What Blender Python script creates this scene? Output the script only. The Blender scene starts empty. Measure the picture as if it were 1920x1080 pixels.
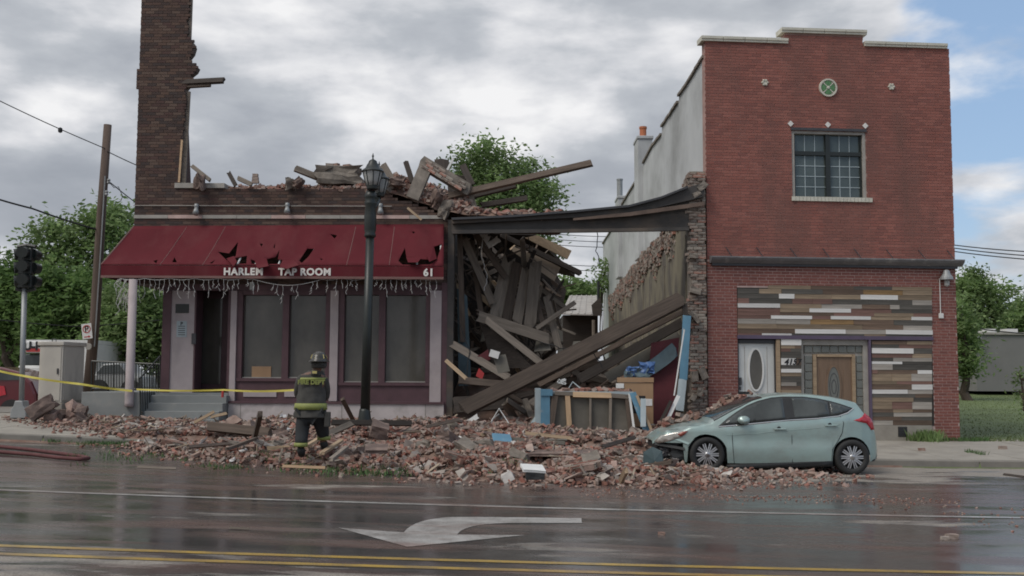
import bpy, bmesh, math, random
import numpy as np
from mathutils import Vector, Matrix, Quaternion, geometry, noise as mnoise
random.seed(11); rng = np.random.default_rng(11)
sc = bpy.context.scene; col = sc.collection
# ------------------------------------------------------------------ camera
FPX, CAMZ, ROLL = 2050.0, 1.65, 0.005
PITCH = math.atan(170/2050)
cam_d = bpy.data.cameras.new('camera'); cam = bpy.data.objects.new('camera', cam_d); col.objects.link(cam)
cam_d.sensor_width = 36; cam_d.lens = 36*FPX/1920; cam_d.clip_start = .1; cam_d.clip_end = 3000
FW = Vector((0, math.cos(PITCH), math.sin(PITCH))); UP = Vector((0, -math.sin(PITCH), math.cos(PITCH))); RT = Vector((1,0,0))
cx = RT*math.cos(ROLL)+UP*math.sin(ROLL); cy = -RT*math.sin(ROLL)+UP*math.cos(ROLL); cz = -FW
cam.matrix_world = Matrix(((cx.x,cy.x,cz.x,0),(cx.y,cy.y,cz.y,0),(cx.z,cy.z,cz.z,CAMZ),(0,0,0,1)))
sc.camera = cam
SKY1, SKY2, SKY3 = (4.6,2.2,1.4), (13.8,5.7,2.2), (12.1,3.3,.4)
# ------------------------------------------------------------------ world: sky with broken cloud
SUN_EL, SUN_AZ = math.radians(50), math.radians(-128)      # azimuth from +Y towards +X
w = bpy.data.worlds.new('World'); sc.world = w; w.use_nodes = True
nt = w.node_tree; nt.nodes.clear()
def N(t, **kw):
    n = nt.nodes.new(t)
    for k, v in kw.items():
        if k.startswith('i_'):
            n.inputs[k[2:].replace('_',' ')].default_value = v
        else: setattr(n, k, v)
    return n
def L(a, b): nt.links.new(a, b)
def math_node(op, a, b=None, c=None, clamp=False):
    n = nt.nodes.new('ShaderNodeMath'); n.operation = op; n.use_clamp = clamp
    for i, v in enumerate((a, b, c)):
        if v is None: continue
        if isinstance(v, (int, float)): n.inputs[i].default_value = v
        else: nt.links.new(v, n.inputs[i])
    return n.outputs[0]
def mixc(f, a, b, mode='MIX'):
    n = nt.nodes.new('ShaderNodeMix'); n.data_type = 'RGBA'; n.blend_type = mode
    for s, v in ((n.inputs[0], f), (n.inputs[6], a), (n.inputs[7], b)):
        if isinstance(v, (int, float)): s.default_value = v
        elif isinstance(v, tuple): s.default_value = (*v, 1) if len(v) == 3 else v
        else: nt.links.new(v, s)
    return n.outputs[2]
def ramp(fac, stops, interp='LINEAR'):
    n = nt.nodes.new('ShaderNodeValToRGB'); n.color_ramp.interpolation = interp
    e = n.color_ramp.elements
    while len(e) < len(stops): e.new(.5)
    for x, (p, c) in zip(e, stops):
        x.position = p; x.color = (*c, 1) if isinstance(c, tuple) else (c, c, c, 1)
    nt.links.new(fac, n.inputs[0]); return n.outputs[0]
def noise(vec, scale, detail=4, rough=.5, dist=0):
    n = nt.nodes.new('ShaderNodeTexNoise'); n.inputs['Scale'].default_value = scale; n.inputs['Detail'].default_value = detail
    n.inputs['Roughness'].default_value = rough; n.inputs['Distortion'].default_value = dist
    if vec is not None: nt.links.new(vec, n.inputs['Vector'])
    return n.outputs[0]
sky = N('ShaderNodeTexSky', sky_type='NISHITA', sun_disc=False, sun_elevation=SUN_EL, sun_rotation=SUN_AZ, air_density=1.0, dust_density=1.5)
tc = N('ShaderNodeTexCoord'); sep = N('ShaderNodeSeparateXYZ'); L(tc.outputs['Generated'], sep.inputs[0])
zz = math_node('MAXIMUM', sep.outputs[2], 0.0)
den = math_node('ADD', zz, .38)
cb = N('ShaderNodeCombineXYZ'); L(math_node('DIVIDE', sep.outputs[0], den), cb.inputs[0]); L(math_node('DIVIDE', sep.outputs[1], den), cb.inputs[1]); L(math_node('MULTIPLY', zz, 2.6), cb.inputs[2])
def shifted(v):
    m_ = N('ShaderNodeVectorMath', operation='ADD'); L(cb.outputs[0], m_.inputs[0]); m_.inputs[1].default_value = v; return m_.outputs[0]
n1 = noise(shifted(SKY1), 1.9, 8, .52, .1)          # where there is cloud
n2 = noise(shifted(SKY2), 1.5, 3, .5, .2)           # broad grey undersides
n3 = noise(shifted(SKY3), 4.6, 8, .52, .08)         # puffs
# broken cloud: closed to the west (left), opening to the east
east = math_node('MULTIPLY', math_node('SUBTRACT', sep.outputs[0], .22), 1.5)
cov = math_node('SUBTRACT', math_node('ADD', n1, .15), math_node('MAXIMUM', math_node('MINIMUM', east, .17), -.2))
mask = ramp(cov, [(.46, 0.0), (.56, 1.0)], 'EASE')
shade = math_node('ADD', math_node('MULTIPLY', n2, .48), math_node('MULTIPLY', n3, .52))
shade = math_node('ADD', shade, math_node('MULTIPLY', math_node('SUBTRACT', cov, .62), .18))
ccol = ramp(shade, [(.42, (.84,.84,.85)), (.475, (.66,.67,.70)), (.53, (.47,.495,.535)), (.60, (.37,.395,.44)), (.72, (.30,.325,.37))])
blue = mixc(1.0, sky.outputs[0], (.12,.12,.12), 'MULTIPLY')
blue = mixc(.5, blue, (.34,.50,.74))
hor = ramp(zz, [(0.0, .5), (.14, 0.0)])
skyc = mixc(mask, blue, ccol)
skyc = mixc(hor, skyc, (.56,.58,.61))
bg = N('ShaderNodeBackground'); L(skyc, bg.inputs[0]); bg.inputs[1].default_value = .80
wo = N('ShaderNodeOutputWorld'); L(bg.outputs[0], wo.inputs[0])
# ------------------------------------------------------------------ sun (veiled) and exposure
sd = bpy.data.lights.new('sun', 'SUN'); sd.energy = 1.35; sd.angle = math.radians(28); sd.color = (1, .95, .88)
so = bpy.data.objects.new('sun', sd); col.objects.link(so)
sdir = Vector((math.sin(SUN_AZ)*math.cos(SUN_EL), math.cos(SUN_AZ)*math.cos(SUN_EL), math.sin(SUN_EL)))
so.rotation_euler = sdir.to_track_quat('Z', 'Y').to_euler(); so.location = sdir*60
sc.view_settings.view_transform = 'Standard'; sc.view_settings.look = 'None'; sc.view_settings.exposure = 0.42; sc.view_settings.gamma = 1
sc.view_settings.use_curve_mapping = False
sc.cycles.filter_width = 1.8; sc.cycles.max_bounces = 6; sc.cycles.caustics_reflective = False; sc.cycles.caustics_refractive = False
# ------------------------------------------------------------------ pixel (1920x1080 of the photograph) to world helpers
def ray(px, py):
    dx, dy = (px-960)/FPX, (540-py)/FPX
    xr = dx*math.cos(ROLL)-dy*math.sin(ROLL); yr = dx*math.sin(ROLL)+dy*math.cos(ROLL)
    return RT*xr+UP*yr+FW
CAM = Vector((0,0,CAMZ))
def P(px, py, Y):
    d = ray(px, py); return CAM+d*(Y/d.y)
def g(x):
    x = max(-13., min(12., x)); return -.022*x+.0009*x*x
KERB, FAC = 22.6, 27.5
def ground(x, y):
    z = g(x)
    if y < KERB: return z
    z += .15+.025*(min(y, FAC)-KERB)
    return z+.03*max(0, min(y-32, 40))
def PG(px, py, dz=0):
    d = ray(px, py); lo, hi = 4., 90.
    for _ in range(50):
        m = (lo+hi)/2; p = CAM+d*(m/d.y)
        if p.z-dz > ground(p.x, p.y): lo = m
        else: hi = m
    return CAM+d*(lo/d.y)
class Frame:
    def __init__(s, x, y, deg):
        a = math.radians(deg); s.O = Vector((x, y, 0)); s.U = Vector((math.cos(a), math.sin(a), 0)); s.Nn = Vector((math.sin(a), -math.cos(a), 0))
        s.M = Matrix(((s.U.x, s.Nn.x, 0, x), (s.U.y, s.Nn.y, 0, y), (0, 0, 1, 0), (0, 0, 0, 1)))
    def w(s, u, v, d=0): return s.O+s.U*u+s.Nn*d+Vector((0, 0, v))
    def px(s, px, py, d=0):
        r = ray(px, py); o = s.O+s.Nn*d; t = (o-CAM).dot(s.Nn)/r.dot(s.Nn); q = CAM+r*t
        return (q-s.O).dot(s.U), q.z
# ------------------------------------------------------------------ materials
def new_mat(name):
    global nt
    m = bpy.data.materials.new(name); m.use_nodes = True; nt = m.node_tree; nt.nodes.clear()
    out = nt.nodes.new('ShaderNodeOutputMaterial'); b = nt.nodes.new('ShaderNodeBsdfPrincipled'); nt.links.new(b.outputs[0], out.inputs[0])
    return m, b
def coords(scale=(1,1,1), world=False):
    if world:
        t = nt.nodes.new('ShaderNodeNewGeometry').outputs['Position']
    else: t = nt.nodes.new('ShaderNodeTexCoord').outputs['Object']
    mp = nt.nodes.new('ShaderNodeMapping'); mp.inputs['Scale'].default_value = scale; nt.links.new(t, mp.inputs[0]); return mp.outputs[0]
def island():
    a = nt.nodes.new('ShaderNodeNewGeometry').outputs['Random Per Island']; b = nt.nodes.new('ShaderNodeObjectInfo').outputs['Random']
    return math_node('FRACT', math_node('ADD', a, b))
def bumpn(h, strength, dist=.01):
    n = nt.nodes.new('ShaderNodeBump'); n.inputs['Strength'].default_value = strength; n.inputs['Distance'].default_value = dist
    nt.links.new(h, n.inputs['Height']); return n.outputs[0]
def mat(name, c, rough=.8, var=.3, scale=4., bump=.15, metal=0., stretch=(1,1,1), pal=None, isl=0., coat=0., spec=.5, world=False, stain=None, fine=None):
    m, b = new_mat(name)
    v = coords(stretch, world); n = noise(v, scale, 6, .6)
    base = c
    if pal:
        base = ramp(island(), [(i/len(pal), p) for i, p in enumerate(pal)], 'CONSTANT')
    f = ramp(n, [(.25, 1-var), (.75, 1+var)])
    o = mixc(1., base, f, 'MULTIPLY')
    if isl:
        o = mixc(1., o, ramp(island(), [(0, 1-isl), (1, 1+isl)]), 'MULTIPLY')
    if stain:
        sc_, sx, lo, hi = stain[1:5]
        s = ramp(noise(coords(sx, world), sc_, 5, .6), [(lo, 0.), (hi, 1.)]); o = mixc(s, o, stain[0])
    nt.links.new(o, b.inputs['Base Color']) if not isinstance(o, tuple) else None
    b.inputs['Roughness'].default_value = rough; b.inputs['Metallic'].default_value = metal
    b.inputs['Specular IOR Level'].default_value = spec; b.inputs['Coat Weight'].default_value = coat; b.inputs['Coat Roughness'].default_value = .08
    if bump:
        h = noise(v, fine or scale*7, 5, .65); nt.links.new(bumpn(h, bump), b.inputs['Normal'])
    return m
MT = {}
MT['brick_red'] = mat('brick_red', (.3,.1,.08), .82, .14, 1.3, .25, pal=[(.272,.106,.085),(.296,.117,.093),(.252,.10,.081),(.31,.125,.10),(.233,.095,.079),(.283,.108,.086)], fine=60, spec=.3, stain=((.19,.092,.076), .55, (1.4,1,.45), .48, .72), world=True)
MT['brick_low'] = mat('brick_low', (.3,.1,.08), .82, .16, 1.3, .25, pal=[(.225,.090,.074),(.205,.082,.068),(.245,.10,.081),(.185,.076,.064),(.23,.088,.071)], fine=60, spec=.3)
MT['mortar_red'] = mat('mortar_red', (.34,.215,.19), .95, .3, 2.5, .2)
MT['mortar_low'] = mat('mortar_low', (.50,.37,.335), .95, .25, 2.5, .2)
MT['brick_brown'] = mat('brick_brown', (.1,.06,.05), .85, .2, 1.2, .3, pal=[(.078,.050,.042),(.095,.059,.048),(.066,.045,.040),(.108,.068,.053),(.085,.050,.044),(.062,.046,.043),(.12,.082,.066)], fine=50, spec=.3)
MT['mortar_brown'] = mat('mortar_brown', (.10,.075,.063), .95, .3, 2., .2)
RUB = [(0.239, 0.099, 0.074), (0.279, 0.167, 0.133), (0.315, 0.243, 0.207), (0.198, 0.088, 0.068), (0.342, 0.293, 0.257), (0.252, 0.124, 0.095), (0.27, 0.189, 0.155), (0.216, 0.122, 0.096), (0.288, 0.184, 0.151), (0.234, 0.16, 0.135), (0.18, 0.117, 0.095), (0.252, 0.198, 0.169), (0.261, 0.122, 0.095), (0.297, 0.211, 0.18)]
MT['brick_rubble'] = mat('brick_rubble', (.3,.1,.08), .88, .3, 5., .4, pal=RUB, isl=.22, stain=((.33,.265,.225), 7., (1,1,1), .50, .78), fine=40, spec=.3)
MT['rubble_dust'] = mat('rubble_dust', (.185,.115,.088), .95, .45, 5., .9, stain=((.25,.185,.15), 3., (1,1,1), .45, .7), fine=30)
MT['old_brick'] = mat('old_brick', (.2,.14,.11), .92, .3, 3., .4, pal=[(.24,.16,.125),(.20,.15,.125),(.30,.225,.185),(.16,.12,.10),(.33,.165,.125),(.25,.215,.18)], isl=.2, stain=((.38,.35,.305), 2.5, (1,1,1), .48, .66))
MT['old_mortar'] = mat('old_mortar', (.19,.165,.14), .95, .5, 4., .8)
MT['shard'] = mat('shard', (.3,.25,.2), .9, .3, 6., .3, pal=[(.40,.36,.32),(.30,.255,.22),(.46,.43,.40),(.22,.18,.155),(.33,.25,.21),(.26,.225,.20)], isl=.2)
MT['splinter'] = mat('splinter', (.3,.25,.2), .88, .3, 6., .3, pal=[(.17,.125,.09),(.28,.21,.145),(.105,.08,.062),(.33,.265,.195),(.22,.185,.15)], isl=.2)
MT['stone'] = mat('stone', (.34,.32,.29), .85, .2, 4., .3)
MT['coping'] = mat('coping', (.56,.54,.46), .6, .15, 3., .1, stain=((.22,.2,.17), 5., (1,1,1), .6, .85))
MT['white_tile'] = mat('white_tile', (.72,.70,.66), .4, .08, 5., .05)
MT['green_glaze'] = mat('green_glaze', (.09,.21,.08), .35, .3, 12., .1)
MT['stucco_grey'] = mat('stucco_grey', (.50,.515,.52), .9, .14, .8, .35, stretch=(1,.7,.8), stain=((.28,.285,.282), .7, (1,.45,.6), .44, .74), fine=25)
MT['plaster_tan'] = mat('plaster_tan', (.215,.19,.135), .92, .4, .9, .5, stretch=(1,1,.5), stain=((.115,.10,.083), 1.3, (1,1,.6), .44, .60), fine=20)
MT['wood_old'] = mat('wood_old', (.118,.089,.070), .88, .45, 5., .5, stretch=(.35,5,5), isl=.35, fine=22)
MT['wood_grey'] = mat('wood_grey', (.188,.158,.13), .88, .4, 5., .5, stretch=(.35,5,5), isl=.3, fine=22)
MT['wood_dark'] = mat('wood_dark', (.052,.042,.036), .88, .45, 5., .5, stretch=(.35,5,5), isl=.3, fine=22)
MT['wood_tan'] = mat('wood_tan', (.37,.27,.175), .8, .3, 4., .35, stretch=(.35,5,5), isl=.2, fine=22)
MT['wood_new'] = mat('wood_new', (.48,.33,.20), .75, .22, 4., .3, stretch=(.35,5,5), isl=.12, fine=22)
MT['panel_tan'] = mat('panel_tan', (.32,.26,.205), .85, .25, 2., .25, isl=.15, stain=((.2,.155,.12), 2.2, (1,1,1), .55, .75))
MT['panel_grey'] = mat('panel_grey', (.135,.125,.105), .85, .25, 2., .2, stain=((.20,.18,.155), 2.2, (1,1,1), .55, .75))
MT['steel_dark'] = mat('steel_dark', (.058,.052,.048), .65, .4, 2., .2, stain=((.125,.095,.072), 1.6, (.5,1,1), .5, .7))
MT['steel_rust'] = mat('steel_rust', (.13,.09,.07), .7, .4, 3., .2)
MT['black_metal'] = mat('black_metal', (.017,.021,.019), .42, .2, 5., .08)
MT['dark_metal'] = mat('dark_metal', (.05,.05,.055), .5, .2, 5., .08)
MT['grey_metal'] = mat('grey_metal', (.30,.31,.31), .5, .12, 4., .06, metal=.3)
MT['cornice_metal'] = mat('cornice_metal', (.17,.165,.17), .6, .25, 3., .1, stain=((.34,.33,.31), 4., (1,1,1), .58, .75))
MT['white_paint'] = mat('white_paint', (.68,.68,.66), .55, .08, 4., .05)
MT['white_door'] = mat('white_door', (.60,.615,.60), .55, .10, 3., .08, stain=((.42,.41,.40), 3., (1,1,.5), .6, .85))
MT['plank_W'] = mat('plank_W', (.66,.645,.62), .75, .13, 5., .3, stretch=(.4,4,4), isl=.10)
MT['plank_G'] = mat('plank_G', (.33,.30,.265), .8, .25, 5., .35, stretch=(.4,4,4), isl=.18)
MT['plank_K'] = mat('plank_K', (.085,.078,.068), .8, .35, 5., .35, stretch=(.4,4,4), isl=.25)
MT['plank_B'] = mat('plank_B', (.135,.092,.066), .8, .35, 5., .35, stretch=(.4,4,4), isl=.25)
MT['plank_T'] = mat('plank_T', (.25,.188,.128), .8, .32, 5., .35, stretch=(.4,4,4), isl=.25)
MT['plank_R'] = mat('plank_R', (.185,.105,.085), .8, .3, 5., .35, stretch=(.4,4,4), isl=.2)
MT['plank_O'] = mat('plank_O', (.265,.165,.075), .8, .35, 5., .35, stretch=(.4,4,4), isl=.2)
MT['door_brown'] = mat('door_brown', (.19,.125,.082), .6, .2, 3., .15, stretch=(4,4,.4))
MT['purple'] = mat('purple', (.10,.075,.12), .6, .2, 3., .1)
MT['maroon'] = mat('maroon', (.092,.046,.054), .55, .25, 3., .1)
MT['pink_paint'] = mat('pink_paint', (.40,.345,.345), .75, .12, 2.5, .12, stain=((.25,.22,.215), 1.8, (1,1,.5), .55, .85))
MT['plinth_paint'] = mat('plinth_paint', (.50,.45,.44), .8, .15, 2.5, .12, stain=((.28,.25,.23), 2.2, (1,1,1), .5, .8))
MT['porch_grey'] = mat('porch_grey', (.235,.245,.24), .85, .1, 2., .12, stain=((.31,.30,.28), 2.2, (1,1,1), .55, .8))
MT['concrete'] = mat('concrete', (.31,.285,.245), .9, .2, 1.4, .25, stain=((.24,.215,.185), 1.3, (1,1,1), .5, .75), fine=40)
MT['kerb'] = mat('kerb', (.21,.195,.17), .85, .25, 2., .2)
MT['awning'] = mat('awning', (.108,.017,.023), .8, .16, 1.0, .12, stretch=(1,1,.35), stain=((.128,.034,.037), 1.7, (1,1,.3), .48, .8), fine=9, spec=.15)
MT['awning_trim'] = mat('awning_trim', (.175,.095,.085), .75, .2, 2., .1)
MT['lettering'] = mat('lettering', (.74,.71,.67), .7, .06, 4., 0)
MT['black_paint'] = mat('black_paint', (.012,.012,.013), .6, .1, 4., 0)
MT['red_paint'] = mat('red_paint', (.42,.04,.04), .6, .1, 4., 0)
MT['orange_clay'] = mat('orange_clay', (.44,.15,.07), .85, .2, 4., .2)
MT['blue_paint'] = mat('blue_paint', (.10,.225,.32), .6, .15, 3., .1, stain=((.3,.33,.33), 4., (1,1,1), .62, .75))
MT['pale_blue'] = mat('pale_blue', (.36,.42,.44), .6, .15, 3., .1)
MT['cardboard'] = mat('cardboard', (.34,.215,.125), .85, .12, 3., .1)
MT['tape_yellow'] = mat('tape_yellow', (.58,.50,.09), .45, .1, 3., 0)
MT['hose_red'] = mat('hose_red', (.105,.036,.036), .8, .25, 8., .3)
MT['beige_box'] = mat('beige_box', (.50,.465,.41), .6, .08, 2., .05, stain=((.24,.22,.195), 2., (1,1,.4), .55, .85))
MT['rubber'] = mat('rubber', (.022,.022,.022), .75, .2, 8., .1)
MT['alloy'] = mat('alloy', (.50,.50,.51), .32, .08, 6., 0, metal=.75)
MT['chrome'] = mat('chrome', (.72,.73,.74), .16, .03, 6., 0, metal=1.)
MT['car_paint'] = mat('car_paint', (.35,.46,.435), .32, .05, 2., 0, metal=.35, coat=.55, stain=((.27,.29,.27), 2.6, (1,1,1.4), .45, .95))
MT['car_dark'] = mat('car_dark', (.020,.021,.022), .6, .2, 5., .15)
MT['car_red'] = mat('car_red', (.11,.010,.016), .28, .05, 2., 0, metal=.2, coat=.7)
MT['bumper_teal'] = mat('bumper_teal', (.060,.095,.105), .45, .2, 4., .1)
MT['lens_red'] = mat('lens_red', (.46,.02,.035), .15, .12, 9., 0, coat=.6)
MT['lens_amber'] = mat('lens_amber', (.30,.075,.05), .15, .12, 9., 0, coat=.6)
MT['lens_clear'] = mat('lens_clear', (.48,.46,.42), .14, .35, 9., .1, metal=.4, coat=.8)
MT['turnout'] = mat('turnout', (.062,.060,.055), .9, .3, 6., .5, fine=14)
MT['trouser'] = mat('trouser', (.022,.024,.026), .9, .3, 6., .5, fine=14)
MT['lime'] = mat('lime', (.23,.255,.07), .6, .18, 8., .1)
MT['gold'] = mat('gold', (.50,.42,.16), .6, .1, 8., 0)
MT['skin'] = mat('skin', (.16,.085,.06), .6, .1, 8., .05)
MT['helmet'] = mat('helmet', (.035,.032,.026), .4, .2, 8., .05, coat=.3)
MT['bark'] = mat('bark', (.075,.058,.045), .95, .35, 3., .6, stretch=(1,1,.3))
MT['pole_wood'] = mat('pole_wood', (.105,.075,.06), .9, .35, 3., .4, stretch=(3,3,.15))
MT['wire'] = mat('wire', (.02,.02,.022), .7, .1, 3., 0)
MT['icicle'] = mat('icicle', (.55,.54,.52), .6, .1, 3., 0)
MT['curtain'] = mat('curtain', (.085,.082,.074), .9, .3, 1.2, .1, stretch=(3,3,.3))
MT['tin'] = mat('tin', (.40,.38,.36), .55, .2, 1.5, .1, stain=((.25,.21,.18), 1.8, (1,1,1), .5, .75))
MT['grey_block'] = mat('grey_block', (.20,.195,.19), .85, .08, 1., .15)
MT['paper'] = mat('paper', (.70,.69,.67), .8, .1, 6., .05)
MT['porcelain'] = mat('porcelain', (.74,.73,.71), .3, .08, 6., .03)
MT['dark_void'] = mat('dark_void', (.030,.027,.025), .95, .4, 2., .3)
MT['rubble_slab'] = mat('rubble_slab', (.145,.105,.090), .92, .4, 3., .7, stain=((.25,.18,.15), 4., (1,1,1), .5, .7))
MT['teal_dark'] = mat('teal_dark', (.08,.12,.14), .7, .3, 3., .1)
MT['maroon_cloth'] = mat('maroon_cloth', (.10,.016,.022), .7, .25, 3., .2)
MT['blue_plastic'] = mat('blue_plastic', (.06,.13,.30), .45, .2, 6., .1)
MT['grass'] = mat('grass', (.05,.1,.03), .85, .3, .35, 0, pal=[(.112,.150,.052),(.125,.165,.06),(.10,.138,.048),(.14,.175,.07)], isl=.15, world=True)
MT['weed'] = mat('weed', (.05,.1,.03), .8, .3, 3., 0, pal=[(.06,.12,.03),(.085,.16,.05),(.045,.095,.025)], isl=.3)
def leafmat(name, pal):
    m, b = new_mat(name)
    o = ramp(island(), [(i/len(pal), p) for i, p in enumerate(pal)], 'CONSTANT')
    o = mixc(1., o, ramp(noise(coords((1,1,1), True), .8, 3), [(.3, .55), (.7, 1.5)]), 'MULTIPLY')
    nt.links.new(o, b.inputs['Base Color']); b.inputs['Roughness'].default_value = .6; b.inputs['Specular IOR Level'].default_value = .25
    out = [n for n in nt.nodes if n.type == 'OUTPUT_MATERIAL'][0]
    tr = nt.nodes.new('ShaderNodeBsdfTranslucent'); nt.links.new(o, tr.inputs[0])
    mx = nt.nodes.new('ShaderNodeMixShader'); mx.inputs[0].default_value = .45
    nt.links.new(b.outputs[0], mx.inputs[1]); nt.links.new(tr.outputs[0], mx.inputs[2]); nt.links.new(mx.outputs[0], out.inputs[0])
    return m
MT['leaf_dark'] = leafmat('leaf_dark', [(.10,.17,.052),(.125,.20,.064),(.084,.145,.044),(.155,.235,.078)])
MT['leaf_mid'] = leafmat('leaf_mid', [(.17,.25,.09),(.205,.29,.115),(.14,.215,.078),(.25,.33,.15)])
MT['leaf_pale'] = leafmat('leaf_pale', [(.10,.155,.075),(.12,.18,.09),(.085,.14,.065),(.14,.20,.11)])
def glassmat(name, c, rough=.06, var=.3, spec=.5):
    m, b = new_mat(name)
    n = noise(coords((1,1,.6)), 1.1, 4, .6); nt.links.new(mixc(1., c, ramp(n, [(.3, 1-var), (.7, 1+var)]), 'MULTIPLY'), b.inputs['Base Color'])
    b.inputs['Roughness'].default_value = rough; b.inputs['Specular IOR Level'].default_value = spec
    n2 = noise(coords((1,1,1)), 2.5, 2); nt.links.new(bumpn(n2, .03, .02), b.inputs['Normal'])
    return m
MT['glass_dark'] = glassmat('glass_dark', (.088,.081,.069), .10, .4)
MT['glass_window'] = glassmat('glass_window', (.085,.105,.10), .10)
MT['glass_block'] = glassmat('glass_block', (.16,.165,.15), .22)
MT['glass_car'] = glassmat('glass_car', (.052,.060,.060), .06, .65)  # base lightened and mottled to suggest reflections and the cabin inside
MT['glass_lamp'] = glassmat('glass_lamp', (.34,.345,.335), .25, .2)
# wet asphalt: a film of water over most of it, dry islands, brick dust washed across
def asphalt():
    m, b = new_mat('wet_asphalt')
    pos = nt.nodes.new('ShaderNodeNewGeometry').outputs['Position']
    mp = nt.nodes.new('ShaderNodeMapping'); mp.inputs['Scale'].default_value = (.16, .42, 0); nt.links.new(pos, mp.inputs[0])
    big = noise(mp.outputs[0], 1.0, 6, .62, .5)
    mp2 = nt.nodes.new('ShaderNodeMapping'); mp2.inputs['Scale'].default_value = (.5, 1.6, 0); mp2.inputs['Location'].default_value = (3.1, 7.7, 0); nt.links.new(pos, mp2.inputs[0])
    mid = noise(mp2.outputs[0], 1.0, 6, .62, .3)
    fine = noise(pos, 55., 4, .6)
    sx = nt.nodes.new('ShaderNodeSeparateXYZ'); nt.links.new(pos, sx.inputs[0])
    # dry: a strip of lane nearest the camera to the left, and patches by the kerb to the right
    near = math_node('MULTIPLY', math_node('SUBTRACT', 10.1, sx.outputs[1]), .75, clamp=True)
    left = math_node('MULTIPLY', math_node('SUBTRACT', .6, sx.outputs[0]), .5, clamp=True)
    kr = math_node('MULTIPLY', math_node('SUBTRACT', sx.outputs[1], 16.6), .25, clamp=True)
    rt = math_node('MULTIPLY', math_node('SUBTRACT', sx.outputs[0], 3.6), .5, clamp=True)
    bias = math_node('ADD', math_node('MULTIPLY', math_node('MULTIPLY', near, left), .115), math_node('MULTIPLY', math_node('MULTIPLY', kr, rt), .13))
    dry = ramp(math_node('ADD', math_node('ADD', math_node('MULTIPLY', big, .55), math_node('MULTIPLY', mid, .45)), bias), [(.575, 0.), (.635, 1.)])
    wetc = mixc(ramp(mid, [(.35, 0.), (.65, 1.)]), (.060,.057,.055), (.095,.089,.083))
    # reddish dust, strongest at the edge of the rubble
    rb = math_node('SUBTRACT', 1.0, math_node('MULTIPLY', math_node('ABSOLUTE', math_node('SUBTRACT', sx.outputs[1], 17.2)), .42), clamp=True)
    mp3 = nt.nodes.new('ShaderNodeMapping'); mp3.inputs['Scale'].default_value = (.35, 1.3, 0); mp3.inputs['Location'].default_value = (9, 2, 0); nt.links.new(pos, mp3.inputs[0])
    dust = ramp(math_node('ADD', noise(mp3.outputs[0], 1.2, 6, .6, .4), math_node('MULTIPLY', rb, .14)), [(.48, 0.), (.64, 1.)])
    c = mixc(math_node('MULTIPLY', dust, .45), wetc, (.165,.092,.07))
    c = mixc(dry, c, mixc(ramp(fine, [(.35, 0.), (.65, 1.)]), (.22,.195,.165), (.30,.27,.235)))
    c = mixc(1., c, ramp(fine, [(.3, .72), (.7, 1.3)]), 'MULTIPLY')
    nt.links.new(c, b.inputs['Base Color'])
    r = ramp(math_node('ADD', mid, math_node('MULTIPLY', fine, .12)), [(.35, .07), (.55, .15), (.75, .30)])
    r = math_node('ADD', math_node('MULTIPLY', dry, .5), r)
    r = math_node('ADD', math_node('MULTIPLY', dust, .14), r)
    nt.links.new(r, b.inputs['Roughness']); b.inputs['Specular IOR Level'].default_value = .42; b.inputs['IOR'].default_value = 1.38
    h = math_node('MULTIPLY', fine, math_node('ADD', math_node('MULTIPLY', dry, .9), .12))
    nt.links.new(bumpn(h, .35, .006), b.inputs['Normal'])
    return m
MT['asphalt'] = asphalt()
def roadpaint(name, c):
    m, b = new_mat(name)
    pos = nt.nodes.new('ShaderNodeNewGeometry').outputs['Position']
    n = noise(pos, 3., 6, .65); f = noise(pos, 45., 4, .6)
    wear = ramp(math_node('ADD', math_node('MULTIPLY', n, .6), math_node('MULTIPLY', f, .4)), [(.40, 0.), (.64, .8)])
    c2 = mixc(wear, c, (.10,.085,.073))
    mp3 = nt.nodes.new('ShaderNodeMapping'); mp3.inputs['Scale'].default_value = (.35, 1.3, 0); mp3.inputs['Location'].default_value = (9, 2, 0); nt.links.new(pos, mp3.inputs[0])
    d = ramp(noise(mp3.outputs[0], 1.2, 6, .6, .4), [(.5, 0.), (.66, .55)])
    c2 = mixc(d, c2, (.20,.095,.07))
    nt.links.new(c2, b.inputs['Base Color']); b.inputs['Roughness'].default_value = .32
    return m
MT['road_white'] = roadpaint('road_white', (.46,.45,.43)); MT['road_yellow'] = roadpaint('road_yellow', (.48,.31,.05))
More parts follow.
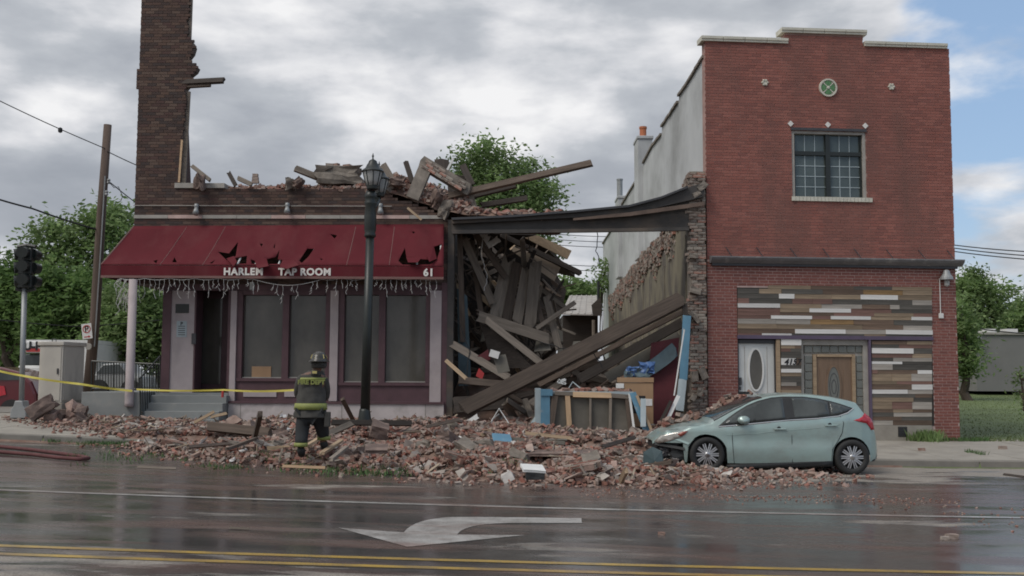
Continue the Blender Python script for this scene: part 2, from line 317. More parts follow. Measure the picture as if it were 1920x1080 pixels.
# ------------------------------------------------------------------ mesh helpers
ORG = {}
class MB:
    def __init__(s): s.v = []; s.f = []
    def add(s, vs, fs):
        o = len(s.v); s.v += [tuple(x) for x in vs]; s.f += [tuple(i+o for i in f) for f in fs]; return s
    def bb(s, x0, x1, y0, y1, z0, z1):
        return s.add([(x0,y0,z0),(x1,y0,z0),(x1,y1,z0),(x0,y1,z0),(x0,y0,z1),(x1,y0,z1),(x1,y1,z1),(x0,y1,z1)],
                     [(0,3,2,1),(4,5,6,7),(0,1,5,4),(1,2,6,5),(2,3,7,6),(3,0,4,7)])
    def beam(s, p, q, w, t, roll=0., jit=0.):
        p = Vector(p); q = Vector(q); a = (q-p).normalized(); r = Vector((0,0,1)) if abs(a.z) < .9 else Vector((0,1,0))
        b = a.cross(r).normalized(); c = b.cross(a); 
        b, c = b*math.cos(roll)+c*math.sin(roll), c*math.cos(roll)-b*math.sin(roll)
        vs = [e+b*(i*w/2)+c*(j*t/2)+a*random.uniform(-jit, jit) for e in (p, q) for i, j in ((-1,-1),(1,-1),(1,1),(-1,1))]
        return s.add(vs, [(0,1,2,3),(7,6,5,4),(0,4,5,1),(1,5,6,2),(2,6,7,3),(3,7,4,0)])
    def tube(s, pts, r, n=8, cap=True):
        pts = [Vector(p) for p in pts]; rs = r if isinstance(r, (list, tuple)) else [r]*len(pts); rings = []
        prev = None
        for i, p in enumerate(pts):
            a = (pts[min(i+1, len(pts)-1)]-pts[max(i-1, 0)])
            a = a.normalized() if a.length > 1e-9 else Vector((0,0,1))
            if prev is None:
                b = a.cross(Vector((0,0,1)) if abs(a.z) < .9 else Vector((0,1,0))).normalized()
            else: b = (prev-a*prev.dot(a)).normalized()
            prev = b; c = a.cross(b)
            rings.append([p+(b*math.cos(2*math.pi*k/n)+c*math.sin(2*math.pi*k/n))*rs[i] for k in range(n)])
        vs = [v for rg in rings for v in rg]; fs = []
        for i in range(len(pts)-1):
            for k in range(n): fs.append((i*n+k, i*n+(k+1) % n, (i+1)*n+(k+1) % n, (i+1)*n+k))
        if cap: fs += [tuple(range(n))[::-1], tuple((len(pts)-1)*n+k for k in range(n))]
        return s.add(vs, fs)
    def loft(s, rings, cap=True):
        n = len(rings[0]); vs = [v for r in rings for v in r]; fs = []
        for i in range(len(rings)-1):
            for k in range(n): fs.append((i*n+k, i*n+(k+1) % n, (i+1)*n+(k+1) % n, (i+1)*n+k))
        if cap: fs += [tuple(range(n))[::-1], tuple((len(rings)-1)*n+k for k in range(n))]
        return s.add(vs, fs)
    def lathe(s, prof, c, n=20, axis='Z', sx=1., sy=1., cap=True):
        rings = []
        for r, z in prof:
            rg = []
            for k in range(n):
                a = 2*math.pi*k/n; x, y = r*math.cos(a)*sx, r*math.sin(a)*sy
                rg.append(Vector(c)+(Vector((x, y, z)) if axis == 'Z' else Vector((x, -z, y))))
            rings.append(rg)
        return s.loft(rings, cap)
    def prism(s, poly, d0, d1, fn=None):
        fn = fn or (lambda a, b, d: (a, d, b)); n = len(poly)
        vs = [fn(a, b, d0) for a, b in poly]+[fn(a, b, d1) for a, b in poly]
        fs = [tuple(range(n)), tuple(range(2*n-1, n-1, -1))]+[(k, n+k, n+(k+1) % n, (k+1) % n) for k in range(n)]
        return s.add(vs, fs)
    def build(s, name, m, parent=None, label=None, cat=None, group=None, kind=None, M=None, smooth=False, bevel=0., fix=False):
        vs = [Vector(v) for v in s.v]
        if M is not None: vs = [M @ v for v in vs]
        if parent is None:
            xs = [v.x for v in vs]; ys = [v.y for v in vs]; o = Vector(((min(xs)+max(xs))/2, (min(ys)+max(ys))/2, min(v.z for v in vs)))
        else: o = ORG[parent.name]
        me = bpy.data.meshes.new(name); me.from_pydata([v-o for v in vs], [], s.f)
        if fix:
            b = bmesh.new(); b.from_mesh(me); bmesh.ops.recalc_face_normals(b, faces=b.faces); b.to_mesh(me); b.free()
        me.materials.append(MT[m]); 
        if smooth:
            me.polygons.foreach_set('use_smooth', [True]*len(me.polygons))
        ob = bpy.data.objects.new(name, me); col.objects.link(ob)
        if parent is None: ob.location = o
        else: ob.parent = parent
        ORG[ob.name] = o
        if bevel:
            md = ob.modifiers.new('bevel', 'BEVEL'); md.width = bevel; md.segments = 2; md.limit_method = 'ANGLE'
        return tag(ob, label, cat, group, kind)
def autosmooth(ob, deg=35):
    me = ob.data; b = bmesh.new(); b.from_mesh(me); th = math.radians(deg)
    for f in b.faces: f.smooth = True
    for e in b.edges:
        if len(e.link_faces) == 2 and e.calc_face_angle(0) > th: e.smooth = False
    b.to_mesh(me); b.free(); return ob
def tag(o, label=None, cat=None, group=None, kind=None):
    if label: o['label'] = label
    if cat: o['category'] = cat
    if group: o['group'] = group
    if kind: o['kind'] = kind
    return o
def thing(name, loc, label, cat, group=None, kind=None):
    o = bpy.data.objects.new(name, None); col.objects.link(o); o.location = loc; o.empty_display_size = .2
    ORG[o.name] = Vector(loc); return tag(o, label, cat, group, kind)
def fin(a, b, c, d):      # frame quad helper
    return [(0,1,2,3)]
def fbox(fr, x0, x1, y0, y1, d0, d1, mb=None, flat=True):
    """box over the pixel rectangle, on facade frame fr, from depth d0 to d1 (towards the street)"""
    mb = mb or MB(); xm, ym = (x0+x1)/2, (y0+y1)/2
    u0, u1 = fr.px(x0, ym, d1)[0], fr.px(x1, ym, d1)[0]; v1, v0 = fr.px(xm, y0, d1)[1], fr.px(xm, y1, d1)[1]
    return mb.bb(u0, u1, d0, d1, v0, v1)
def inst(mesh, name, M, parent=None, label=None, cat=None, group=None):
    ob = bpy.data.objects.new(name, mesh); col.objects.link(ob)
    if parent is not None:
        ob.parent = parent; ob.matrix_local = Matrix.Translation(-ORG[parent.name]) @ M; ORG[ob.name] = ORG[parent.name]
    else: ob.matrix_world = M
    return tag(ob, label, cat, group)
def text_mesh(s, size, extrude=.004, bold=.0, shear=0., spacing=1.):
    c = bpy.data.curves.new('t', 'FONT'); c.body = s; c.size = size; c.extrude = extrude; c.offset = bold; c.shear = shear
    c.align_x = 'CENTER'; c.align_y = 'CENTER'; c.space_character = spacing; c.resolution_u = 3
    o = bpy.data.objects.new('t', c); col.objects.link(o); dg = bpy.context.evaluated_depsgraph_get()
    me = bpy.data.meshes.new_from_object(o.evaluated_get(dg)); bpy.data.objects.remove(o); bpy.data.curves.remove(c); return me
def text_on(name, s, size, m, M, parent, **kw):
    me = text_mesh(s, size, **kw); me.materials.clear(); me.materials.append(MT[m]); me.name = name
    return inst(me, name, M, parent)
def facing(p, U, Nn):      # matrix: local x along U, local y up, local z towards the viewer
    Z = U.cross(Nn); 
    if Z.z < 0: Z = -Z
    return Matrix(((U.x, Z.x, Nn.x, p[0]), (U.y, Z.y, Nn.y, p[1]), (U.z, Z.z, Nn.z, p[2]), (0,0,0,1)))
def raw(name, V, Fc, m, parent=None, **kw):
    """numpy verts (n,3) and quads (m,4) -> object"""
    V = np.asarray(V, float); Fc = np.asarray(Fc, np.int32)
    o = Vector(((V[:,0].min()+V[:,0].max())/2, (V[:,1].min()+V[:,1].max())/2, V[:,2].min())) if parent is None else ORG[parent.name]
    V = V-np.array(o); me = bpy.data.meshes.new(name); k = Fc.shape[1]
    me.vertices.add(len(V)); me.vertices.foreach_set('co', V.astype(np.float32).ravel())
    me.loops.add(Fc.size); me.loops.foreach_set('vertex_index', Fc.ravel())
    me.polygons.add(len(Fc)); me.polygons.foreach_set('loop_start', np.arange(0, Fc.size, k, dtype=np.int32)); me.polygons.foreach_set('loop_total', np.full(len(Fc), k, np.int32))
    me.materials.append(MT[m]); me.update(calc_edges=True); me.validate(); me.polygons.foreach_set('use_smooth', [False]*len(me.polygons))
    ob = bpy.data.objects.new(name, me); col.objects.link(ob)
    if parent is None: ob.location = o
    else: ob.parent = parent
    ORG[ob.name] = o; return tag(ob, kw.get('label'), kw.get('cat'), kw.get('group'), kw.get('kind'))
BOXF = np.array([(0,3,2,1),(4,5,6,7),(0,1,5,4),(1,2,6,5),(2,3,7,6),(3,0,4,7)])
UNIT = np.array([(-1,-1,-1),(1,-1,-1),(1,1,-1),(-1,1,-1),(-1,-1,1),(1,-1,1),(1,1,1),(-1,1,1)])*.5
def boxes_np(C, S, R=None, jit=0.):
    """many boxes at once: centres, sizes, rotation matrices"""
    n = len(C); V = UNIT[None]*np.asarray(S)[:, None, :]
    if jit: V = V+rng.uniform(-1, 1, V.shape)*jit*np.asarray(S)[:, None, :]
    if R is not None: V = np.einsum('nij,nkj->nki', R, V)
    V = V+np.asarray(C)[:, None, :]
    return V.reshape(-1, 3), (BOXF[None]+(np.arange(n)*8)[:, None, None]).reshape(-1, 4)
def rand_rot(n, tilt):
    """rotations: any yaw, tilt up to about `tilt` radians"""
    out = np.zeros((n, 3, 3))
    for i in range(n):
        m = Matrix.Rotation(random.uniform(0, 2*math.pi), 3, 'Z') @ Matrix.Rotation(random.gauss(0, tilt), 3, 'X') @ Matrix.Rotation(random.gauss(0, tilt), 3, 'Y')
        out[i] = np.array(m)
    return out
def unit_brick(m, seed=0, chip=.0):
    r = np.random.default_rng(seed); V = UNIT.copy()
    if chip: V = V+r.uniform(-1, 1, V.shape)*chip
    me = bpy.data.meshes.new('brick'); me.from_pydata([tuple(v) for v in V], [], [tuple(f) for f in BOXF]); me.materials.append(MT[m]); return me
def brick_wall(fr, parent, intervals, v0, v1, m, n_single=300, course=.0765, blen=.226, gap=.011, depth=.06, proud=.0, singles_first='low', jit=.0015):
    """running-bond bricks on frame fr; intervals(v) gives the u-ranges of wall at height v. Returns nothing."""
    items = []; k = 0; v = v0
    while v+course <= v1+1e-6:
        off = (k % 2)*blen/2+(.25*blen if k % 6 == 5 else 0)
        for a, b in intervals(v+course/2):
            i0 = math.floor((a-off)/blen)
            u = i0*blen+off
            while u < b:
                x0, x1 = max(u+gap/2, a), min(u+blen-gap/2, b)
                if x1-x0 > .035: items.append(((x0+x1)/2, v+course/2, x1-x0, course-gap))
                u += blen
        k += 1; v += course
    if not items: return
    if singles_first == 'low': items.sort(key=lambda t: t[1])
    elif singles_first == 'rand': random.shuffle(items)
    head, rest = items[:n_single], items[n_single:]
    um = unit_brick(m)
    for u, vv, l, h in head:
        M = fr.M @ Matrix.Translation((u, -depth/2+proud+random.uniform(-jit, jit), vv)) @ Matrix.Diagonal((l, depth, h, 1))
        inst(um, 'brick', M, parent)
    if rest:
        A = np.array(rest); n = len(A)
        C = np.stack([A[:,0], -depth/2+proud+rng.uniform(-jit, jit, n), A[:,1]], 1); S = np.stack([A[:,2], np.full(n, depth), A[:,3]], 1)
        V, Fc = boxes_np(C, S); Mx = np.array(fr.M); V = V @ Mx[:3,:3].T+Mx[:3,3]
        raw('brickwork', V, Fc, m, parent, kind='stuff')
def subtract(iv, a, b):
    out = []
    for x, y in iv:
        if b <= x or a >= y: out.append((x, y)); continue
        if a > x: out.append((x, a))
        if b < y: out.append((b, y))
    return out
def plank(p, q, wd, th, m, name='plank', roll=0., label=None, cat='plank', group=None, parent=None, jag=.25, bend=0., segs=4):
    """a sawn board from p to q (world): broad face towards the street, ragged ends, own axes so that the grain runs along it"""
    p = Vector(p); q = Vector(q); a = (q-p); Ln = a.length; a.normalize()
    n = (Vector((0,-1,.25))); n = (n-a*n.dot(a)).normalized(); b = n.cross(a)
    b, n = b*math.cos(roll)+n*math.sin(roll), n*math.cos(roll)-b*math.sin(roll)
    M = Matrix(((a.x,b.x,n.x,p.x),(a.y,b.y,n.y,p.y),(a.z,b.z,n.z,p.z),(0,0,0,1)))
    vs = []; fs = []
    for i in range(segs+1):
        t = i/segs; end = i in (0, segs)
        bz = bend*math.sin(math.pi*t)
        for jx, (y, z) in enumerate(((-1,-1),(0,-1),(1,-1),(1,1),(0,1),(-1,1))):
            dx = random.uniform(-1, 1)*jag*wd if end else 0
            vs.append((t*Ln+dx, y*wd/2*(1+random.uniform(-.03,.03))+bz, z*th/2))
    for i in range(segs):
        for k in range(6): fs.append((i*6+k, i*6+(k+1) % 6, (i+1)*6+(k+1) % 6, (i+1)*6+k))
    fs += [(5,4,3,2,1,0), tuple(segs*6+k for k in range(6))]
    me = bpy.data.meshes.new(name); me.from_pydata(vs, [], fs); me.materials.append(MT[m])
    return inst(me, name, M, parent, label, cat if parent is None else None, group)
def pplank(x0, y0, x1, y1, Y0, Y1, wpx, th, m, **kw):
    """board given by the pixels of its two ends, their distances, and its width in pixels"""
    p, q = P(x0, y0, Y0), P(x1, y1, Y1); return plank(p, q, wpx/FPX*(Y0+Y1)/2, th, m, **kw)
def sheet(fn, xs, ys):
    vs = [(x, y, fn(x, y)) for y in ys for x in xs]; n = len(xs)
    fs = [(j*n+i, j*n+i+1, (j+1)*n+i+1, (j+1)*n+i) for j in range(len(ys)-1) for i in range(n-1)]
    m = MB(); m.v = vs; m.f = fs; return m
def chunk(c, s, m, name, label, cat, group=None, seed=0, rot=(0,0,0), parent=None, sub=2, rough=.12):
    """an irregular broken lump"""
    b = bmesh.new(); bmesh.ops.create_cube(b, size=1); bmesh.ops.subdivide_edges(b, edges=b.edges, cuts=sub, use_grid_fill=True)
    R = Matrix.Rotation(rot[2],4,'Z') @ Matrix.Rotation(rot[1],4,'Y') @ Matrix.Rotation(rot[0],4,'X')
    for v in b.verts:
        nn = mnoise.noise_vector(v.co*2.3+Vector((seed*3.1, seed, 0)))*rough
        v.co = v.co+nn; v.co = Vector((v.co.x*s[0], v.co.y*s[1], v.co.z*s[2]))
    me = bpy.data.meshes.new(name); b.to_mesh(me); b.free(); me.materials.append(MT[m])
    return inst(me, name, Matrix.Translation(c) @ R, parent, label, cat if parent is None else None, group)
# ------------------------------------------------------------------ ground, road, pavement
def lin(a, b, n): return [a+(b-a)*i/(n-1) for i in range(n)]
gx = [-500,-200,-90,-50,-30,-20]+lin(-14,13,55)+[20,30,50,90,200,500]
gy = [-120,-40,-10]+lin(0,22,12)+[22.59,22.61]+lin(23,32,10)+lin(34,74,21)+[90,140,300,900]
sheet(lambda x, y: (ground(x, y)-.06 if y < FAC+1.5 else ground(x, y)-.004), gx, gy).build('ground', 'grass', kind='structure', smooth=True)
sheet(lambda x, y: g(x), [-200,-60,-30,-20]+lin(-14,13,55)+[20,30,60,200], [-60,-10,0]+lin(4,22,10)+[22.59]).build('road', 'asphalt', kind='structure', smooth=True)
sheet(lambda x, y: ground(x, y)-.012, [-60,-40,-25]+lin(-14,13,55)+[20,40,60], [22.75,23.5,24.5,25.5,26.5,27.5,28.9]).build('pavement', 'concrete', kind='structure', smooth=True)
pv = bpy.data.objects['pavement']
def slab(x0, x1, y0, y1, nm='paving_slab', m='concrete'):
    h = random.uniform(-.004, .004); q = [(x0,y0),(x1,y0),(x1,y1),(x0,y1)]
    MB().add([(x, y, ground(x, y)-.05) for x, y in q]+[(x, y, ground(x, y)+h) for x, y in q], [(0,3,2,1),(4,5,6,7),(0,1,5,4),(1,2,6,5),(2,3,7,6),(3,0,4,7)]).build(nm, m, pv)
for i in range(-9, 11):
    x0 = i*1.55-.2
    if -4.2 < x0 < 3.2: continue
    for j in range(3): slab(x0+.008, x0+1.542, 22.77+j*1.57, 22.77+j*1.57+1.554)
sheet(lambda x, y: ground(x, y)+.002, [-80,-50,-30,-20]+lin(-14,-10.2,5), [28.6,32,36,40,46,54,62,70]).build('parking_lot', 'kerb', kind='structure')
kb = thing('kerb', (0, KERB, 0), None, None, kind='structure')
for i in range(-10, 8):
    x0, x1 = i*2.4+.006, i*2.4+2.394; q = [(x0,KERB),(x1,KERB),(x1,KERB+.16),(x0,KERB+.16)]
    MB().add([(x, y, g(x)-.1) for x, y in q]+[(x, y, g(x)+.148) for x, y in q], [(0,3,2,1),(4,5,6,7),(0,1,5,4),(1,2,6,5),(2,3,7,6),(3,0,4,7)]).build('kerb_stone', 'kerb', kb, bevel=.02)
def strip(name, y0, y1, m, x0=-40, x1=40, h=.004):
    sheet(lambda x, y: g(x)+h, [x0]+[v for v in lin(-14,13,55) if x0 < v < x1]+[x1], [y0, y1]).build(name, m, kind='structure')
strip('white_lane_line', 14.22, 14.36, 'road_white'); strip('yellow_centre_line', 9.98, 10.10, 'road_yellow'); strip('yellow_centre_line', 9.56, 9.68, 'road_yellow')
strip('white_parking_mark', 19.3, 19.42, 'road_white', 6.35, 7.2)
# left-turn arrow, laid out in its own metres on the lane
def bez(p0, p1, p2, n): return [((1-t)**2*p0[0]+2*t*(1-t)*p1[0]+t*t*p2[0], (1-t)**2*p0[1]+2*t*(1-t)*p1[1]+t*t*p2[1]) for t in [i/n for i in range(n+1)]]
def gp(px, py): q = PG(px, py); return (q.x, q.y)
out = [gp(1090,972)]+bez(gp(1090,972), gp(885,969), gp(845,970), 4)[1:]+bez(gp(845,970), gp(775,974), gp(757,999), 8)[1:]+[gp(634,990), gp(764,1026), gp(983,1004), gp(857,1003)]+bez(gp(857,1003), gp(868,983), gp(955,981), 8)[1:]+[gp(1091,981)]
tri = geometry.tessellate_polygon([[Vector((x, y, 0)) for x, y in out]])
m = MB(); m.v = [(x, y, g(x)+.004) for x, y in out]; m.f = [tuple(t) for t in tri]; m.build('turn_arrow_marking', 'road_white', kind='structure', fix=True)
# ------------------------------------------------------------------ right-hand brick building
RB = Frame(4.93, FAC, 5.0)
ru = lambda x, y=500: RB.px(x, y)[0]
rv = lambda y, x=1560: RB.px(x, y)[1]
U1 = ru(1794, 600); VB = min(ground(4.9, FAC), ground(11, FAC))-.02
v_cop, v_mid, v_corn = rv(85), rv(64, 1545), rv(490)
um0, um1 = ru(1472, 80), ru(1618, 80)
house = thing('brick_building', RB.w(U1/2, VB), 'two-storey red brick building clad in mixed salvaged planks at street level', 'building')
wx0, wx1, wy0, wy1 = 1485, 1624, 246, 372
wu0, wu1, wv0, wv1 = ru(wx0, 310), ru(wx1, 310), rv(wy1), rv(wy0)
pu0, pu1, pvt = ru(1383, 650), ru(1748, 650), rv(541)
du1 = ru(1634, 700); vlin = rv(634)
def iv_up(v):
    if v > v_cop: return [(um0, um1)]
    iv = [(0, U1)]
    if wv0 < v < wv1: iv = subtract(iv, wu0, wu1)
    return iv
def iv_lo(v):
    iv = [(0, U1)]
    if v < rv(537): iv = subtract(iv, pu0, pu1)
    return iv
brick_wall(RB, house, iv_lo, VB, v_corn, 'brick_low', 300, gap=.015)
brick_wall(RB, house, iv_up, v_corn, v_mid, 'brick_red', 0)
ri = MB()
ri.bb(0.004, U1-.004, -.32, -.008, v_corn, wv0).bb(0.004, wu0, -.32, -.008, wv0, wv1).bb(wu1, U1-.004, -.32, -.008, wv0, wv1).bb(0.004, U1-.004, -.32, -.008, wv1, v_cop).bb(um0+.004, um1-.004, -.32, -.008, v_cop, v_mid)
ri.build('wall', 'mortar_red', house, M=RB.M)
lo = MB(); lo.bb(.004, pu0, -.32, -.008, VB, v_corn).bb(du1, U1-.004, -.32, -.008, VB, v_corn).bb(pu0, du1, -.32, -.008, vlin, v_corn)
lo.build('wall', 'mortar_low', house, M=RB.M)
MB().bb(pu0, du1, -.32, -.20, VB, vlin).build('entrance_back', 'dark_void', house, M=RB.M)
# coping stones
def coping(x0, x1, y, vbase, n):
    a, b = ru(x0, y), ru(x1, y)
    for i in range(n):
        u0, u1 = a+(b-a)*i/n+.006, a+(b-a)*(i+1)/n-.006
        MB().prism([(-.40,0),(.06,0),(.06,.045),(.085,.06),(.085,.125),(-.42,.135)], u0, u1, lambda p, q, d: (d, p, vbase+q)).build('coping_stone', 'coping', house, M=RB.M, fix=True)
coping(1314, 1477, 80, v_cop, 4); coping(1620, 1775, 90, v_cop, 4); coping(1464, 1624, 60, v_mid, 4)
# body behind
sideY = [(27.62,9.93),(30.2,9.95),(31.9,10.02),(32,9.86),(35.6,9.95),(35.7,9.72),(38,9.82),(40.7,9.75),(41,9.5),(48.8,9.45),(49,9.05),(59,8.95)]
MB().prism([(27.62,VB)]+sideY+[(59,VB)], 4.935, 5.24, lambda a, b, d: (d, a, b)).build('side_wall', 'stucco_grey', house, fix=True)
for (a, b), (c, d) in zip(sideY[:-1], sideY[1:]):
    if c-a > .5:
        k = max(1, int((c-a)/.55))
        for i in range(k):
            t0, t1 = i/k, (i+1)/k; MB().beam((5.08, a+(c-a)*t0+.01, b+(d-b)*t0+.035), (5.08, a+(c-a)*t1-.01, b+(d-b)*t1+.035+random.uniform(-.02,.02)), .42, .075).build('parapet_tile', 'old_mortar', house)
eR = RB.w(U1, 0)
MB().prism([(eR.y+.1,VB),(eR.y+.1,v_cop-.02),(59,8.95),(59,VB)], eR.x-.32, eR.x-.01, lambda a, b, d: (d, a, b)).build('side_wall', 'brick_low', house, fix=True)
MB().bb(5.24, eR.x-.32, 58.7, 59, VB, 8.6).build('back_wall', 'brick_low', house)
MB().add([(5.24,27.9,9.2),(eR.x-.32,28.5,9.2),(eR.x-.32,58.7,8.2),(5.24,58.7,8.2)], [(0,1,2,3)]).build('roof', 'steel_dark', house)
for (y0, y1, zt, fl) in ((40.9, 42.1, 10.75, 1), (48.6, 49.9, 9.75, 0)):
    c = MB().bb(4.74, 5.3, y0, y1, 6.2, zt).bb(4.71, 5.34, y0-.05, y1+.05, zt, zt+.12).build('chimney', 'stucco_grey', house, bevel=.02)
    if fl: MB().lathe([(.13,0),(.13,.42),(.15,.42),(.15,.5),(.10,.5),(.10,.4)], (5.02, 41.5, zt+.1), 12).build('chimney_pot', 'orange_clay', c)
    else: MB().lathe([(.13,0),(.13,.86),(.15,.86),(.15,.92),(.09,.92),(.09,.5)], (4.9, 49.4, zt+.1), 12).build('chimney_pipe', 'grey_metal', c)
# cornice band with straps
ca, cbx = ru(1330, 488), ru(1801, 494); vc0, vc1 = rv(497), rv(485)
co = MB().prism([(0,vc0),(.10,vc0),(.20,vc0+.08),(.24,vc1-.03),(.24,vc1),(0,vc1+.03)], ca, cbx, lambda p, q, d: (d, p, q)).build('cornice', 'cornice_metal', house, M=RB.M, fix=True)
for px_ in (1363,1421,1484,1545,1604,1664,1724,1778):
    u = ru(px_, 480); MB().beam(RB.w(u+.06, vc1+.01, .2), RB.w(u-.03, vc1+.26, .004), .02, .012).build('strap', 'dark_metal', house)
MB().bb(ca+.05, U1+.02, .003, .085, vc0-.06, vc0-.004).build('cornice_moulding', 'dark_metal', house, M=RB.M)
# medallion, rosettes, diamonds
def disc(fr, px_, py_, prof, n=28):
    u, v = fr.px(px_, py_); return MB().lathe(prof, (0,0,0), n, 'Z'), facing(fr.w(u, v), fr.U, fr.Nn)
mb, Mx = disc(RB, 1552, 165, [(.0,.02),(.19,.02),(.195,.055),(.235,.055),(.24,.0)], 32); med = mb.build('medallion', 'coping', house, M=Mx)
for k in range(4):
    a = k*math.pi/2+math.pi/2; pts = [(.035,-.02),(.11,-.085),(.165,-.075),(.18,0),(.165,.075),(.11,.085),(.035,.02)]
    MB().prism([(x*math.cos(a)-y*math.sin(a), x*math.sin(a)+y*math.cos(a)) for x, y in pts], .018, .045, lambda p, q, d: (p, q, d)).build('petal', 'green_glaze', med, M=Mx, fix=True)
    b = a+math.pi/4; MB().beam((.05*math.cos(b), .05*math.sin(b), .035), (.19*math.cos(b), .19*math.sin(b), .035), .022, .03).build('rib', 'coping', med, M=Mx)
MB().lathe([(0,.065),(.03,.062),(.045,.045),(.048,.01)], (0,0,0), 14).build('boss', 'coping', med, M=Mx)
for px_, py_ in ((1434,155),(1671,163)):
    mb, Mx = disc(RB, px_, py_, [(.0,.03),(.05,.03),(.06,.012),(.075,0)], 12); ro = mb.build('rosette', 'coping', house, M=Mx)
    for k in range(6):
        a = k*math.pi/3; MB().lathe([(0,.05),(.022,.045),(.034,.025),(.036,0)], (.062*math.cos(a), .062*math.sin(a), 0), 8).build('petal', 'coping', ro, M=Mx)
for px_, py_ in ((1482,232),(1552,234),(1622,236)):
    u, v = RB.px(px_, py_); MB().prism([(-.08,0),(0,-.08),(.08,0),(0,.08)], 0, .022, lambda p, q, d: (u+p, d, v+q)).build('diamond_tile', 'white_tile', house, M=RB.M, fix=True)
# upper window
win = MB(); t = .075
win.bb(wu0, wu0+t, -.16, -.02, wv0, wv1).bb(wu1-t, wu1, -.16, -.02, wv0, wv1).bb(wu0+t, wu1-t, -.16, -.02, wv1-t, wv1).bb(wu0+t, wu1-t, -.16, -.02, wv0, wv0+.04)
win = win.build('window', 'stone', house, M=RB.M)
vt = rv(287); umid = (wu0+wu1)/2
sash = MB(); a0, a1, b0, b1 = wu0+t, wu1-t, wv0+.04, wv1-t
sash.bb(umid-.06, umid+.06, -.17, -.07, b0, b1).bb(a0, umid-.06, -.17, -.08, vt-.05, vt+.05).bb(umid+.06, a1, -.17, -.08, vt-.05, vt+.05)
sash.bb(a0, a0+.045, -.17, -.09, b0, vt-.05).bb(a1-.045, a1, -.17, -.09, b0, vt-.05).bb(a0, a0+.045, -.17, -.09, vt+.05, b1).bb(a1-.045, a1, -.17, -.09, vt+.05, b1)
sash.build('sash', 'black_metal', win, M=RB.M)
for (x0, x1) in ((a0+.045, umid-.06), (umid+.06, a1-.045)):
    for (z0, z1, nr) in ((b0, vt-.05, 4), (vt+.05, b1, 1)):
        MB().bb(x0, x1, -.17, -.145, z0, z1).build('pane', 'glass_window', win, M=RB.M)
        mu = MB()
        for k in (1, 2): mu.bb(x0+(x1-x0)*k/3-.010, x0+(x1-x0)*k/3+.010, -.144, -.132, z0, z1)
        for k in range(1, nr): mu.bb(x0, x1, -.142, -.131, z0+(z1-z0)*k/nr-.010, z0+(z1-z0)*k/nr+.010)
        mu.build('muntin', 'pale_blue', win, M=RB.M)
MB().bb(wu0-.02, wu1+.02, -.02, .03, wv1, wv1+.07).build('lintel', 'dark_metal', win, M=RB.M)
s0, s1 = ru(1484, 372), ru(1635, 372); ns = 22
for k in range(ns):
    MB().bb(s0+(s1-s0)*k/ns+.004, s0+(s1-s0)*(k+1)/ns-.004, -.1, .045, rv(378), rv(370)).build('sill_brick', 'coping', win, M=RB.M)
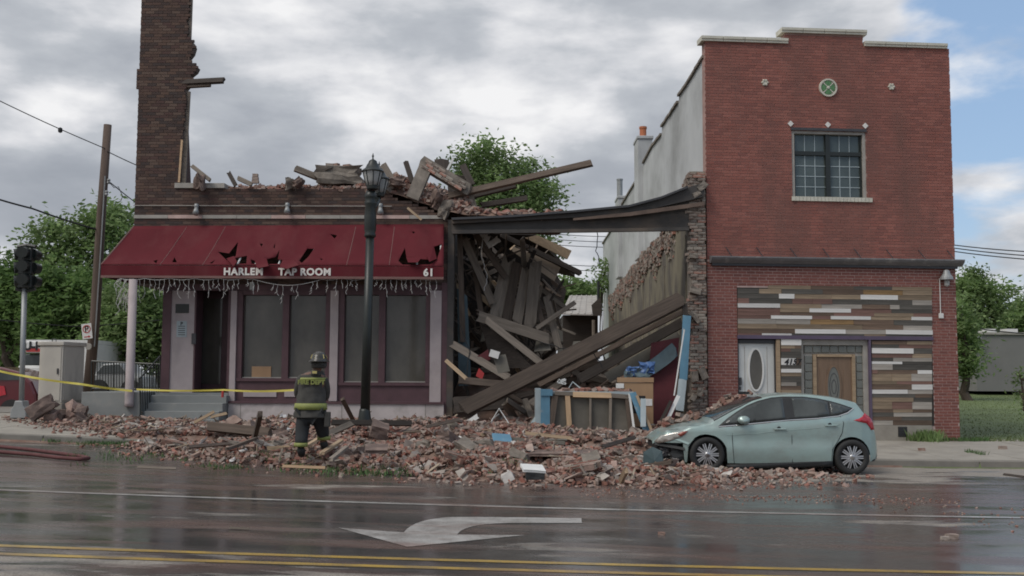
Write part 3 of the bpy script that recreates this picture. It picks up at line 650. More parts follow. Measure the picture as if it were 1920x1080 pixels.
# salvaged-plank cladding
rowsA = [(536,543,[(1440,0),(1520,'T'),(1600,'B'),(1672,'K'),(1747,'T')]),
 (543,552,[(1383,0),(1423,'K'),(1465,'T'),(1542,'K'),(1618,'B'),(1692,'O'),(1747,'T')]),
 (552,561,[(1383,0),(1460,'K'),(1489,'W'),(1558,'T'),(1613,'T'),(1683,'W'),(1747,'T')]),
 (561,570.5,[(1383,0),(1404,'R'),(1485,'K'),(1523,'R'),(1560,'R'),(1628,'K'),(1710,'K'),(1747,'G')]),
 (570.5,578.5,[(1383,0),(1462,'W'),(1540,'T'),(1616,'G'),(1668,'B'),(1686,'G'),(1747,'K')]),
 (578.5,586,[(1383,0),(1462,'R'),(1517,'T'),(1595,'W'),(1671,'R'),(1747,'K')]),
 (586,592.5,[(1383,0),(1462,'R'),(1485,'B'),(1563,'B'),(1638,'R'),(1712,'T'),(1747,'R')]),
 (592.5,599,[(1383,0),(1445,'R'),(1522,'W'),(1557,'R'),(1632,'W'),(1708,'T'),(1747,'W')]),
 (599,608.5,[(1383,0),(1454,'G'),(1519,'G'),(1600,'O'),(1675,'B'),(1747,'K')]),
 (608.5,617.5,[(1383,0),(1456,'T'),(1540,'T'),(1617,'T'),(1693,'B'),(1747,'G')]),
 (617.5,626,[(1383,0),(1490,'B'),(1585,'W'),(1660,'G'),(1748,'W')]),
 (626,630,[(1383,0),(1428,'R'),(1484,'W'),(1620,'K'),(1660,'T'),(1747,'K')]),
 (638,645,[(1634,0),(1700,'B'),(1747,'T')]),(645,652,[(1634,0),(1685,'K'),(1747,'R')]),(652,662,[(1634,0),(1712,'W'),(1747,'K')]),
 (662,670,[(1634,0),(1710,'R'),(1747,'T')]),(670,677,[(1634,0),(1674,'K'),(1710,'G'),(1747,'G')]),(677,682,[(1634,0),(1691,'W'),(1747,'K')]),
 (682,693,[(1634,0),(1673,'G'),(1747,'K')]),(693,700,[(1634,0),(1645,'R'),(1720,'B'),(1747,'W')]),(700,714,[(1634,0),(1672,'T'),(1708,'T'),(1747,'G')]),
 (714,720,[(1634,0),(1681,'T'),(1747,'R')]),(720,730,[(1634,0),(1709,'B'),(1748,'W')]),(730,738,[(1634,0),(1701,'W'),(1748,'G')]),
 (738,745,[(1634,0),(1715,'K'),(1747,'B')]),(745,753,[(1634,0),(1712,'T'),(1747,'K')]),(753,767,[(1634,0),(1672,'T'),(1710,'R'),(1747,'G')]),
 (767,773,[(1634,0),(1674,'B'),(1711,'T'),(1747,'B')]),(773,781,[(1634,0),(1675,'K'),(1747,'G')]),(781,788,[(1634,0),(1690,'B'),(1747,'K')]),(788,797,[(1634,0),(1674,'G'),(1747,'B')]),
 (636.5,648,[(1464,0),(1502,'W')]),(648,654,[(1464,0),(1490,'T'),(1502,'B')]),(654,660,[(1464,0),(1482,'R'),(1502,'K')]),(660,672,[(1464,0),(1502,'K')]),
 (672,685,[(1464,0),(1492,'W'),(1502,'B')]),(685,692,[(1464,0),(1502,'K')]),(692,699,[(1464,0),(1502,'W')]),(699,706,[(1464,0),(1502,'T')]),(706,717,[(1464,0),(1502,'K')]),
 (717,724,[(1464,0),(1493,'G'),(1502,'K')]),(724,731,[(1464,0),(1502,'B')]),(731,745,[(1464,0),(1502,'T')]),(745,760,[(1464,0),(1502,'K')]),(760,780,[(1464,0),(1502,'B')]),(780,815,[(1464,0),(1502,'T')])]
clad = MB().bb(pu0, pu1, -.008, -.002, rv(800), rv(541)-.001)
cl2 = MB().bb(pu0, pu1, -.007, .0, vlin, rv(541)).bb(du1, pu1, -.007, .0, rv(798), vlin).bb(ru(1464,700), ru(1502,700), -.2, .0, VB, vlin).build('cladding', 'dark_void', house, M=RB.M)
for y0, y1, segs in rowsA:
    x = segs[0][0]
    for x1, c in segs[1:]:
        ym = (y0+y1)/2; u0, u1 = RB.px(x, ym)[0], RB.px(x1, ym)[0]; z1, z0 = rv(y0), rv(y1)
        th = random.uniform(.012, .026)+(.008 if c == 'W' else 0)
        Lx, Wz = u1-u0-.004, z1-z0-.004
        me = bpy.data.meshes.new('plank'); me.from_pydata([tuple(v) for v in UNIT*np.array([Lx, th, Wz])], [], [tuple(f) for f in BOXF]); me.materials.append(MT['plank_'+c])
        inst(me, 'plank', RB.M @ Matrix.Translation(((u0+u1)/2, .001+th/2, (z0+z1)/2)) @ Matrix.Rotation(random.uniform(-.004,.004), 4, 'Y'), cl2)
        x = x1
text_on('house_number', '4157', .205, 'black_paint', facing(RB.w(*RB.px(1485, 679), .036), RB.U, RB.Nn), cl2, extrude=.003, bold=.006, shear=.25, spacing=1.05)
fbox(RB, 1383, 1750, 629.5, 636.5, 0, .05).build('door_lintel', 'purple', house, M=RB.M)
fbox(RB, 1631, 1635, 636.5, 829, -.2, .045).build('door_trim', 'purple', house, M=RB.M)
fbox(RB, 1457, 1464, 636.5, 829, -.2, .03).build('door_trim', 'wood_tan', house, M=RB.M)
fbox(RB, 1634.5, 1748, 797.5, 830, -.008, .03).build('foundation', 'concrete', house, M=RB.M)
gr = fbox(RB, 1684, 1701, 800, 819, .03, .036).build('vent_grille', 'dark_void', house, M=RB.M)
for k in range(6): fbox(RB, 1685, 1700, 801+k*3, 802.6+k*3, .036, .05).build('louvre', 'dark_metal', gr, M=RB.M)
# white door with an oval light
du, dv = RB.px(1419, 693)
dr = fbox(RB, 1386, 1453, 644, 822, -.2, -.09).build('door', 'white_door', house, M=RB.M); dr['label'] = 'white door with an oval glass'
fr_ = fbox(RB, 1383.5, 1386, 637, 822, -.2, -.04); fbox(RB, 1453, 1457, 637, 822, -.2, -.04, fr_); fbox(RB, 1386, 1453, 637, 643.5, -.2, -.04, fr_); fr_.build('door_frame', 'dark_metal', dr, M=RB.M)
def oval(rx, rz, d0, d1, n=36): return MB().prism([(du+rx*math.cos(2*math.pi*k/n), dv+rz*math.sin(2*math.pi*k/n)) for k in range(n)], d0, d1, lambda p, q, d: (p, d, q))
def ovring(rx, rz, w_, d0, d1, n=40):
    m = MB()
    rings = []
    for k in range(n+1):
        a = 2*math.pi*k/n; c, s = math.cos(a), math.sin(a)
        rings.append([(du+(rx+w_)*c, d0, dv+(rz+w_)*s), (du+(rx+w_)*c, d1, dv+(rz+w_)*s), (du+rx*c, d1, dv+rz*s), (du+rx*c, d0, dv+rz*s)])
    return m.loft(rings, False)
ovring(.165, .505, .045, -.09, -.055).build('oval_frame', 'white_paint', dr, M=RB.M, fix=True)
oval(.165, .505, -.092, -.075).build('oval_glass', 'glass_dark', dr, M=RB.M, fix=True)
lk = fbox(RB, 1386.5, 1391, 708, 722, -.09, -.03); fbox(RB, 1386.5, 1390, 725, 731, -.09, -.04, lk); lk.build('lock', 'dark_metal', dr, M=RB.M)
for x0, x1, y0, y1 in ((1396,1397,650,741),(1438,1439,650,741),(1397,1438,740,741)): fbox(RB, x0, x1, y0, y1, -.09, -.085).build('moulding', 'stone', dr, M=RB.M)
# glass-block surround and brown door
gs = fbox(RB, 1502, 1631, 637, 647, -.19, -.04); fbox(RB, 1502, 1507.5, 647, 829, -.19, -.04, gs); fbox(RB, 1620, 1631, 647, 829, -.19, -.04, gs)
fbox(RB, 1507.5, 1620, 647, 664, -.19, -.12, gs); fbox(RB, 1507.5, 1526, 664, 829, -.19, -.12, gs); fbox(RB, 1605, 1620, 664, 829, -.19, -.12, gs)
gs = gs.build('glass_block_surround', 'stone', house, M=RB.M)
def gblock(x0, x1, y0, y1): fbox(RB, x0, x1, y0, y1, -.13, -.09).build('glass_block', 'glass_block', gs, M=RB.M, bevel=.012)
for k in range(7): gblock(1508.5+k*16, 1523+k*16, 648.5, 661.5)
for k in range(10):
    for x0 in (1509, 1606): gblock(x0, x0+(14.5 if x0 < 1600 else 13), 667+k*15.6, 681+k*15.6)
du, dv = RB.px(1566, 725)
bd = fbox(RB, 1532, 1599, 669, 822, -.2, -.10).build('door', 'door_brown', house, M=RB.M); bd['label'] = 'brown door with an arched leaded oval glass'
fr_ = fbox(RB, 1526, 1532, 664, 822, -.2, -.06); fbox(RB, 1599, 1605, 664, 822, -.2, -.06, fr_); fbox(RB, 1532, 1599, 664, 669, -.2, -.06, fr_); fr_.build('door_frame', 'wood_tan', bd, M=RB.M)
ovring(.16, .50, .04, -.10, -.075).build('oval_frame', 'door_brown', bd, M=RB.M, fix=True); oval(.16, .50, -.102, -.088).build('oval_glass', 'glass_block', bd, M=RB.M, fix=True)
for s_ in (.35, .7):
    ovring(.15*s_, .48*s_, .012, -.088, -.08, 24).build('came', 'dark_metal', bd, M=RB.M, fix=True)
for x0, x1 in ((1538,1550),(1582,1594)): fbox(RB, x0, x1, 690, 770, -.10, -.092).build('panel', 'door_brown', bd, M=RB.M)
# wall lamp with conduit
wl = thing('wall_lamp', RB.w(*RB.px(1771, 525), .03), 'grey bell-shaped wall lamp on the brick pier above the lawn side', 'lamp')
u, v = RB.px(1770, 521)
MB().lathe([(.02,.20),(.07,.18),(.10,.08),(.155,0),(.165,-.06),(.14,-.06)], RB.w(u, v, .14), 16).build('shade', 'grey_metal', wl)
MB().lathe([(.05,0),(.07,-.05),(.06,-.15),(.02,-.18)], RB.w(u, v-.06, .14), 12).build('globe', 'glass_lamp', wl)
MB().beam(RB.w(u, v+.12, .14), RB.w(u, v+.12, .0), .05, .05).build('bracket', 'dark_metal', wl)
u2, v2 = RB.px(1763, 592); MB().tube([RB.w(u2, v-.02, .02), RB.w(u2, v2, .02)], .012, 6).build('conduit', 'white_paint', wl)
MB().bb(u2-.05, u2+.06, .003, .07, v2-.07, v2+.06).build('junction_box', 'white_paint', wl, M=RB.M, bevel=.01)
# ------------------------------------------------------------------ left-hand brown brick tavern
LB = Frame((838-960)/FPX*FAC, FAC, -1.5)
lu = lambda x, y=450: LB.px(x, y)[0]
lv = lambda y, x=540: LB.px(x, y)[1]
UL = lu(251, 420); UG = lu(303, 620); VTOP = lv(352); VBL = ground(-5, FAC)
tav = thing('tavern_building', LB.w(UL/2, VBL), 'brown brick tavern with a maroon shopfront, its upper storey torn away', 'building')
tow = [(352,337),(300,339),(250,343),(200,347),(165,349),(160,353),(150,362),(140,358),(132,368),(124,372),(116,360),(108,354),(98,362),(85,366),(76,362),(70,352),(40,353),(0,356),(-60,358)]
def tow_u(v):
    for (y0, x0), (y1, x1) in zip(tow[:-1], tow[1:]):
        va, vb = LB.px(x0, y0)[1], LB.px(x1, y1)[1]
        if va <= v <= vb: return LB.px(x0+(x1-x0)*(v-va)/(vb-va), y0+(y1-y0)*(v-va)/(vb-va))[0]
    return LB.px(337, 352)[0]
VT = LB.px(300, -45)[1]; vB0 = lv(533)
rj = random.Random(5)
def left_edge(v):
    return UL-(.06 if LB.px(262,165)[1] < v < LB.px(262,128)[1] else 0)
def iv_left(v):
    if v > VTOP: return [(left_edge(v), tow_u(v)+rj.uniform(-.02, .03))]
    r = 0
    vb0, vb1 = LB.px(840, 408)[1], LB.px(690, 352)[1]
    if v > vb0: r = lu(838)+(lu(695)-lu(838))*(v-vb0)/(vb1-vb0)+rj.uniform(-.08, .12)
    return [(UL, min(0, r))]
brick_wall(LB, tav, iv_left, vB0, VT, 'brick_brown', 300, singles_first='rand')
bk = MB(); vb0, vb1 = LB.px(840, 410)[1], VTOP-.03
bk.prism([(UL+.004,vB0),(-.004,vB0),(-.004,vb0-.1),(lu(700)-.1,vb1),(UL+.004,vb1)], -.33, -.008, lambda p, q, d: (p, d, q))
tp = [(LB.px(x, y)[0]-.05, LB.px(x, y)[1]) for y, x in tow]; tp[0] = (tp[0][0], vb1+.002)
bk.prism([(UL+.004, vb1+.002)]+[t for t in tp if t[1] < VT]+[(tp[-2][0], VT-.01), (UL+.004, VT-.01)], -.33, -.008, lambda p, q, d: (p, d, q))
bk.build('wall', 'mortar_brown', tav, M=LB.M, fix=True)
# side return of the standing corner
MB().prism([(-.34,vB0),(-.34,VT),(-2.2,VT),(-2.5,VT-2),(-2.9,VT-2.6),(-3.4,lv(300)),(-6,VTOP),(-9,VTOP-.4),(-9,vB0)], UL+.01, UL+.33, lambda a, b, d: (d, a, b)).build('side_wall', 'brick_brown', tav, M=LB.M, fix=True)
fbox(LB, 327, 421, 343, 352.5, -.3, .05).build('window_sill', 'stone', tav, M=LB.M, bevel=.008)
# torn window jamb on the standing corner
MB().beam(LB.w(lu(340,345)+.03, lv(342), -.1), LB.w(lu(349,170)+.03, LB.px(349,170)[1], -.1), .10, .07).build('window_jamb', 'wood_grey', tav)
MB().beam(LB.w(lu(337,343)-.02, lv(342), .0), LB.w(lu(342,262)-.01, LB.px(342,262)[1], .0), .05, .03).build('window_jamb', 'wood_new', tav)
MB().beam(LB.w(lu(351,75)+.03, LB.px(351,75)[1], -.1), LB.w(lu(354,0)+.03, LB.px(354,-40)[1], -.1), .08, .07).build('window_jamb', 'wood_grey', tav)
# belt course and the band below it
a, b = lu(251, 406), lu(833, 406)
n = 9
for k in range(n): MB().bb(a+(b-a)*k/n+.004, a+(b-a)*(k+1)/n-.004, -.1, .025, lv(410), lv(403.5)).build('belt_stone', 'mortar_low' if k % 3 == 1 else 'stone', tav, M=LB.M)
# shopfront at street level
VP0 = VBL-.05
def sb(x0, x1, y0, y1, d0, d1, m, name, par=None, **kw): return fbox(LB, x0, x1, y0, y1, d0, d1).build(name, m, par or tav, M=LB.M, **kw)
sb(303, 838, 500, 545, -.33, -.02, 'maroon', 'fascia')
MB().bb(UG, UG+.25, -9, -.33, VP0, vB0).build('side_wall', 'pink_paint', tav, M=LB.M)
sb(303, 319, 545, 745, -.33, .0, 'maroon', 'corner_post'); sb(319, 363, 545, 745, -.33, -.03, 'pink_paint', 'pier')
sb(426, 431, 545, 760, -1.2, -.01, 'maroon', 'door_jamb'); sb(363, 366, 545, 745, -.6, -.02, 'maroon', 'door_jamb')
sb(431, 442, 545, 752, -.3, .05, 'pink_paint', 'pilaster'); sb(618, 633, 545, 752, -.3, .05, 'pink_paint', 'pilaster'); sb(806, 827, 545, 757, -.3, .05, 'pink_paint', 'pilaster')
sb(827, 838, 530, 790, -.3, .03, 'maroon', 'corner_post')
for xa, xb, xm, yb in ((442, 618, 535, 709), (633, 806, 716, 717)):
    wn = MB(); fbox(LB, xa, xa+12, 545, yb, -.2, .0, wn); fbox(LB, xb-8, xb, 545, yb, -.2, .0, wn); fbox(LB, xa+12, xb-8, 545, 553, -.2, .0, wn); fbox(LB, xm-6, xm+6, 553, yb, -.2, -.005, wn); fbox(LB, xa, xb, yb, yb+6, -.2, .02, wn)
    wn = wn.build('window', 'maroon', tav, M=LB.M)
    for x0, x1 in ((xa+12, xm-6), (xm+6, xb-8)): sb(x0, x1, 553, yb, -.16, -.145, 'glass_dark', 'pane', wn)
    for x0, x1 in ((xa+12, xm-6), (xm+6, xb-8)): sb(x0, x1, yb-2, yb, -.145, -.06, 'stone', 'sill', wn)
    sb(xa, xb, yb+6, 757, -.25, -.03, 'maroon', 'stall_riser')
    if xa < 500:
        for x0, x1 in ((456,518),(533,560),(565,612)): sb(x0, x1, 733, 744, -.03, -.005, 'pink_paint', 'riser_panel')
sb(472, 508, 687, 712, -.144, -.12, 'cardboard', 'window_notice')
sb(424, 832, 755, 812, -.4, .12, 'plinth_paint', 'plinth', bevel=.01); sb(424, 832, 753, 757, -.3, .16, 'maroon', 'plinth_cap')
for x in (450, 640, 797): sb(x, x+1.2, 758, 800, .12, .123, 'kerb', 'plinth_joint')
sb(366, 426, 545, 745, -1.2, -1.1, 'maroon', 'door'); sb(377, 415, 560, 720, -1.1, -1.08, 'glass_dark', 'door_glass')
sb(359, 367, 625, 645, -.03, .03, 'dark_metal', 'letter_box')
sb(329, 354, 570, 587, -.03, -.015, 'black_metal', 'plaque')
nc = sb(331, 350, 602, 632, -.03, -.02, 'pale_blue', 'notice')
for k in range(5): sb(334, 347, 611+k*4, 612.3+k*4, -.02, -.017, 'dark_metal', 'notice_line', nc)
text_on('notice_mark', 'P', .12, 'black_paint', facing(LB.w(*LB.px(340, 607), -.016), LB.U, LB.Nn), nc, extrude=.001, bold=.003)
# carcass behind the shopfront, coloured near-black in place of interior shade
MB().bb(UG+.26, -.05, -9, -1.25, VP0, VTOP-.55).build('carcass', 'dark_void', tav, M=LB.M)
sb(838, 850, 412, 792, -.3, .03, 'steel_dark', 'steel_post')
# conduit and flood lamps
a, b = LB.w(lu(251, 386), lv(386), .03), LB.w(lu(735, 386), lv(387), .03)
MB().tube([a, b], .012, 6).build('conduit', 'stone', label='thin grey conduit running along the brown brick above the awning', cat='conduit')
for i, (x, y, lb) in enumerate(((370,389,'grey flood lamp over the awning nearest the standing corner'),(540,387,'grey flood lamp over the middle of the maroon awning'),(714,388,'grey flood lamp just right of the street lamp head'))):
    t_ = thing('flood_lamp', LB.w(lu(x, y), lv(y+8), .06), lb, 'lamp', 'flood lamps above the awning')
    c = LB.w(lu(x, y), lv(y), .05)
    MB().lathe([(.0,.07),(.05,.06),(.065,.0),(.05,-.06),(.0,-.07)], c+Vector((0,-.02,.02)), 12).build('housing', 'grey_metal', t_, smooth=True)
    MB().tube([c+Vector((0,-.03,-.03)), c+Vector((.01,-.08,-.09)), c+Vector((.02,-.14,-.19))], [.045,.06,.085], 12).build('head', 'grey_metal', t_, smooth=True)
    MB().lathe([(.08,0),(.06,-.02),(0,-.03)], c+Vector((.02,-.145,-.195)), 12).build('lens', 'glass_lamp', t_)
# ------------------------------------------------------------------ awning
AD = 1.0
aw = thing('awning', LB.w(lu(510), lv(520), AD), 'torn maroon fabric awning lettered along its front edge', 'awning')
pA, pB, pC = LB.w(*LB.px(832, 421, .03), .03), LB.w(*LB.px(251, 425, .03), .03), LB.w(*LB.px(832, 500, AD), AD)
anorm = (pB-pA).cross(pC-pA).normalized()
if anorm.y > 0: anorm = -anorm
def onaw(x, y, off=0):
    r = ray(x, y); t_ = (pA-CAM).dot(anorm)/r.dot(anorm); return CAM+r*t_+anorm*off
outer = [(251,425),(350,424),(450,424),(560,423),(700,422),(832,421),(832,440),(832,470),(832,500),(750,499.5),(650,499),(560,498.5),(460,498),(360,497.5),(280,497),(190,497)]
holes = [[(408,471),(429,474),(446,452),(442,480),(425,488)],[(429,490),(442,484),(463,479),(462,495),(440,496)],[(470,486),(478,490),(500,486),(517,482),(524,467),(521,487),(551,490),(556,495),(500,496),(472,495.5)],
 [(561,489),(576,465),(589,466),(578,482),(566,494)],[(747,489),(759,463),(762,484),(806,487),(813,461),(829,457),(819,487),(806,497),(755,497)],[(619,438),(632,440),(627,446)],[(288,489),(296,487),(293,495)],[(323,492),(327,482),(332,492)],[(393,494),(404,487),(398,495)],
 [(487,456),(493,457),(490,463)],[(513,462),(516,453),(515,465)],[(772,434),(779,435),(775,438)],[(600,484),(606,485),(602,488)]]
def inpoly(x, y, pl):
    c = False; j = len(pl)-1
    for i in range(len(pl)):
        (xi, yi), (xj, yj) = pl[i], pl[j]
        if (yi > y) != (yj > y) and x < (xj-xi)*(y-yi)/(yj-yi)+xi: c = not c
        j = i
    return c
flat_ = list(outer); ed = [(i, (i+1) % len(outer)) for i in range(len(outer))]
for h in holes:
    o_ = len(flat_); flat_ += h; ed += [(o_+i, o_+(i+1) % len(h)) for i in range(len(h))]
for gxp in range(196, 832, 9):
    for gyp in (430,437,444,451,458,465,472,479,486,492):
        if inpoly(gxp, gyp, outer) and not any(inpoly(gxp, gyp, h) for h in holes): flat_.append((gxp+random.uniform(-1,1), gyp))
rv_, re_, rf_ = geometry.delaunay_2d_cdt([Vector(p) for p in flat_], ed, [], 0, 1e-4)[:3]
RAF = (190, 300, 380, 441, 475, 519, 577, 650, 730, 781, 832)
def awsag(x, y):
    t = max(0., min(1., (y-424)/74)); xb = 190+(x-(251-61*t))/(832-(251-61*t))*642
    for a_, b_ in zip(RAF[:-1], RAF[1:]):
        if a_ <= xb <= b_: f = (xb-a_)/(b_-a_); return -math.sin(math.pi*t)*(.016+.0006*(b_-a_)*math.sin(math.pi*f))+.012*mnoise.noise(Vector((x*.045, y*.09, 0)))*math.sin(math.pi*t)
    return 0.
m = MB(); m.v = [tuple(onaw(p.x, p.y, awsag(p.x, p.y)+.012)) for p in rv_]
for f_ in rf_:
    cxx, cyy = sum(rv_[i].x for i in f_)/3, sum(rv_[i].y for i in f_)/3
    if inpoly(cxx, cyy, outer) and not any(inpoly(cxx, cyy, h) for h in holes): m.f.append(tuple(f_))
cv = m.build('canopy', 'awning', aw, fix=True, smooth=True); md = cv.modifiers.new('solid', 'SOLIDIFY'); md.thickness = .008
lf, lt = onaw(190, 497), onaw(251, 425)
vl = MB(); 
def val(px0, px1, n_):
    r = []
    for k in range(n_+1):
        x = px0+(px1-px0)*k/n_; top = onaw(x, 497+(x-190)*.0045); bot = top+Vector((0,0,-.29))
        r.append([top, top+LB.Nn*.012, bot+LB.Nn*(.012+.01*math.sin(k*1.7)), bot+LB.Nn*(.01*math.sin(k*1.7))])
    vl.loft(r)
val(190, 832, 26); vl.build('valance', 'awning', aw, fix=True)
bt = MB(); rr = []
for k in range(27):
    x = 190+642*k/26; top = onaw(x, 497+(x-190)*.0045)+Vector((0,0,-.255))+LB.Nn*.014; rr.append([top, top+LB.Nn*.008, top+LB.Nn*.008+Vector((0,0,-.06)), top+Vector((0,0,-.06))])
bt.loft(rr).build('hem_tape', 'awning_trim', aw, fix=True)
lb = lf+Vector((0,0,-.29)); back = -LB.Nn*2.6
m = MB().add([lf, lt, lt+back, lf+back], [(0,1,2,3)]).add([lf, lf+back, lb+back, lb], [(0,1,2,3)]); e = m.build('end_panel', 'awning', aw); md = e.modifiers.new('solid', 'SOLIDIFY'); md.thickness = .008
MB().prism([(pA.y,pA.z),(pC.y,pC.z),(pC.y,pC.z-.29),(pA.y,pA.z-.9)], pA.x+.002, pA.x+.012, lambda a, b, d: (d, a, b)).build('end_panel', 'awning', aw, fix=True)
MB().tube([lf+Vector((0,0,.01)), lt+Vector((0,0,.01))], .02, 6).build('hip_seam', 'awning_trim', aw)
for x in (300, 380, 650, 730):
    xt = 251+(x-190)*(832-251)/(832-190); MB().tube([onaw(x+(xt-x)*t_/6, 498+(426-498)*t_/6, awsag(x+(xt-x)*t_/6, 498+(426-498)*t_/6)+.016) for t_ in range(7)], .009, 5).build('seam', 'awning_trim', aw)
for x in (300, 380, 441, 475, 519, 577, 650, 730, 781, 826):
    xt = 251+(x-190)*(832-251)/(832-190)
    MB().tube([onaw(x, 499, -.055), onaw(xt, 426, -.055)], .022, 6).build('frame_tube', 'white_paint', aw)
MB().tube([onaw(195, 494, -.04), onaw(830, 497, -.04)], .022, 6).build('frame_tube', 'white_paint', aw)
for pl in ([(425,486),(439,482),(447,500),(440,507)],[(478,490),(500,486),(506,508),(484,511)],[(530,489),(551,490),(563,506),(540,512),(526,509)],[(762,484),(790,486),(784,501),(766,500)],[(813,461),(819,487),(806,500),(801,487)]):
    fl = MB().add([onaw(pl[0][0], pl[0][1], .02), onaw(pl[1][0], pl[1][1], .03), onaw(pl[2][0], pl[2][1], .16), onaw(pl[3][0], pl[3][1], .14)]+([onaw(pl[4][0], pl[4][1], .13)] if len(pl) > 4 else []), [tuple(range(len(pl)))])
    o = fl.build('torn_flap', 'awning', aw); md = o.modifiers.new('solid', 'SOLIDIFY'); md.thickness = .006
def vtext(s, x, size, name, **kw):
    c = onaw(x, 497+(x-190)*.0045)+Vector((0,0,-.155))+LB.Nn*.028
    text_on(name, s, size, 'lettering', facing(c, LB.U, LB.Nn), aw, extrude=.002, **kw)
vtext('HARLEM', 457, .24, 'lettering', bold=.010, spacing=1.12); vtext('TAP ROOM', 572, .24, 'lettering', bold=.010, spacing=1.08); vtext('61', 804, .25, 'lettering', bold=.010, spacing=1.08)
# icicle light string
ic = thing('icicle_lights', LB.w(lu(520), lv(545), AD-.05), 'string of white icicle lights hanging under the awning edge', 'light string')
pts = []
for k in range(66):
    x = 225+(826-225)*k/65; sag = 10*math.sin(max(0, min(1, (x-470)/150))*math.pi); pts.append(onaw(x, 0 or 524+sag*.9)*1.0)
def drop(x, y, d=AD-.06): return LB.w(*LB.px(x, y, d), d)
cord = [drop(225+601*k/65, 522+(13 if 470 < 225+601*k/65 < 610 else 3)*math.sin(math.pi*((225+601*k/65-470)/140 if 470 < 225+601*k/65 < 610 else (k % 5)/5))) for k in range(66)]
MB().tube(cord, .0055, 5).build('cord', 'icicle', ic)
for k in range(65):
    if rj.random() < .12: continue
    p0 = cord[k]; ln = rj.uniform(.10, .42)*(1.3 if k < 8 else 1); mb = MB(); q = [p0]
    for s_ in range(1, 5): q.append(p0+Vector((rj.uniform(-.03,.03), rj.uniform(-.02,.02), -ln*s_/4)))
    mb.tube(q, .0042, 4)
    for s_ in (2, 3, 4): mb.tube([q[s_], q[s_]+Vector((rj.uniform(-.06,.06), 0, -.055))], [.006,.004], 4)
    mb.build('strand', 'icicle', ic)
for k in range(14):
    mb = MB(); p0 = drop(222+k*2.2, 523); q = [p0]
    for s_ in range(1, 6): q.append(p0+Vector((rj.uniform(-.12,.12), rj.uniform(-.04,.04), -rj.uniform(.08,.2)*s_)))
    mb.tube(q, .006, 4).build('strand', 'icicle', ic)
MB().bb(-.06,.06,-.05,.05,-.1,.1).build('eave_lamp', 'grey_metal', M=Matrix.Translation(drop(473, 537, .3)), label='small pale lamp fixture under the awning among the icicle lights', cat='lamp', bevel=.02)
# ------------------------------------------------------------------ corner porch: low wall, steps, column, rails
porch = thing('porch', LB.w(lu(290), VBL), 'grey concrete corner porch with steps up to the tavern door', 'porch')
vpf = LB.px(215, 735, 1.0)[1]
zl = LB.px(210, 794, 1.0)[1]
up0, up1 = LB.px(152, 760, 1.0)[0], LB.px(262, 760, 1.0)[0]
MB().bb(up0, up1, -4, 1.0, zl-.15, vpf).build('low_wall', 'porch_grey', porch, M=LB.M, bevel=.012)
MB().bb(up1, lu(428,745), -4, .02, zl-.1, vpf-.02).build('porch_floor', 'porch_grey', porch, M=LB.M)
for k in range(4):
    top = vpf-.02-(k)*(vpf-zl)/4-.06; MB().bb(up1+.002, LB.px(424, 770, .3)[0], .02, .30+.30*k, zl-.12, top).build('step', 'porch_grey', porch, M=LB.M, bevel=.012)
cu = LB.px(254.5, 650, .75)[0]
MB().lathe([(.11,0),(.105,.1),(.10,LB.px(254,526,.75)[1]-vpf+.35)], LB.w(cu, vpf-.35, .75+.31), 18).build('column', 'pink_paint', label='round pale post holding up the corner of the awning', cat='column', smooth=True)
hr = thing('handrail', LB.w(up1+.1, zl, .9), 'black iron handrail beside the porch steps', 'handrail')
p0, p1 = LB.w(*LB.px(262, 710, 1.1), 1.1), LB.w(*LB.px(300, 668, -.4), -.4)
MB().tube([p0, p1], .022, 6).build('top_rail', 'black_metal', hr); b0, b1 = LB.w(*LB.px(264, 783, 1.1), 1.1), LB.w(*LB.px(301, 735, -.4), -.4)
MB().tube([p0, b0], .02, 6).build('post', 'black_metal', hr); MB().tube([p1, b1], .02, 6).build('post', 'black_metal', hr)
for k in range(1, 9):
    t_ = k/9; MB().tube([p0.lerp(p1, t_), b0.lerp(b1, t_)], .011, 5).build('baluster', 'black_metal', hr)
rl = thing('railing', LB.w(UL, vpf, -3.4), 'black iron railing along the back of the porch', 'railing')
r0, r1 = P(172, 677, 31.4), P(302, 683, 31.2); q0, q1 = P(172, 728, 31.4), P(302, 730, 31.2)
MB().tube([r0, r1], .025, 6).build('top_rail', 'black_metal', rl); MB().tube([q0, q1], .02, 6).build('bottom_rail', 'black_metal', rl)
for k in range(26):
    t_ = k/25; MB().tube([r0.lerp(r1, t_), q0.lerp(q1, t_)-Vector((0,0,.12 if k % 8 == 0 else 0))], .022 if k % 8 == 0 else .012, 5).build('baluster', 'black_metal', rl)
# ------------------------------------------------------------------ collapsed middle bay
# standing remains of the party wall against the right-hand building
pw = thing('party_wall', (4.7, FAC, ground(4.7, FAC)), 'broken remains of the party wall beside the red brick building, plaster still on it', 'wall')
prof = [(27.6,6.95),(28.2,6.75),(29,6.5),(30,6.35),(31.2,6.1),(32.4,6.15),(33.2,5.85),(34.6,6.05),(36,5.9),(37.5,6.0),(39,5.75),(41,5.85),(43,5.6),(45,5.75),(48,5.4),(51,5.5)]
zb = ground(4.7, FAC)-.1
MB().prism([(27.6,zb)]+prof+[(51,zb)], 4.52, 4.925, lambda a, b, d: (d, a, b)).build('plaster_face', 'plaster_tan', pw, fix=True)
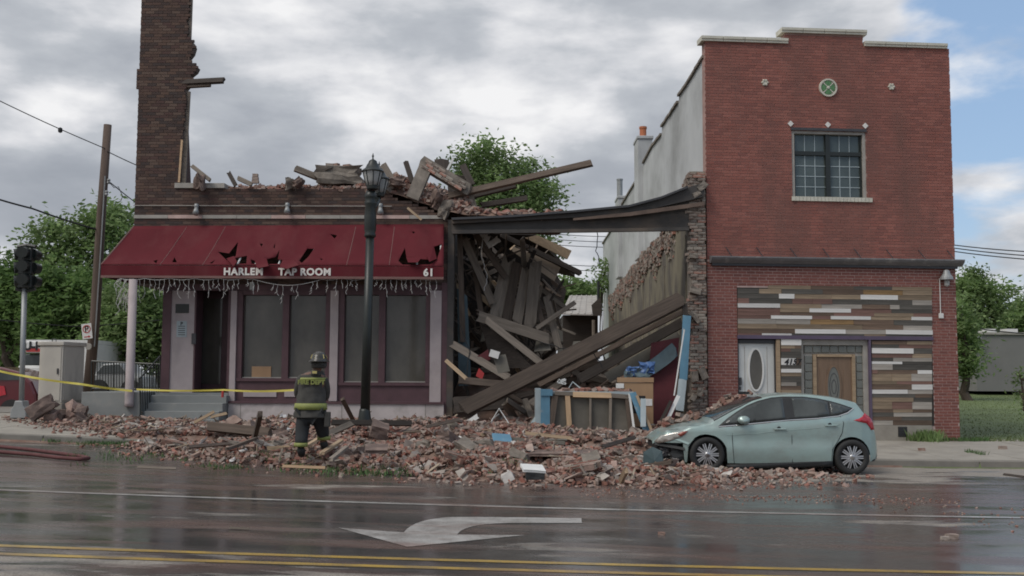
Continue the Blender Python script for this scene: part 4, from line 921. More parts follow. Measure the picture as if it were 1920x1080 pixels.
# exposed brick along the broken top of the plaster
C, S = [], []
for i in range(2600):
    y = random.uniform(27.7, 50.5); zt = np.interp(y, [p[0] for p in prof], [p[1] for p in prof])
    dpt = abs(random.gauss(0, 1))*(.45 if y > 30 else .3)
    if dpt > .95+.35*math.sin(y*1.7): continue
    zz_ = round((zt-dpt)/.078)*.078
    C.append((4.515-random.uniform(-.03,.025), y, zz_)); S.append((.1, random.uniform(.1,.22), .066))
for i in range(260):
    y = random.uniform(27.7, 50.5); zt = np.interp(y, [p[0] for p in prof], [p[1] for p in prof])
    C.append((random.uniform(4.55,4.9), y, zt+random.uniform(-.05,.10))); S.append((.1, .21, .066))
V, Fc = boxes_np(C, S, None, .06); raw('brickwork', V, Fc, 'old_brick', pw, kind='stuff')
for y0, y1, z0, z1 in ((28.2,31,3.6,5.4),(32.2,36,2.6,5.0),(37.5,41,3.0,4.9)):
    MB().bb(4.502, 4.522, y0, y1, z0, z1).build('plaster_patch', 'plaster_tan', pw)
# its broken end, facing the street
PE = Frame(4.46, FAC-.12, 3.0); rr2 = random.Random(3)
def iv_pe(v):
    lft = .05*math.sin(v*5)+rr2.uniform(-.04,.05)
    return [(lft-.02, .43)]
zt_pe = PE.px(1310, 322)[1]
brick_wall(PE, pw, iv_pe, zb, zt_pe, 'old_brick', 300, depth=.14, jit=.03, singles_first='rand')
MB().bb(.03, .42, -.4, -.05, zb, zt_pe-.15).build('core', 'old_mortar', pw, M=PE.M)
for i, (x, y, s_) in enumerate(((1300,480,.16),(1304,545,.2),(1299,590,.15),(1306,600,.13),(1318,700,.22),(1302,706,.2),(1312,735,.16),(1300,745,.14),(1316,350,.2),(1306,365,.16))):
    chunk(P(x, y, FAC-.2), (s_*1.3, .2, s_*.8), 'old_mortar', 'mortar_lump', None, None, seed=i, parent=pw, rot=(0, .3*i, 0))
fb = MB()
for k in range(8):
    for j in range(3): fb.bb(.02+j*.15+(k % 2)*.05, .155+j*.15+(k % 2)*.05, 0, .06, zb+k*.076, zb+k*.076+.066)
# steel lintel across the gap with sagging roof edge on it
ln = thing('steel_lintel', P(1070, 436, FAC), 'sagging dark steel lintel spanning the collapsed bay', 'beam')
def ppoly(pts, Y0, Y1, m, name, par, **kw):
    a = [P(x, y, Y0) for x, y in pts]; return MB().prism([(p.x, p.z) for p in a], Y0, Y1).build(name, m, par, fix=True, **kw)
ppoly([(846,418),(1000,412),(1075,405),(1180,396),(1240,384),(1292,372),(1292,431),(1100,434),(848,437)], 27.38, 27.62, 'steel_dark', 'web', ln)
ppoly([(846,431),(1100,429),(1292,426),(1292,432),(1100,435),(848,438)], 27.24, 27.38, 'steel_dark', 'bottom_flange', ln)
ppoly([(846,411),(960,406),(1075,397),(1180,387),(1240,371),(1290,351),(1318,343),(1321,368),(1290,376),(1200,397),(1075,408),(960,414),(848,419)], 27.22, 27.9, 'steel_dark', 'roof_edge', ln)
ppoly([(1075,409),(1180,398),(1320,378),(1321,385),(1290,390),(1180,405),(1075,413)], 27.14, 27.22, 'steel_rust', 'top_flange', ln)
ppoly([(846,408),(960,403),(1075,394),(1180,384),(1240,368),(1290,348),(1290,352),(1240,372),(1180,388),(1075,398),(960,407),(848,412)], 27.1, 27.95, 'dark_metal', 'roof_membrane', ln)
# interior heap
def heap(x, y):
    t = max(0, min(1, (y-26.6)/5)); e = max(0, min(1, (4.5-x)/.5))*max(0, min(1, (x+1.6)/.4))
    return ground(x, min(y, 27.5))+(.12+1.35*t*t*(3-2*t))*(.75+.25*e)+.16*mnoise.noise(Vector((x*1.3, y*1.3, 0)))+.25*max(0, min(1, (y-31)/6))*(1 if x < 1.6 else .4)
sheet(heap, lin(-1.58, 4.5, 40), lin(26.2, 46, 70)).build('interior_rubble', 'rubble_dust', kind='stuff', label='heap of dark broken debris filling the collapsed bay', smooth=True)
GI = 'planks heaped in the collapsed bay'
def ip(*a, **k):
    k.setdefault('group', GI); return pplank(*a, **k)
# big members, each told apart
ip(1281,560,868,768,27.1,26.6,27,.26,'wood_old', name='fallen_beam', label='heavy brown beam fallen diagonally across the whole collapsed bay', cat='beam', group=None, segs=8)
ip(1279,585,1010,722,27.5,27.3,9,.12,'wood_old', name='fallen_joist', label='thin joist lying just under the fallen diagonal beam', cat='beam', group=None)
ip(1277,606,1085,712,27.9,28,18,.1,'wood_dark', name='fallen_joist', label='dark wide joist under the beam, nearest the blue board', cat='beam', group=None)
ip(1272,632,1140,708,27.8,27.7,20,.06,'panel_grey', name='fallen_plasterboard', label='grey plaster panel slanting below the fallen beam at right', cat='panel', group=None)
ip(1265,655,1190,705,27.3,27.3,26,.04,'teal_dark', name='sheet_panel', label='blue-grey curved sheet beside the maroon panel', cat='panel', group=None, bend=.06, segs=8)
ip(1247,640,1238,792,27.5,27.3,52,.04,'maroon_cloth', name='maroon_panel', label='dark maroon panel standing behind the cardboard box', cat='panel', group=None)
ip(1288,592,1281,712,26.9,26.75,15,.03,'blue_paint', name='blue_board', label='tall blue board leaning on the broken brick pier', cat='board', group=None, jag=.05)
ip(1280,712,1274,770,26.74,26.6,15,.03,'pale_blue', name='pale_board', label='pale board below the tall blue board', cat='board', group=None, jag=.1)
ip(1284,568,1287,640,27,26.95,9,.06,'wood_dark', name='dark_post', label='dark stub of post above the blue board', cat='post', group=None)
MB().tube([P(1283,618,26.6), P(1272,690,26.5), P(1264,742,26.4)], .018, 6).build('white_rod', 'white_paint', label='thin white rod leaning beside the blue board', cat='rod')
# leaning sheathing at upper left; roof deck added to keep sky light off the bay
def quadpanel(pts, th, m, name, label, cat='panel', group=None):
    v = [P(x, y, Y) for x, y, Y in pts]; n = (v[1]-v[0]).cross(v[2]-v[0]).normalized()*th
    return MB().add(v+[p+n for p in v], [(3,2,1,0),(4,5,6,7),(0,1,5,4),(1,2,6,5),(2,3,7,6),(3,0,4,7)]).build(name, m, label=label, cat=cat, group=group, fix=True)
quadpanel([(846,436,31.6),(1000,441,32.2),(1078,520,37),(846,470,38)], .12, 'wood_dark', 'shading_roof_deck', 'dark sunken roof deck added behind the steel lintel to shade the bay')
quadpanel([(844,438,34),(1000,442,34.5),(1062,545,34),(1044,620,33.5)], .1, 'wood_dark', 'dark_backing', 'dark backing panel added high at the back of the collapsed bay')  # two dark sheets added so no bright sky shows behind the planks
quadpanel([(842,438,33.4),(1046,622,33.2),(1040,700,32.5),(842,720,32.5)], .1, 'wood_dark', 'dark_backing', 'dark backing panel for the collapsed floor, added at the back left of the bay')
quadpanel([(985,446,30.2),(1008,441,30.4),(1072,470,31),(1064,486,30.8)], .05, 'wood_tan', 'sheathing', 'strip of pale tan roof boards at the top of the leaning wreck')
quadpanel([(1003,472,30.4),(1056,490,30.6),(1034,540,30.4),(984,508,30.2)], .05, 'panel_tan', 'sheathing', 'large tan sheathing panel leaning in the collapsed bay')
quadpanel([(962,462,30.3),(1000,478,30.3),(986,504,30.3),(958,484,30.3)], .05, 'panel_tan', 'sheathing', 'small tan panel left of the large sheathing panel')
quadpanel([(1000,545,30.2),(1020,532,30.2),(1010,572,30.2),(996,575,30.2)], .05, 'panel_tan', 'sheathing', 'tan scrap of panel below the large sheathing panel')
ip(938,440,1089,513,29.9,30.6,10,.1,'wood_dark', name='rafter', label='dark rafter along the upper edge of the tan panels', cat='rafter', group=None)
ip(905,440,1036,534,29.8,30.2,13,.1,'wood_dark', name='rafter', label='dark rafter under the tan panels', cat='rafter', group=None)
ip(1003,470,985,512,29.8,29.8,7,.08,'wood_dark', name='rafter', label='short dark stud across the large tan panel', cat='rafter', group=None)
for k, (x0,y0,x1,y1,w_) in enumerate(((954,486,930,590,24),(969,494,950,600,17),(987,508,969,606,19),(1005,496,993,614,22))):
    ip(x0,y0,x1,y1,29.4-k*.1,28.9-k*.1,w_,.05,'wood_grey' if k != 1 else 'wood_old', name='standing_plank', jag=.7,
       label=['widest leftmost grey plank standing under the tan panels','narrow brown plank among the standing grey planks','third standing plank from the left under the tan panels','splintered light grey plank, rightmost of the standing ones'][k])
ip(1024,556,1048,655,29.2,28.6,13,.06,'wood_grey', name='leaning_plank', label='grey plank leaning to the right below the tan panels')
ip(1006,560,1028,650,29.0,28.5,8,.05,'wood_old', name='leaning_plank', label='thin brown plank leaning beside the splintered grey one')
ip(1078,567,1006,616,28.8,28.6,8,.05,'wood_grey', name='leaning_plank', label='narrow plank pointing up towards the tin roof')
ip(869,445,924,570,28.5,28.8,14,.06,'wood_grey', name='hanging_plank', label='grey plank hanging steeply near the dark steel post')
ip(862,440,868,640,28.2,28.2,10,.06,'wood_old', name='hanging_plank', label='upright brown stud just inside the dark steel post')
ip(884,450,905,610,28.9,28.9,10,.06,'wood_old', name='hanging_plank', label='dark brown stud hanging between the two grey planks')
ip(892,440,948,520,28.7,29.0,12,.05,'wood_old', name='hanging_plank', label='brown board slanting just under the steel lintel')
ip(906,596,1024,634,28.0,28.2,20,.05,'wood_grey', name='broken_floor', label='broken grey floor section lying mid-way in the collapsed bay', cat='floor section', jag=.8)
ip(912,600,1018,684,27.8,27.9,13,.05,'wood_grey', name='slanting_board', label='long grey board slanting down under the broken floor section')
quadpanel([(900,606,28.1),(945,632,28.0),(1000,690,27.9),(925,690,28.2)], .05, 'wood_dark', 'slumped_boarding', 'dark boarding slumped under the broken floor section')
ip(848,645,955,709,27.4,27.2,14,.05,'wood_grey', name='slanting_board', label='grey board slanting down from the steel post')
ip(836,676,874,710,27.0,26.9,7,.04,'wood_tan', name='short_board', label='short pale stick leaning against the steel post')
ip(862,713,956,722,27.2,27.2,13,.08,'wood_old', name='lying_board', label='brown board lying level near the foot of the bay at left')
ip(928,748,968,714,26.9,27,9,.05,'wood_old', name='short_board', label='short board propped on the fallen beam at left')
ip(851,760,950,752,27.3,27.3,30,.1,'wood_dark', name='lying_board', label='dark timber mass lying beside the steel post')
quadpanel([(924,668,27.3),(948,664,27.3),(956,696,27.2),(934,700,27.2)], .03, 'panel_grey', 'small_panel', 'small grey panel by the red cloth')
chunk(P(927,664,27.2), (.24,.1,.18), 'paper', 'white_carton', 'small white carton above the red cloth in the wreck', 'carton', rot=(0,.3,0), sub=1, rough=.03)
quadpanel([(895,668,27.3),(915,655,27.3),(920,674,27.3),(900,682,27.3)], .02, 'maroon_cloth', 'red_cloth', 'upper scrap of red cloth beside the white carton', 'cloth')
quadpanel([(892,705,27.2),(898,690,27.2),(908,700,27.2),(904,712,27.2)], .02, 'red_paint', 'red_cloth', 'small bright red cloth scrap under the slanting board', 'cloth')
# generic timber through the heap
for k in range(90):
    x, y = random.uniform(-1.3, 4.2), random.uniform(27.1, 33); z = heap(x, y)+random.uniform(.02,.25); a = random.uniform(0, math.pi); tl = random.uniform(-.5,.5); l_ = random.uniform(.6, 2.2)
    d = Vector((math.cos(a)*math.cos(tl), math.sin(a)*math.cos(tl), math.sin(tl)))*l_/2; c = Vector((x, y, z+abs(d.z)*.6))
    if c.x+abs(d.x) > 4.45 or c.x-abs(d.x) < -1.4: continue
    plank(c-d, c+d, random.uniform(.08,.2), random.uniform(.03,.06), random.choice(('wood_dark','wood_old','wood_old','wood_grey')), name='debris_plank', label='dirty plank in the tangle of debris inside the collapsed bay', group='tangled planks inside the collapsed bay')
# splintered boards and laths hanging and leaning through the wreck
for k in range(170):
    px_, py_ = random.uniform(856, 1046), random.uniform(455, 690); ln_ = random.uniform(22, 85)
    if px_ > 940+ (690-py_)*.75+60: continue
    a = random.choice((random.gauss(1.9,.35), random.gauss(1.25,.3), random.gauss(.6,.3), random.gauss(2.5,.3))); Yk = random.uniform(28.9, 31.8)
    dx, dy = math.cos(a)*ln_/2, math.sin(a)*ln_/2
    pplank(px_-dx, py_-dy, px_+dx, py_+dy, Yk-random.uniform(-.4,.4), Yk, random.choice((2,2,3,3,4,5,7,10)), random.uniform(.012,.04), random.choice(('wood_dark','wood_old','wood_old','wood_grey','wood_tan' if k % 4 == 0 else 'wood_grey')), name='splintered_board', jag=.9, bend=random.uniform(-.04,.04), roll=random.uniform(-.8,.8), label='splintered board hanging in the wreckage under the steel lintel', group='splintered boards under the steel lintel')
for k in range(48):
    px_, py_ = random.uniform(1060, 1268), random.uniform(610, 722); ln_ = random.uniform(30, 110)
    if py_ < 780-(px_-1000)*.60+18: continue
    a = random.choice((random.gauss(-.5,.12), random.gauss(-.5,.12), random.gauss(.5,.5), random.gauss(-1.2,.3))); Yk = random.uniform(27.7, 29.2); dx, dy = math.cos(a)*ln_/2, math.sin(a)*ln_/2
    if px_+abs(dx) > 1276: continue
    pplank(px_-dx, py_-dy, px_+dx, py_+dy, Yk, Yk+random.uniform(-.3,.3), random.choice((2,3,4,6,9)), random.uniform(.015,.05), random.choice(('wood_dark','wood_old','wood_old','wood_grey')), name='broken_joist', jag=.9, bend=random.uniform(-.03,.03), roll=random.uniform(-.6,.6), label='broken board fanned out beneath the fallen diagonal beam', group='broken boards beneath the fallen beam')
quadpanel([(857,540,28.4),(876,556,28.4),(884,722,28.2),(860,724,28.2)], .03, 'teal_dark', 'hanging_sheet', 'blue-grey sheet hanging just inside the dark steel post')
for k, (x, y, w_, h_) in enumerate(((900,440,.22,.12),(910,452,.12,.28),(924,455,.14,.3),(895,446,.1,.1))): chunk(P(x, y, 28.8), (w_, .05, h_), 'paper', 'torn_insulation', 'torn pale scrap hanging under the steel lintel at left', 'scrap', group='torn pale scraps under the lintel', seed=k, rough=.35, sub=3, rot=(0,.5*k,0))
for k, (x, y) in enumerate(((905,620),(1040,668),(1075,640),(985,700),(1005,640),(945,640))): quadpanel([(x,y,28.6),(x+random.uniform(18,34),y+random.uniform(-6,10),28.4),(x+random.uniform(18,30),y+random.uniform(14,24),28.2),(x-4,y+random.uniform(12,20),28.3)], .03, 'panel_tan' if k % 2 else 'panel_grey', 'plaster_sheet', 'broken plaster sheet lying in the heap of the collapsed bay', group='plaster sheets in the collapsed bay')
for k, (pts_, lb_) in enumerate(((((905,438,28.6),(902,480,28.5),(914,520,28.5),(908,545,28.5)),'pale flex dangling under the lintel near the hanging planks'),(((990,440,29.6),(1000,520,29.3),(1012,585,29.2)),'dark cable hanging over the large tan panel'),(((1120,436,27.6),(1118,470,27.6),(1126,498,27.6)),'thin dark cable hanging from the middle of the steel lintel'),(((1010,640,27.2),(1060,655,27.1),(1100,640,27.0),(1130,690,26.9)),'dark cable looping over the fallen diagonal beam'),(((860,600,27.4),(880,660,27.3),(870,730,27.2)),'dark cable hanging by the blue-grey sheet'))):
    q_ = [P(*a) for a in pts_]; r_q = []
    for a, b in zip(q_[:-1], q_[1:]):
        for t_ in range(5): r_q.append(a.lerp(b, t_/5)+Vector((random.uniform(-.02,.02), 0, random.uniform(-.02,.02))))
    MB().tube(r_q+[q_[-1]], .012, 5).build('hanging_cable', 'icicle' if k == 0 else 'wire', label=lb_, cat='cable')
# low shed with a tin roof seen through the gap
sh = thing('tin_shed', P(1090, 640, 47), 'low shed with a pale tin roof seen through the gap', 'shed')
a, b, c, d = P(1052, 590, 44), P(1128, 592, 44), P(1122, 556, 50), P(1068, 556, 50)
MB().add([a, b, c, d]+[p+Vector((0,0,.05)) for p in (a, b, c, d)], [(3,2,1,0),(4,5,6,7),(0,1,5,4),(1,2,6,5),(2,3,7,6),(3,0,4,7)]).build('roof', 'tin', sh, fix=True)
for k in range(6):
    t = (k+.5)/6; MB().beam(a.lerp(b, t)+Vector((0,0,.06)), d.lerp(c, t)+Vector((0,0,.06)), .05, .03).build('roof_rib', 'tin', sh)
MB().bb(a.x+.1, b.x-.1, 44.6, 49.8, 1.2, a.z+.02).build('wall', 'wood_dark', sh)
MB().tube([P(1113,600,43.9), P(1113,640,43.9)], .07, 6).build('post', 'wood_grey', sh)
MB().tube([P(1122,575,46), P(1122,527,46)], .06, 8).build('stove_pipe', 'black_metal', label='thin black stove pipe standing beyond the gap', cat='pipe')
quadpanel([(1109,572,43.5),(1126,556,43.5),(1128,592,43.5),(1112,592,43.5)], .06, 'wood_dark', 'charred_sheet', 'dark curled sheet at the right edge of the tin roof')
# ------------------------------------------------------------------ debris along the broken wall tops
tops = [(352,350),(440,349),(520,348),(590,348),(680,346),(740,350),(800,370),(850,388),(950,397),(1060,400)]
wyf = lambda x: 27.52-(x+1.64)*.0262 if x < -1.6 else 27.36
def topz(x, y):
    px_ = 960+x/y*FPX; e = np.interp(px_, [t[0] for t in tops], [t[1] for t in tops])
    z = P(px_, e, 27.4).z; r = (1.0 if 735 < px_ < 880 else .25 if px_ < 700 else .15)
    yf_ = wyf(x); f = max(0, min(1, (y-yf_+.05)/.2))*max(0, min(1, (yf_+2.1-y)/.4))
    return z-.22+f*(.2+.5*r*max(0, min(1, (y-yf_)/1.1)))+.08*mnoise.noise(Vector((x*2.2, y*2.2, 3)))
tx0, tx1 = (358-960)/FPX*27.4, (1058-960)/FPX*27.4
wt = sheet(lambda x, y: 0, lin(tx0, tx1, 70), lin(0, 2.4, 14)); wt.v = [(x, y+wyf(x), topz(x, y+wyf(x))) for x, y, z in wt.v]; wt.build('wall_top_rubble', 'rubble_dust', kind='stuff', label='mortar and brick dust lying on the broken wall top', smooth=True)
C, S = [], []
for i in range(2600):
    t = random.random(); x = tx0+(tx1-tx0)*t; px_ = 960+x/27.4*FPX
    if 700 < px_ < 900 or random.random() < .35:
        y = wyf(x)+random.uniform(0.04, 1.4); C.append((x, y, topz(x, y)+random.uniform(-.02,.05))); k = random.choice((1,1,.6,.5)); S.append((.21*k, .1, .066))
V, Fc = boxes_np(C, S, rand_rot(len(C), .45), .07); raw('wall_top_bricks', V, Fc, 'brick_rubble', kind='stuff', label='loose bricks strewn along the broken wall tops')
GT = 'timbers on the broken wall top'; ums0 = [unit_brick('old_brick', s_, .05) for s_ in range(4)]
T = lambda *a, **k: pplank(*a, **k)
T(360,311,394,338,27.6,27.5,7,.06,'wood_grey', label='grey stick sticking up beside the stone window sill', group=GT)
T(347,312,345,342,27.9,27.9,7,.08,'wood_dark', label='dark stub of wood in the torn window opening', group=GT)
T(429,324,442,348,27.7,27.6,8,.06,'wood_dark', label='short dark stub on the wall above the first flood lamp', group=GT)
T(446,334,472,346,27.6,27.5,8,.06,'wood_grey', label='short grey stub lying beside the small brick stack', group=GT)
T(554,316,604,336,27.8,27.9,11,.12,'wood_grey', label='square grey timber resting on the big mortar chunk', group=GT)
T(717,310,737,344,28.0,27.9,16,.08,'wood_grey', label='pale grey board standing up right of the street lamp', group=GT)
T(761,304,774,344,28.2,28.1,10,.08,'wood_dark', label='upright charred board behind the tan wall fragment', group=GT)
T(753,331,756,356,28,28,9,.08,'wood_dark', label='short charred stub left of the tan wall fragment', group=GT)
T(828,297,830,330,28.6,28.5,27,.04,'wood_dark', label='black square board behind the tan wall fragment', group=GT)
T(838,320,850,297,28.3,28.3,4,.03,'white_paint', label='thin white lath crossing the black square board', group=GT)
T(868,311,884,345,28.4,28.3,13,.06,'wood_dark', label='dark board standing in front of the tree', group=GT)
T(800,310,775,370,27.7,27.5,25,.14,'old_mortar', jag=.3, name='wall_fragment', label='left leg of the tan brick-faced wall fragment', cat='wall fragment', group=GT)
T(794,306,880,358,27.8,27.7,23,.16,'old_mortar', jag=.3, name='wall_fragment', label='tan brick-faced wall fragment tilted on the wall top', cat='wall fragment', group=GT)
pa_, pb_ = P(794,306,27.7), P(880,358,27.6); ax_ = (pb_-pa_).normalized(); nn_ = Vector((0,-1,.1)); bb2 = nn_.cross(ax_).normalized(); frg = bpy.data.objects['wall_fragment.001']
for i in range(6):
    for j in range(3):
        c_ = pa_+ax_*(.12+i*.2+(j % 2)*.08)+bb2*((j-1)*.085)+Vector((0,-.07,0))
        if random.random() < .2: continue
        ob_ = bpy.data.objects.new('brick', ums0[(i+j) % 4]); col.objects.link(ob_); ob_.parent = frg
        Mw = Matrix(((ax_.x,nn_.x,bb2.x,c_.x),(ax_.y,nn_.y,bb2.y,c_.y),(ax_.z,nn_.z,bb2.z,c_.z),(0,0,0,1))) @ Matrix.Diagonal((.19,.06,.075,1)); ob_.matrix_parent_inverse = frg.matrix_world.inverted(); ob_.matrix_basis = Mw
T(842,368,1109,306,27.8,27.6,11,.14,'wood_old', name='long_joist', label='long brown joist jutting out to the right against the tree', cat='beam', group=GT, segs=6)
T(828,377,962,344,28.2,28.2,20,.12,'wood_dark', label='dark wide board lying under the long joist', group=GT)
T(902,385,988,372,28.6,28.8,10,.1,'wood_dark', label='low dark board behind the long joist', group=GT)
T(879,350,891,392,27.9,27.8,9,.06,'wood_grey', label='grey prop standing under the long joist', group=GT)
T(857,330,862,395,28.5,28.4,38,.05,'wood_dark', label='dark sheet behind the crossing of the joists', group=GT)
T(342,155,420,151,27.75,27.5,9,.12,'wood_dark', name='torn_joist', label='dark joist stub poking from the standing brick corner', cat='beam', group=GT)
T(344,163,394,160,27.75,27.6,5,.08,'wood_old', name='torn_joist', label='thin batten under the joist stub on the brick corner', cat='beam', group=GT)
T(764,390,790,412,27.2,27.1,4,.03,'wood_tan', label='thin pale stick at the top right of the awning', group=GT)
chunk(P(635,331,28.0), (1.1,.7,.46), 'old_mortar', 'mortar_chunk', 'big tan mortar chunk lying on the wall top left of the street lamp', 'chunk', seed=4, sub=4, rough=.2)
for k in range(5): chunk(P(618+k*11,311+random.uniform(-2,3),27.95), (.2,.12,.07), 'brick_rubble', 'chunk_brick', 'brick lying on top of the big mortar chunk', 'brick', group='bricks on the mortar chunk', seed=k, sub=1, rough=.05, rot=(0,random.uniform(-.2,.2),random.uniform(-.5,.5)))
for k in range(3): chunk(P(479,341-k*6,27.5), (.17-.02*k,.12,.075), 'brick_rubble', 'stacked_brick', ['bottom brick of the little stack on the wall top','middle brick of the little stack on the wall top','top brick of the little stack on the wall top'][k], 'brick', seed=k+3, sub=1, rough=.04)
for i, (x, y, s_) in enumerate(((745,340,.32),(722,352,.25),(820,372,.4),(835,392,.35),(375,341,.28),(545,345,.2),(560,343,.22))):
    chunk(P(x, y, 27.5), (s_*1.2, .25, s_*.7), 'old_mortar' if i % 2 else 'rubble_slab', 'masonry_lump', 'lump of mortared brick on the broken wall top', 'lump', group='lumps on the wall top', seed=i+9, rough=.3, sub=5, rot=(0,i*.4,i))
# ------------------------------------------------------------------ rubble over pavement and road
fx = [-12.2,-10.8,-9.0,-7.0,-5.6,-3.3,-1.2,0,1.5,2.8,3.5,4.2,5.0,6.0,6.6]
fy = [26.2,24.9,23.3,20.8,19.6,18.5,17.6,17.2,17.2,17.4,17.7,18.2,18.7,19.4,20.2]
bm = [0,.06,.09,.12,.22,.30,.34,.35,.32,.17,.09,.06,.06,.05,.0]
def mound(x, y):
    yf = np.interp(x, fx, fy); a = max(0., min(1., (y-yf)/2.0)); back = max(0., min(1., (27.9-y)/1.2)) if x < -1.6 else 1.
    h = np.interp(x, fx, bm)*(a*a*(3-2*a))*(.45+.55*back)
    if 3.3 < x < 9 and 20.2 < y < 22.6: h *= max(.12, min(1, abs(22.6-y)/1.2*.2))
    h += .95*math.exp(-((x-5.35)/1.0)**2-((y-25.4)/1.5)**2)+.42*math.exp(-((x-3.75)/.8)**2-((y-24.9)/1.5)**2)
    if x > 6.7: h *= max(0, 1-(x-6.7)/1.2)
    if x > 6: h *= max(0, 1-(x-6)/.9)
    h *= .8+.75*mnoise.noise(Vector((x*.9, y*.9, 1.7)))+.3*mnoise.noise(Vector((x*2.7, y*2.7, 5)))
    return max(0, h)
def mz(x, y): return ground(x, y)+mound(x, y)
hx, hy = lin(-12.4, 8.0, 128), lin(17.0, 27.6, 74)
def msheet(x, y):
    h = mound(x, y); return ground(x, y)+(h-.035 if h > .02 else -.05)
sheet(msheet, hx, hy).build('rubble_bed', 'rubble_dust', kind='stuff', label='bed of brick dust and broken mortar under the rubble', smooth=True)
def scatter(n, xr, yr, cond, smin, smax):
    out = []
    while len(out) < n:
        x, y = random.uniform(*xr), random.uniform(*yr)
        if cond(x, y): out.append((x, y))
    return out
def dens(x, y):
    h = mound(x, y); return h > .012 and random.random() < min(1, .18+h*3.2) and not (y > 27.15 and x < -1.6)
pts = scatter(7600, (-12.2, 7.9), (17.1, 27.4), dens, 0, 0)
pts.sort(key=lambda p: p[1])
vis = [p for p in pts if not (3.4 < p[0] < 7.6 and p[1] > 22.4 and mound(*p) < .2)]
sing = set(random.sample(range(0, 900), 300))
ums = [unit_brick('brick_rubble', s_, .07) for s_ in range(8)]
C, S = [], []
for i, (x, y) in enumerate(pts):
    k = random.choice((1,1,.75,.62,.5,.4)); z = mz(x, y)+random.uniform(-.015,.06)
    sz = (.185*k*random.uniform(.8,1.05), .09*random.uniform(.65,1.05), .055*random.uniform(.8,1.1))
    if i in sing:
        M = Matrix.Translation((x, y, z)) @ Matrix.Rotation(random.uniform(0,6.3),4,'Z') @ Matrix.Rotation(random.gauss(0,.45),4,'X') @ Matrix.Rotation(random.gauss(0,.4),4,'Y') @ Matrix.Diagonal((*sz, 1))
        inst(ums[i % 8], 'loose_brick', M, None, 'loose brick near the road edge of the rubble heap', 'brick', 'loose bricks at the front of the rubble')
    else: C.append((x, y, z)); S.append(sz)
V, Fc = boxes_np(C, S, rand_rot(len(C), .5), .08); raw('rubble_bricks', V, Fc, 'brick_rubble', kind='stuff', label='heap of broken red bricks over the pavement and road edge')
# small bits: on the heap, at its toe and washed out over the road
C, S = [], []
for i in range(15000):
    x, y = random.uniform(-12.3, 6.6), random.uniform(16.6, 27.4); h = mound(x, y)
    yf = np.interp(x, fx, fy)
    if h > .008 or (y > yf-1.0 and random.random() < math.exp(-(max(0, yf-y))*2.6)*.6):
        s_ = random.uniform(.015, .06); C.append((x, y, mz(x, y)+random.uniform(0,.03)*(1 if h > .01 else 0)+s_*.2)); S.append((s_*random.uniform(.8,2), s_, s_*.7))
for i in range(110):
    x, y = random.gauss(6.4, .8), random.gauss(13.9, 1.0)
    if y < 17: s_ = random.uniform(.010, .026); C.append((x, y, g(x)+s_*.25)); S.append((s_*1.4, s_, s_*.7))
for i in range(420):
    x, y = random.uniform(1., 6.4), random.gauss(16.2, .3); s_ = random.uniform(.008, .022); C.append((x, y, g(x)+s_*.25)); S.append((s_*1.4, s_, s_*.7))
V, Fc = boxes_np(C, S, rand_rot(len(C), .6), .15); raw('brick_crumbs', V, Fc, 'brick_rubble', kind='stuff', label='crumbs of brick and mortar strewn over the ground')
# flat shards of plaster and slate, and splinters of wood all through the heap
C, S, C2, S2 = [], [], [], []
for i in range(3000):
    x, y = random.uniform(-11.5, 6.2), random.uniform(17.2, 27.2); h = mound(x, y)
    if h < .03: continue
    if i % 2: C.append((x, y, mz(x, y)+random.uniform(.0,.07))); q_ = random.uniform(.05,.17); S.append((q_*random.uniform(1,1.8), q_, random.uniform(.012,.03)))
    elif x < 4.6: C2.append((x, y, mz(x, y)+random.uniform(.02,.08))); S2.append((random.uniform(.15,.5), random.uniform(.015,.04), random.uniform(.01,.02)))
V, Fc = boxes_np(C, S, rand_rot(len(C), .55), .2); raw('plaster_shards', V, Fc, 'shard', kind='stuff', label='flat shards of plaster and mortar among the rubble')
V, Fc = boxes_np(C2, S2, rand_rot(len(C2), .35), .05); raw('wood_splinters', V, Fc, 'splinter', kind='stuff', label='fine splinters of wood among the rubble')
# lumps of mortared masonry, plaster and white scraps in the heap
for i in range(70):
    x, y = random.uniform(-6.5, 5.6), random.uniform(18.4, 26.2)
    if mound(x, y) < .12: continue
    if 2.4 < x and y < 22.5: continue
    s_ = random.uniform(.12,.28); chunk((x, y, mz(x, y)+s_*.22), (s_*1.3, s_, s_*.7), random.choice(('rubble_slab','old_mortar','brick_rubble')), 'masonry_lump', 'lump of mortared masonry half buried in the street rubble', 'lump', group='masonry lumps in the street rubble', seed=i, rough=.2, sub=2, rot=(random.uniform(-.5,.5),random.uniform(-.5,.5),random.uniform(0,6)))
for i, (x, y) in enumerate(((505,828),(492,836),(520,812),(540,800),(527,805),(530,818),(585,805),(455,862),(436,868),(640,812),(760,778),(870,855),(560,745+100),(620,870),(700,838),(770,808),(483,842),(545,828),(512,838),(900,815))):
    p = PG(x, y); p.z = mz(p.x, p.y); s_ = random.uniform(.07,.17)
    chunk(p+Vector((0,0,s_*.45)), (s_*1.7, s_, s_*.5), random.choice(('porcelain','paper','white_paint')), 'white_scrap', 'scrap of white material lying among the street rubble', 'scrap', group='white scraps in the rubble', seed=i, sub=1, rough=.15, rot=(random.uniform(-.6,.6),random.uniform(-.6,.6),random.uniform(0,6)))
def gplank(x0, y0, x1, y1, wpx, th, m, up0=0., up1=0., **kw):
    p, q = PG(x0, y0, up0), PG(x1, y1, up1)
    return plank(p, q, wpx/FPX*(p.y+q.y)/2, th, m, **kw)
GS = 'boards in the street rubble'
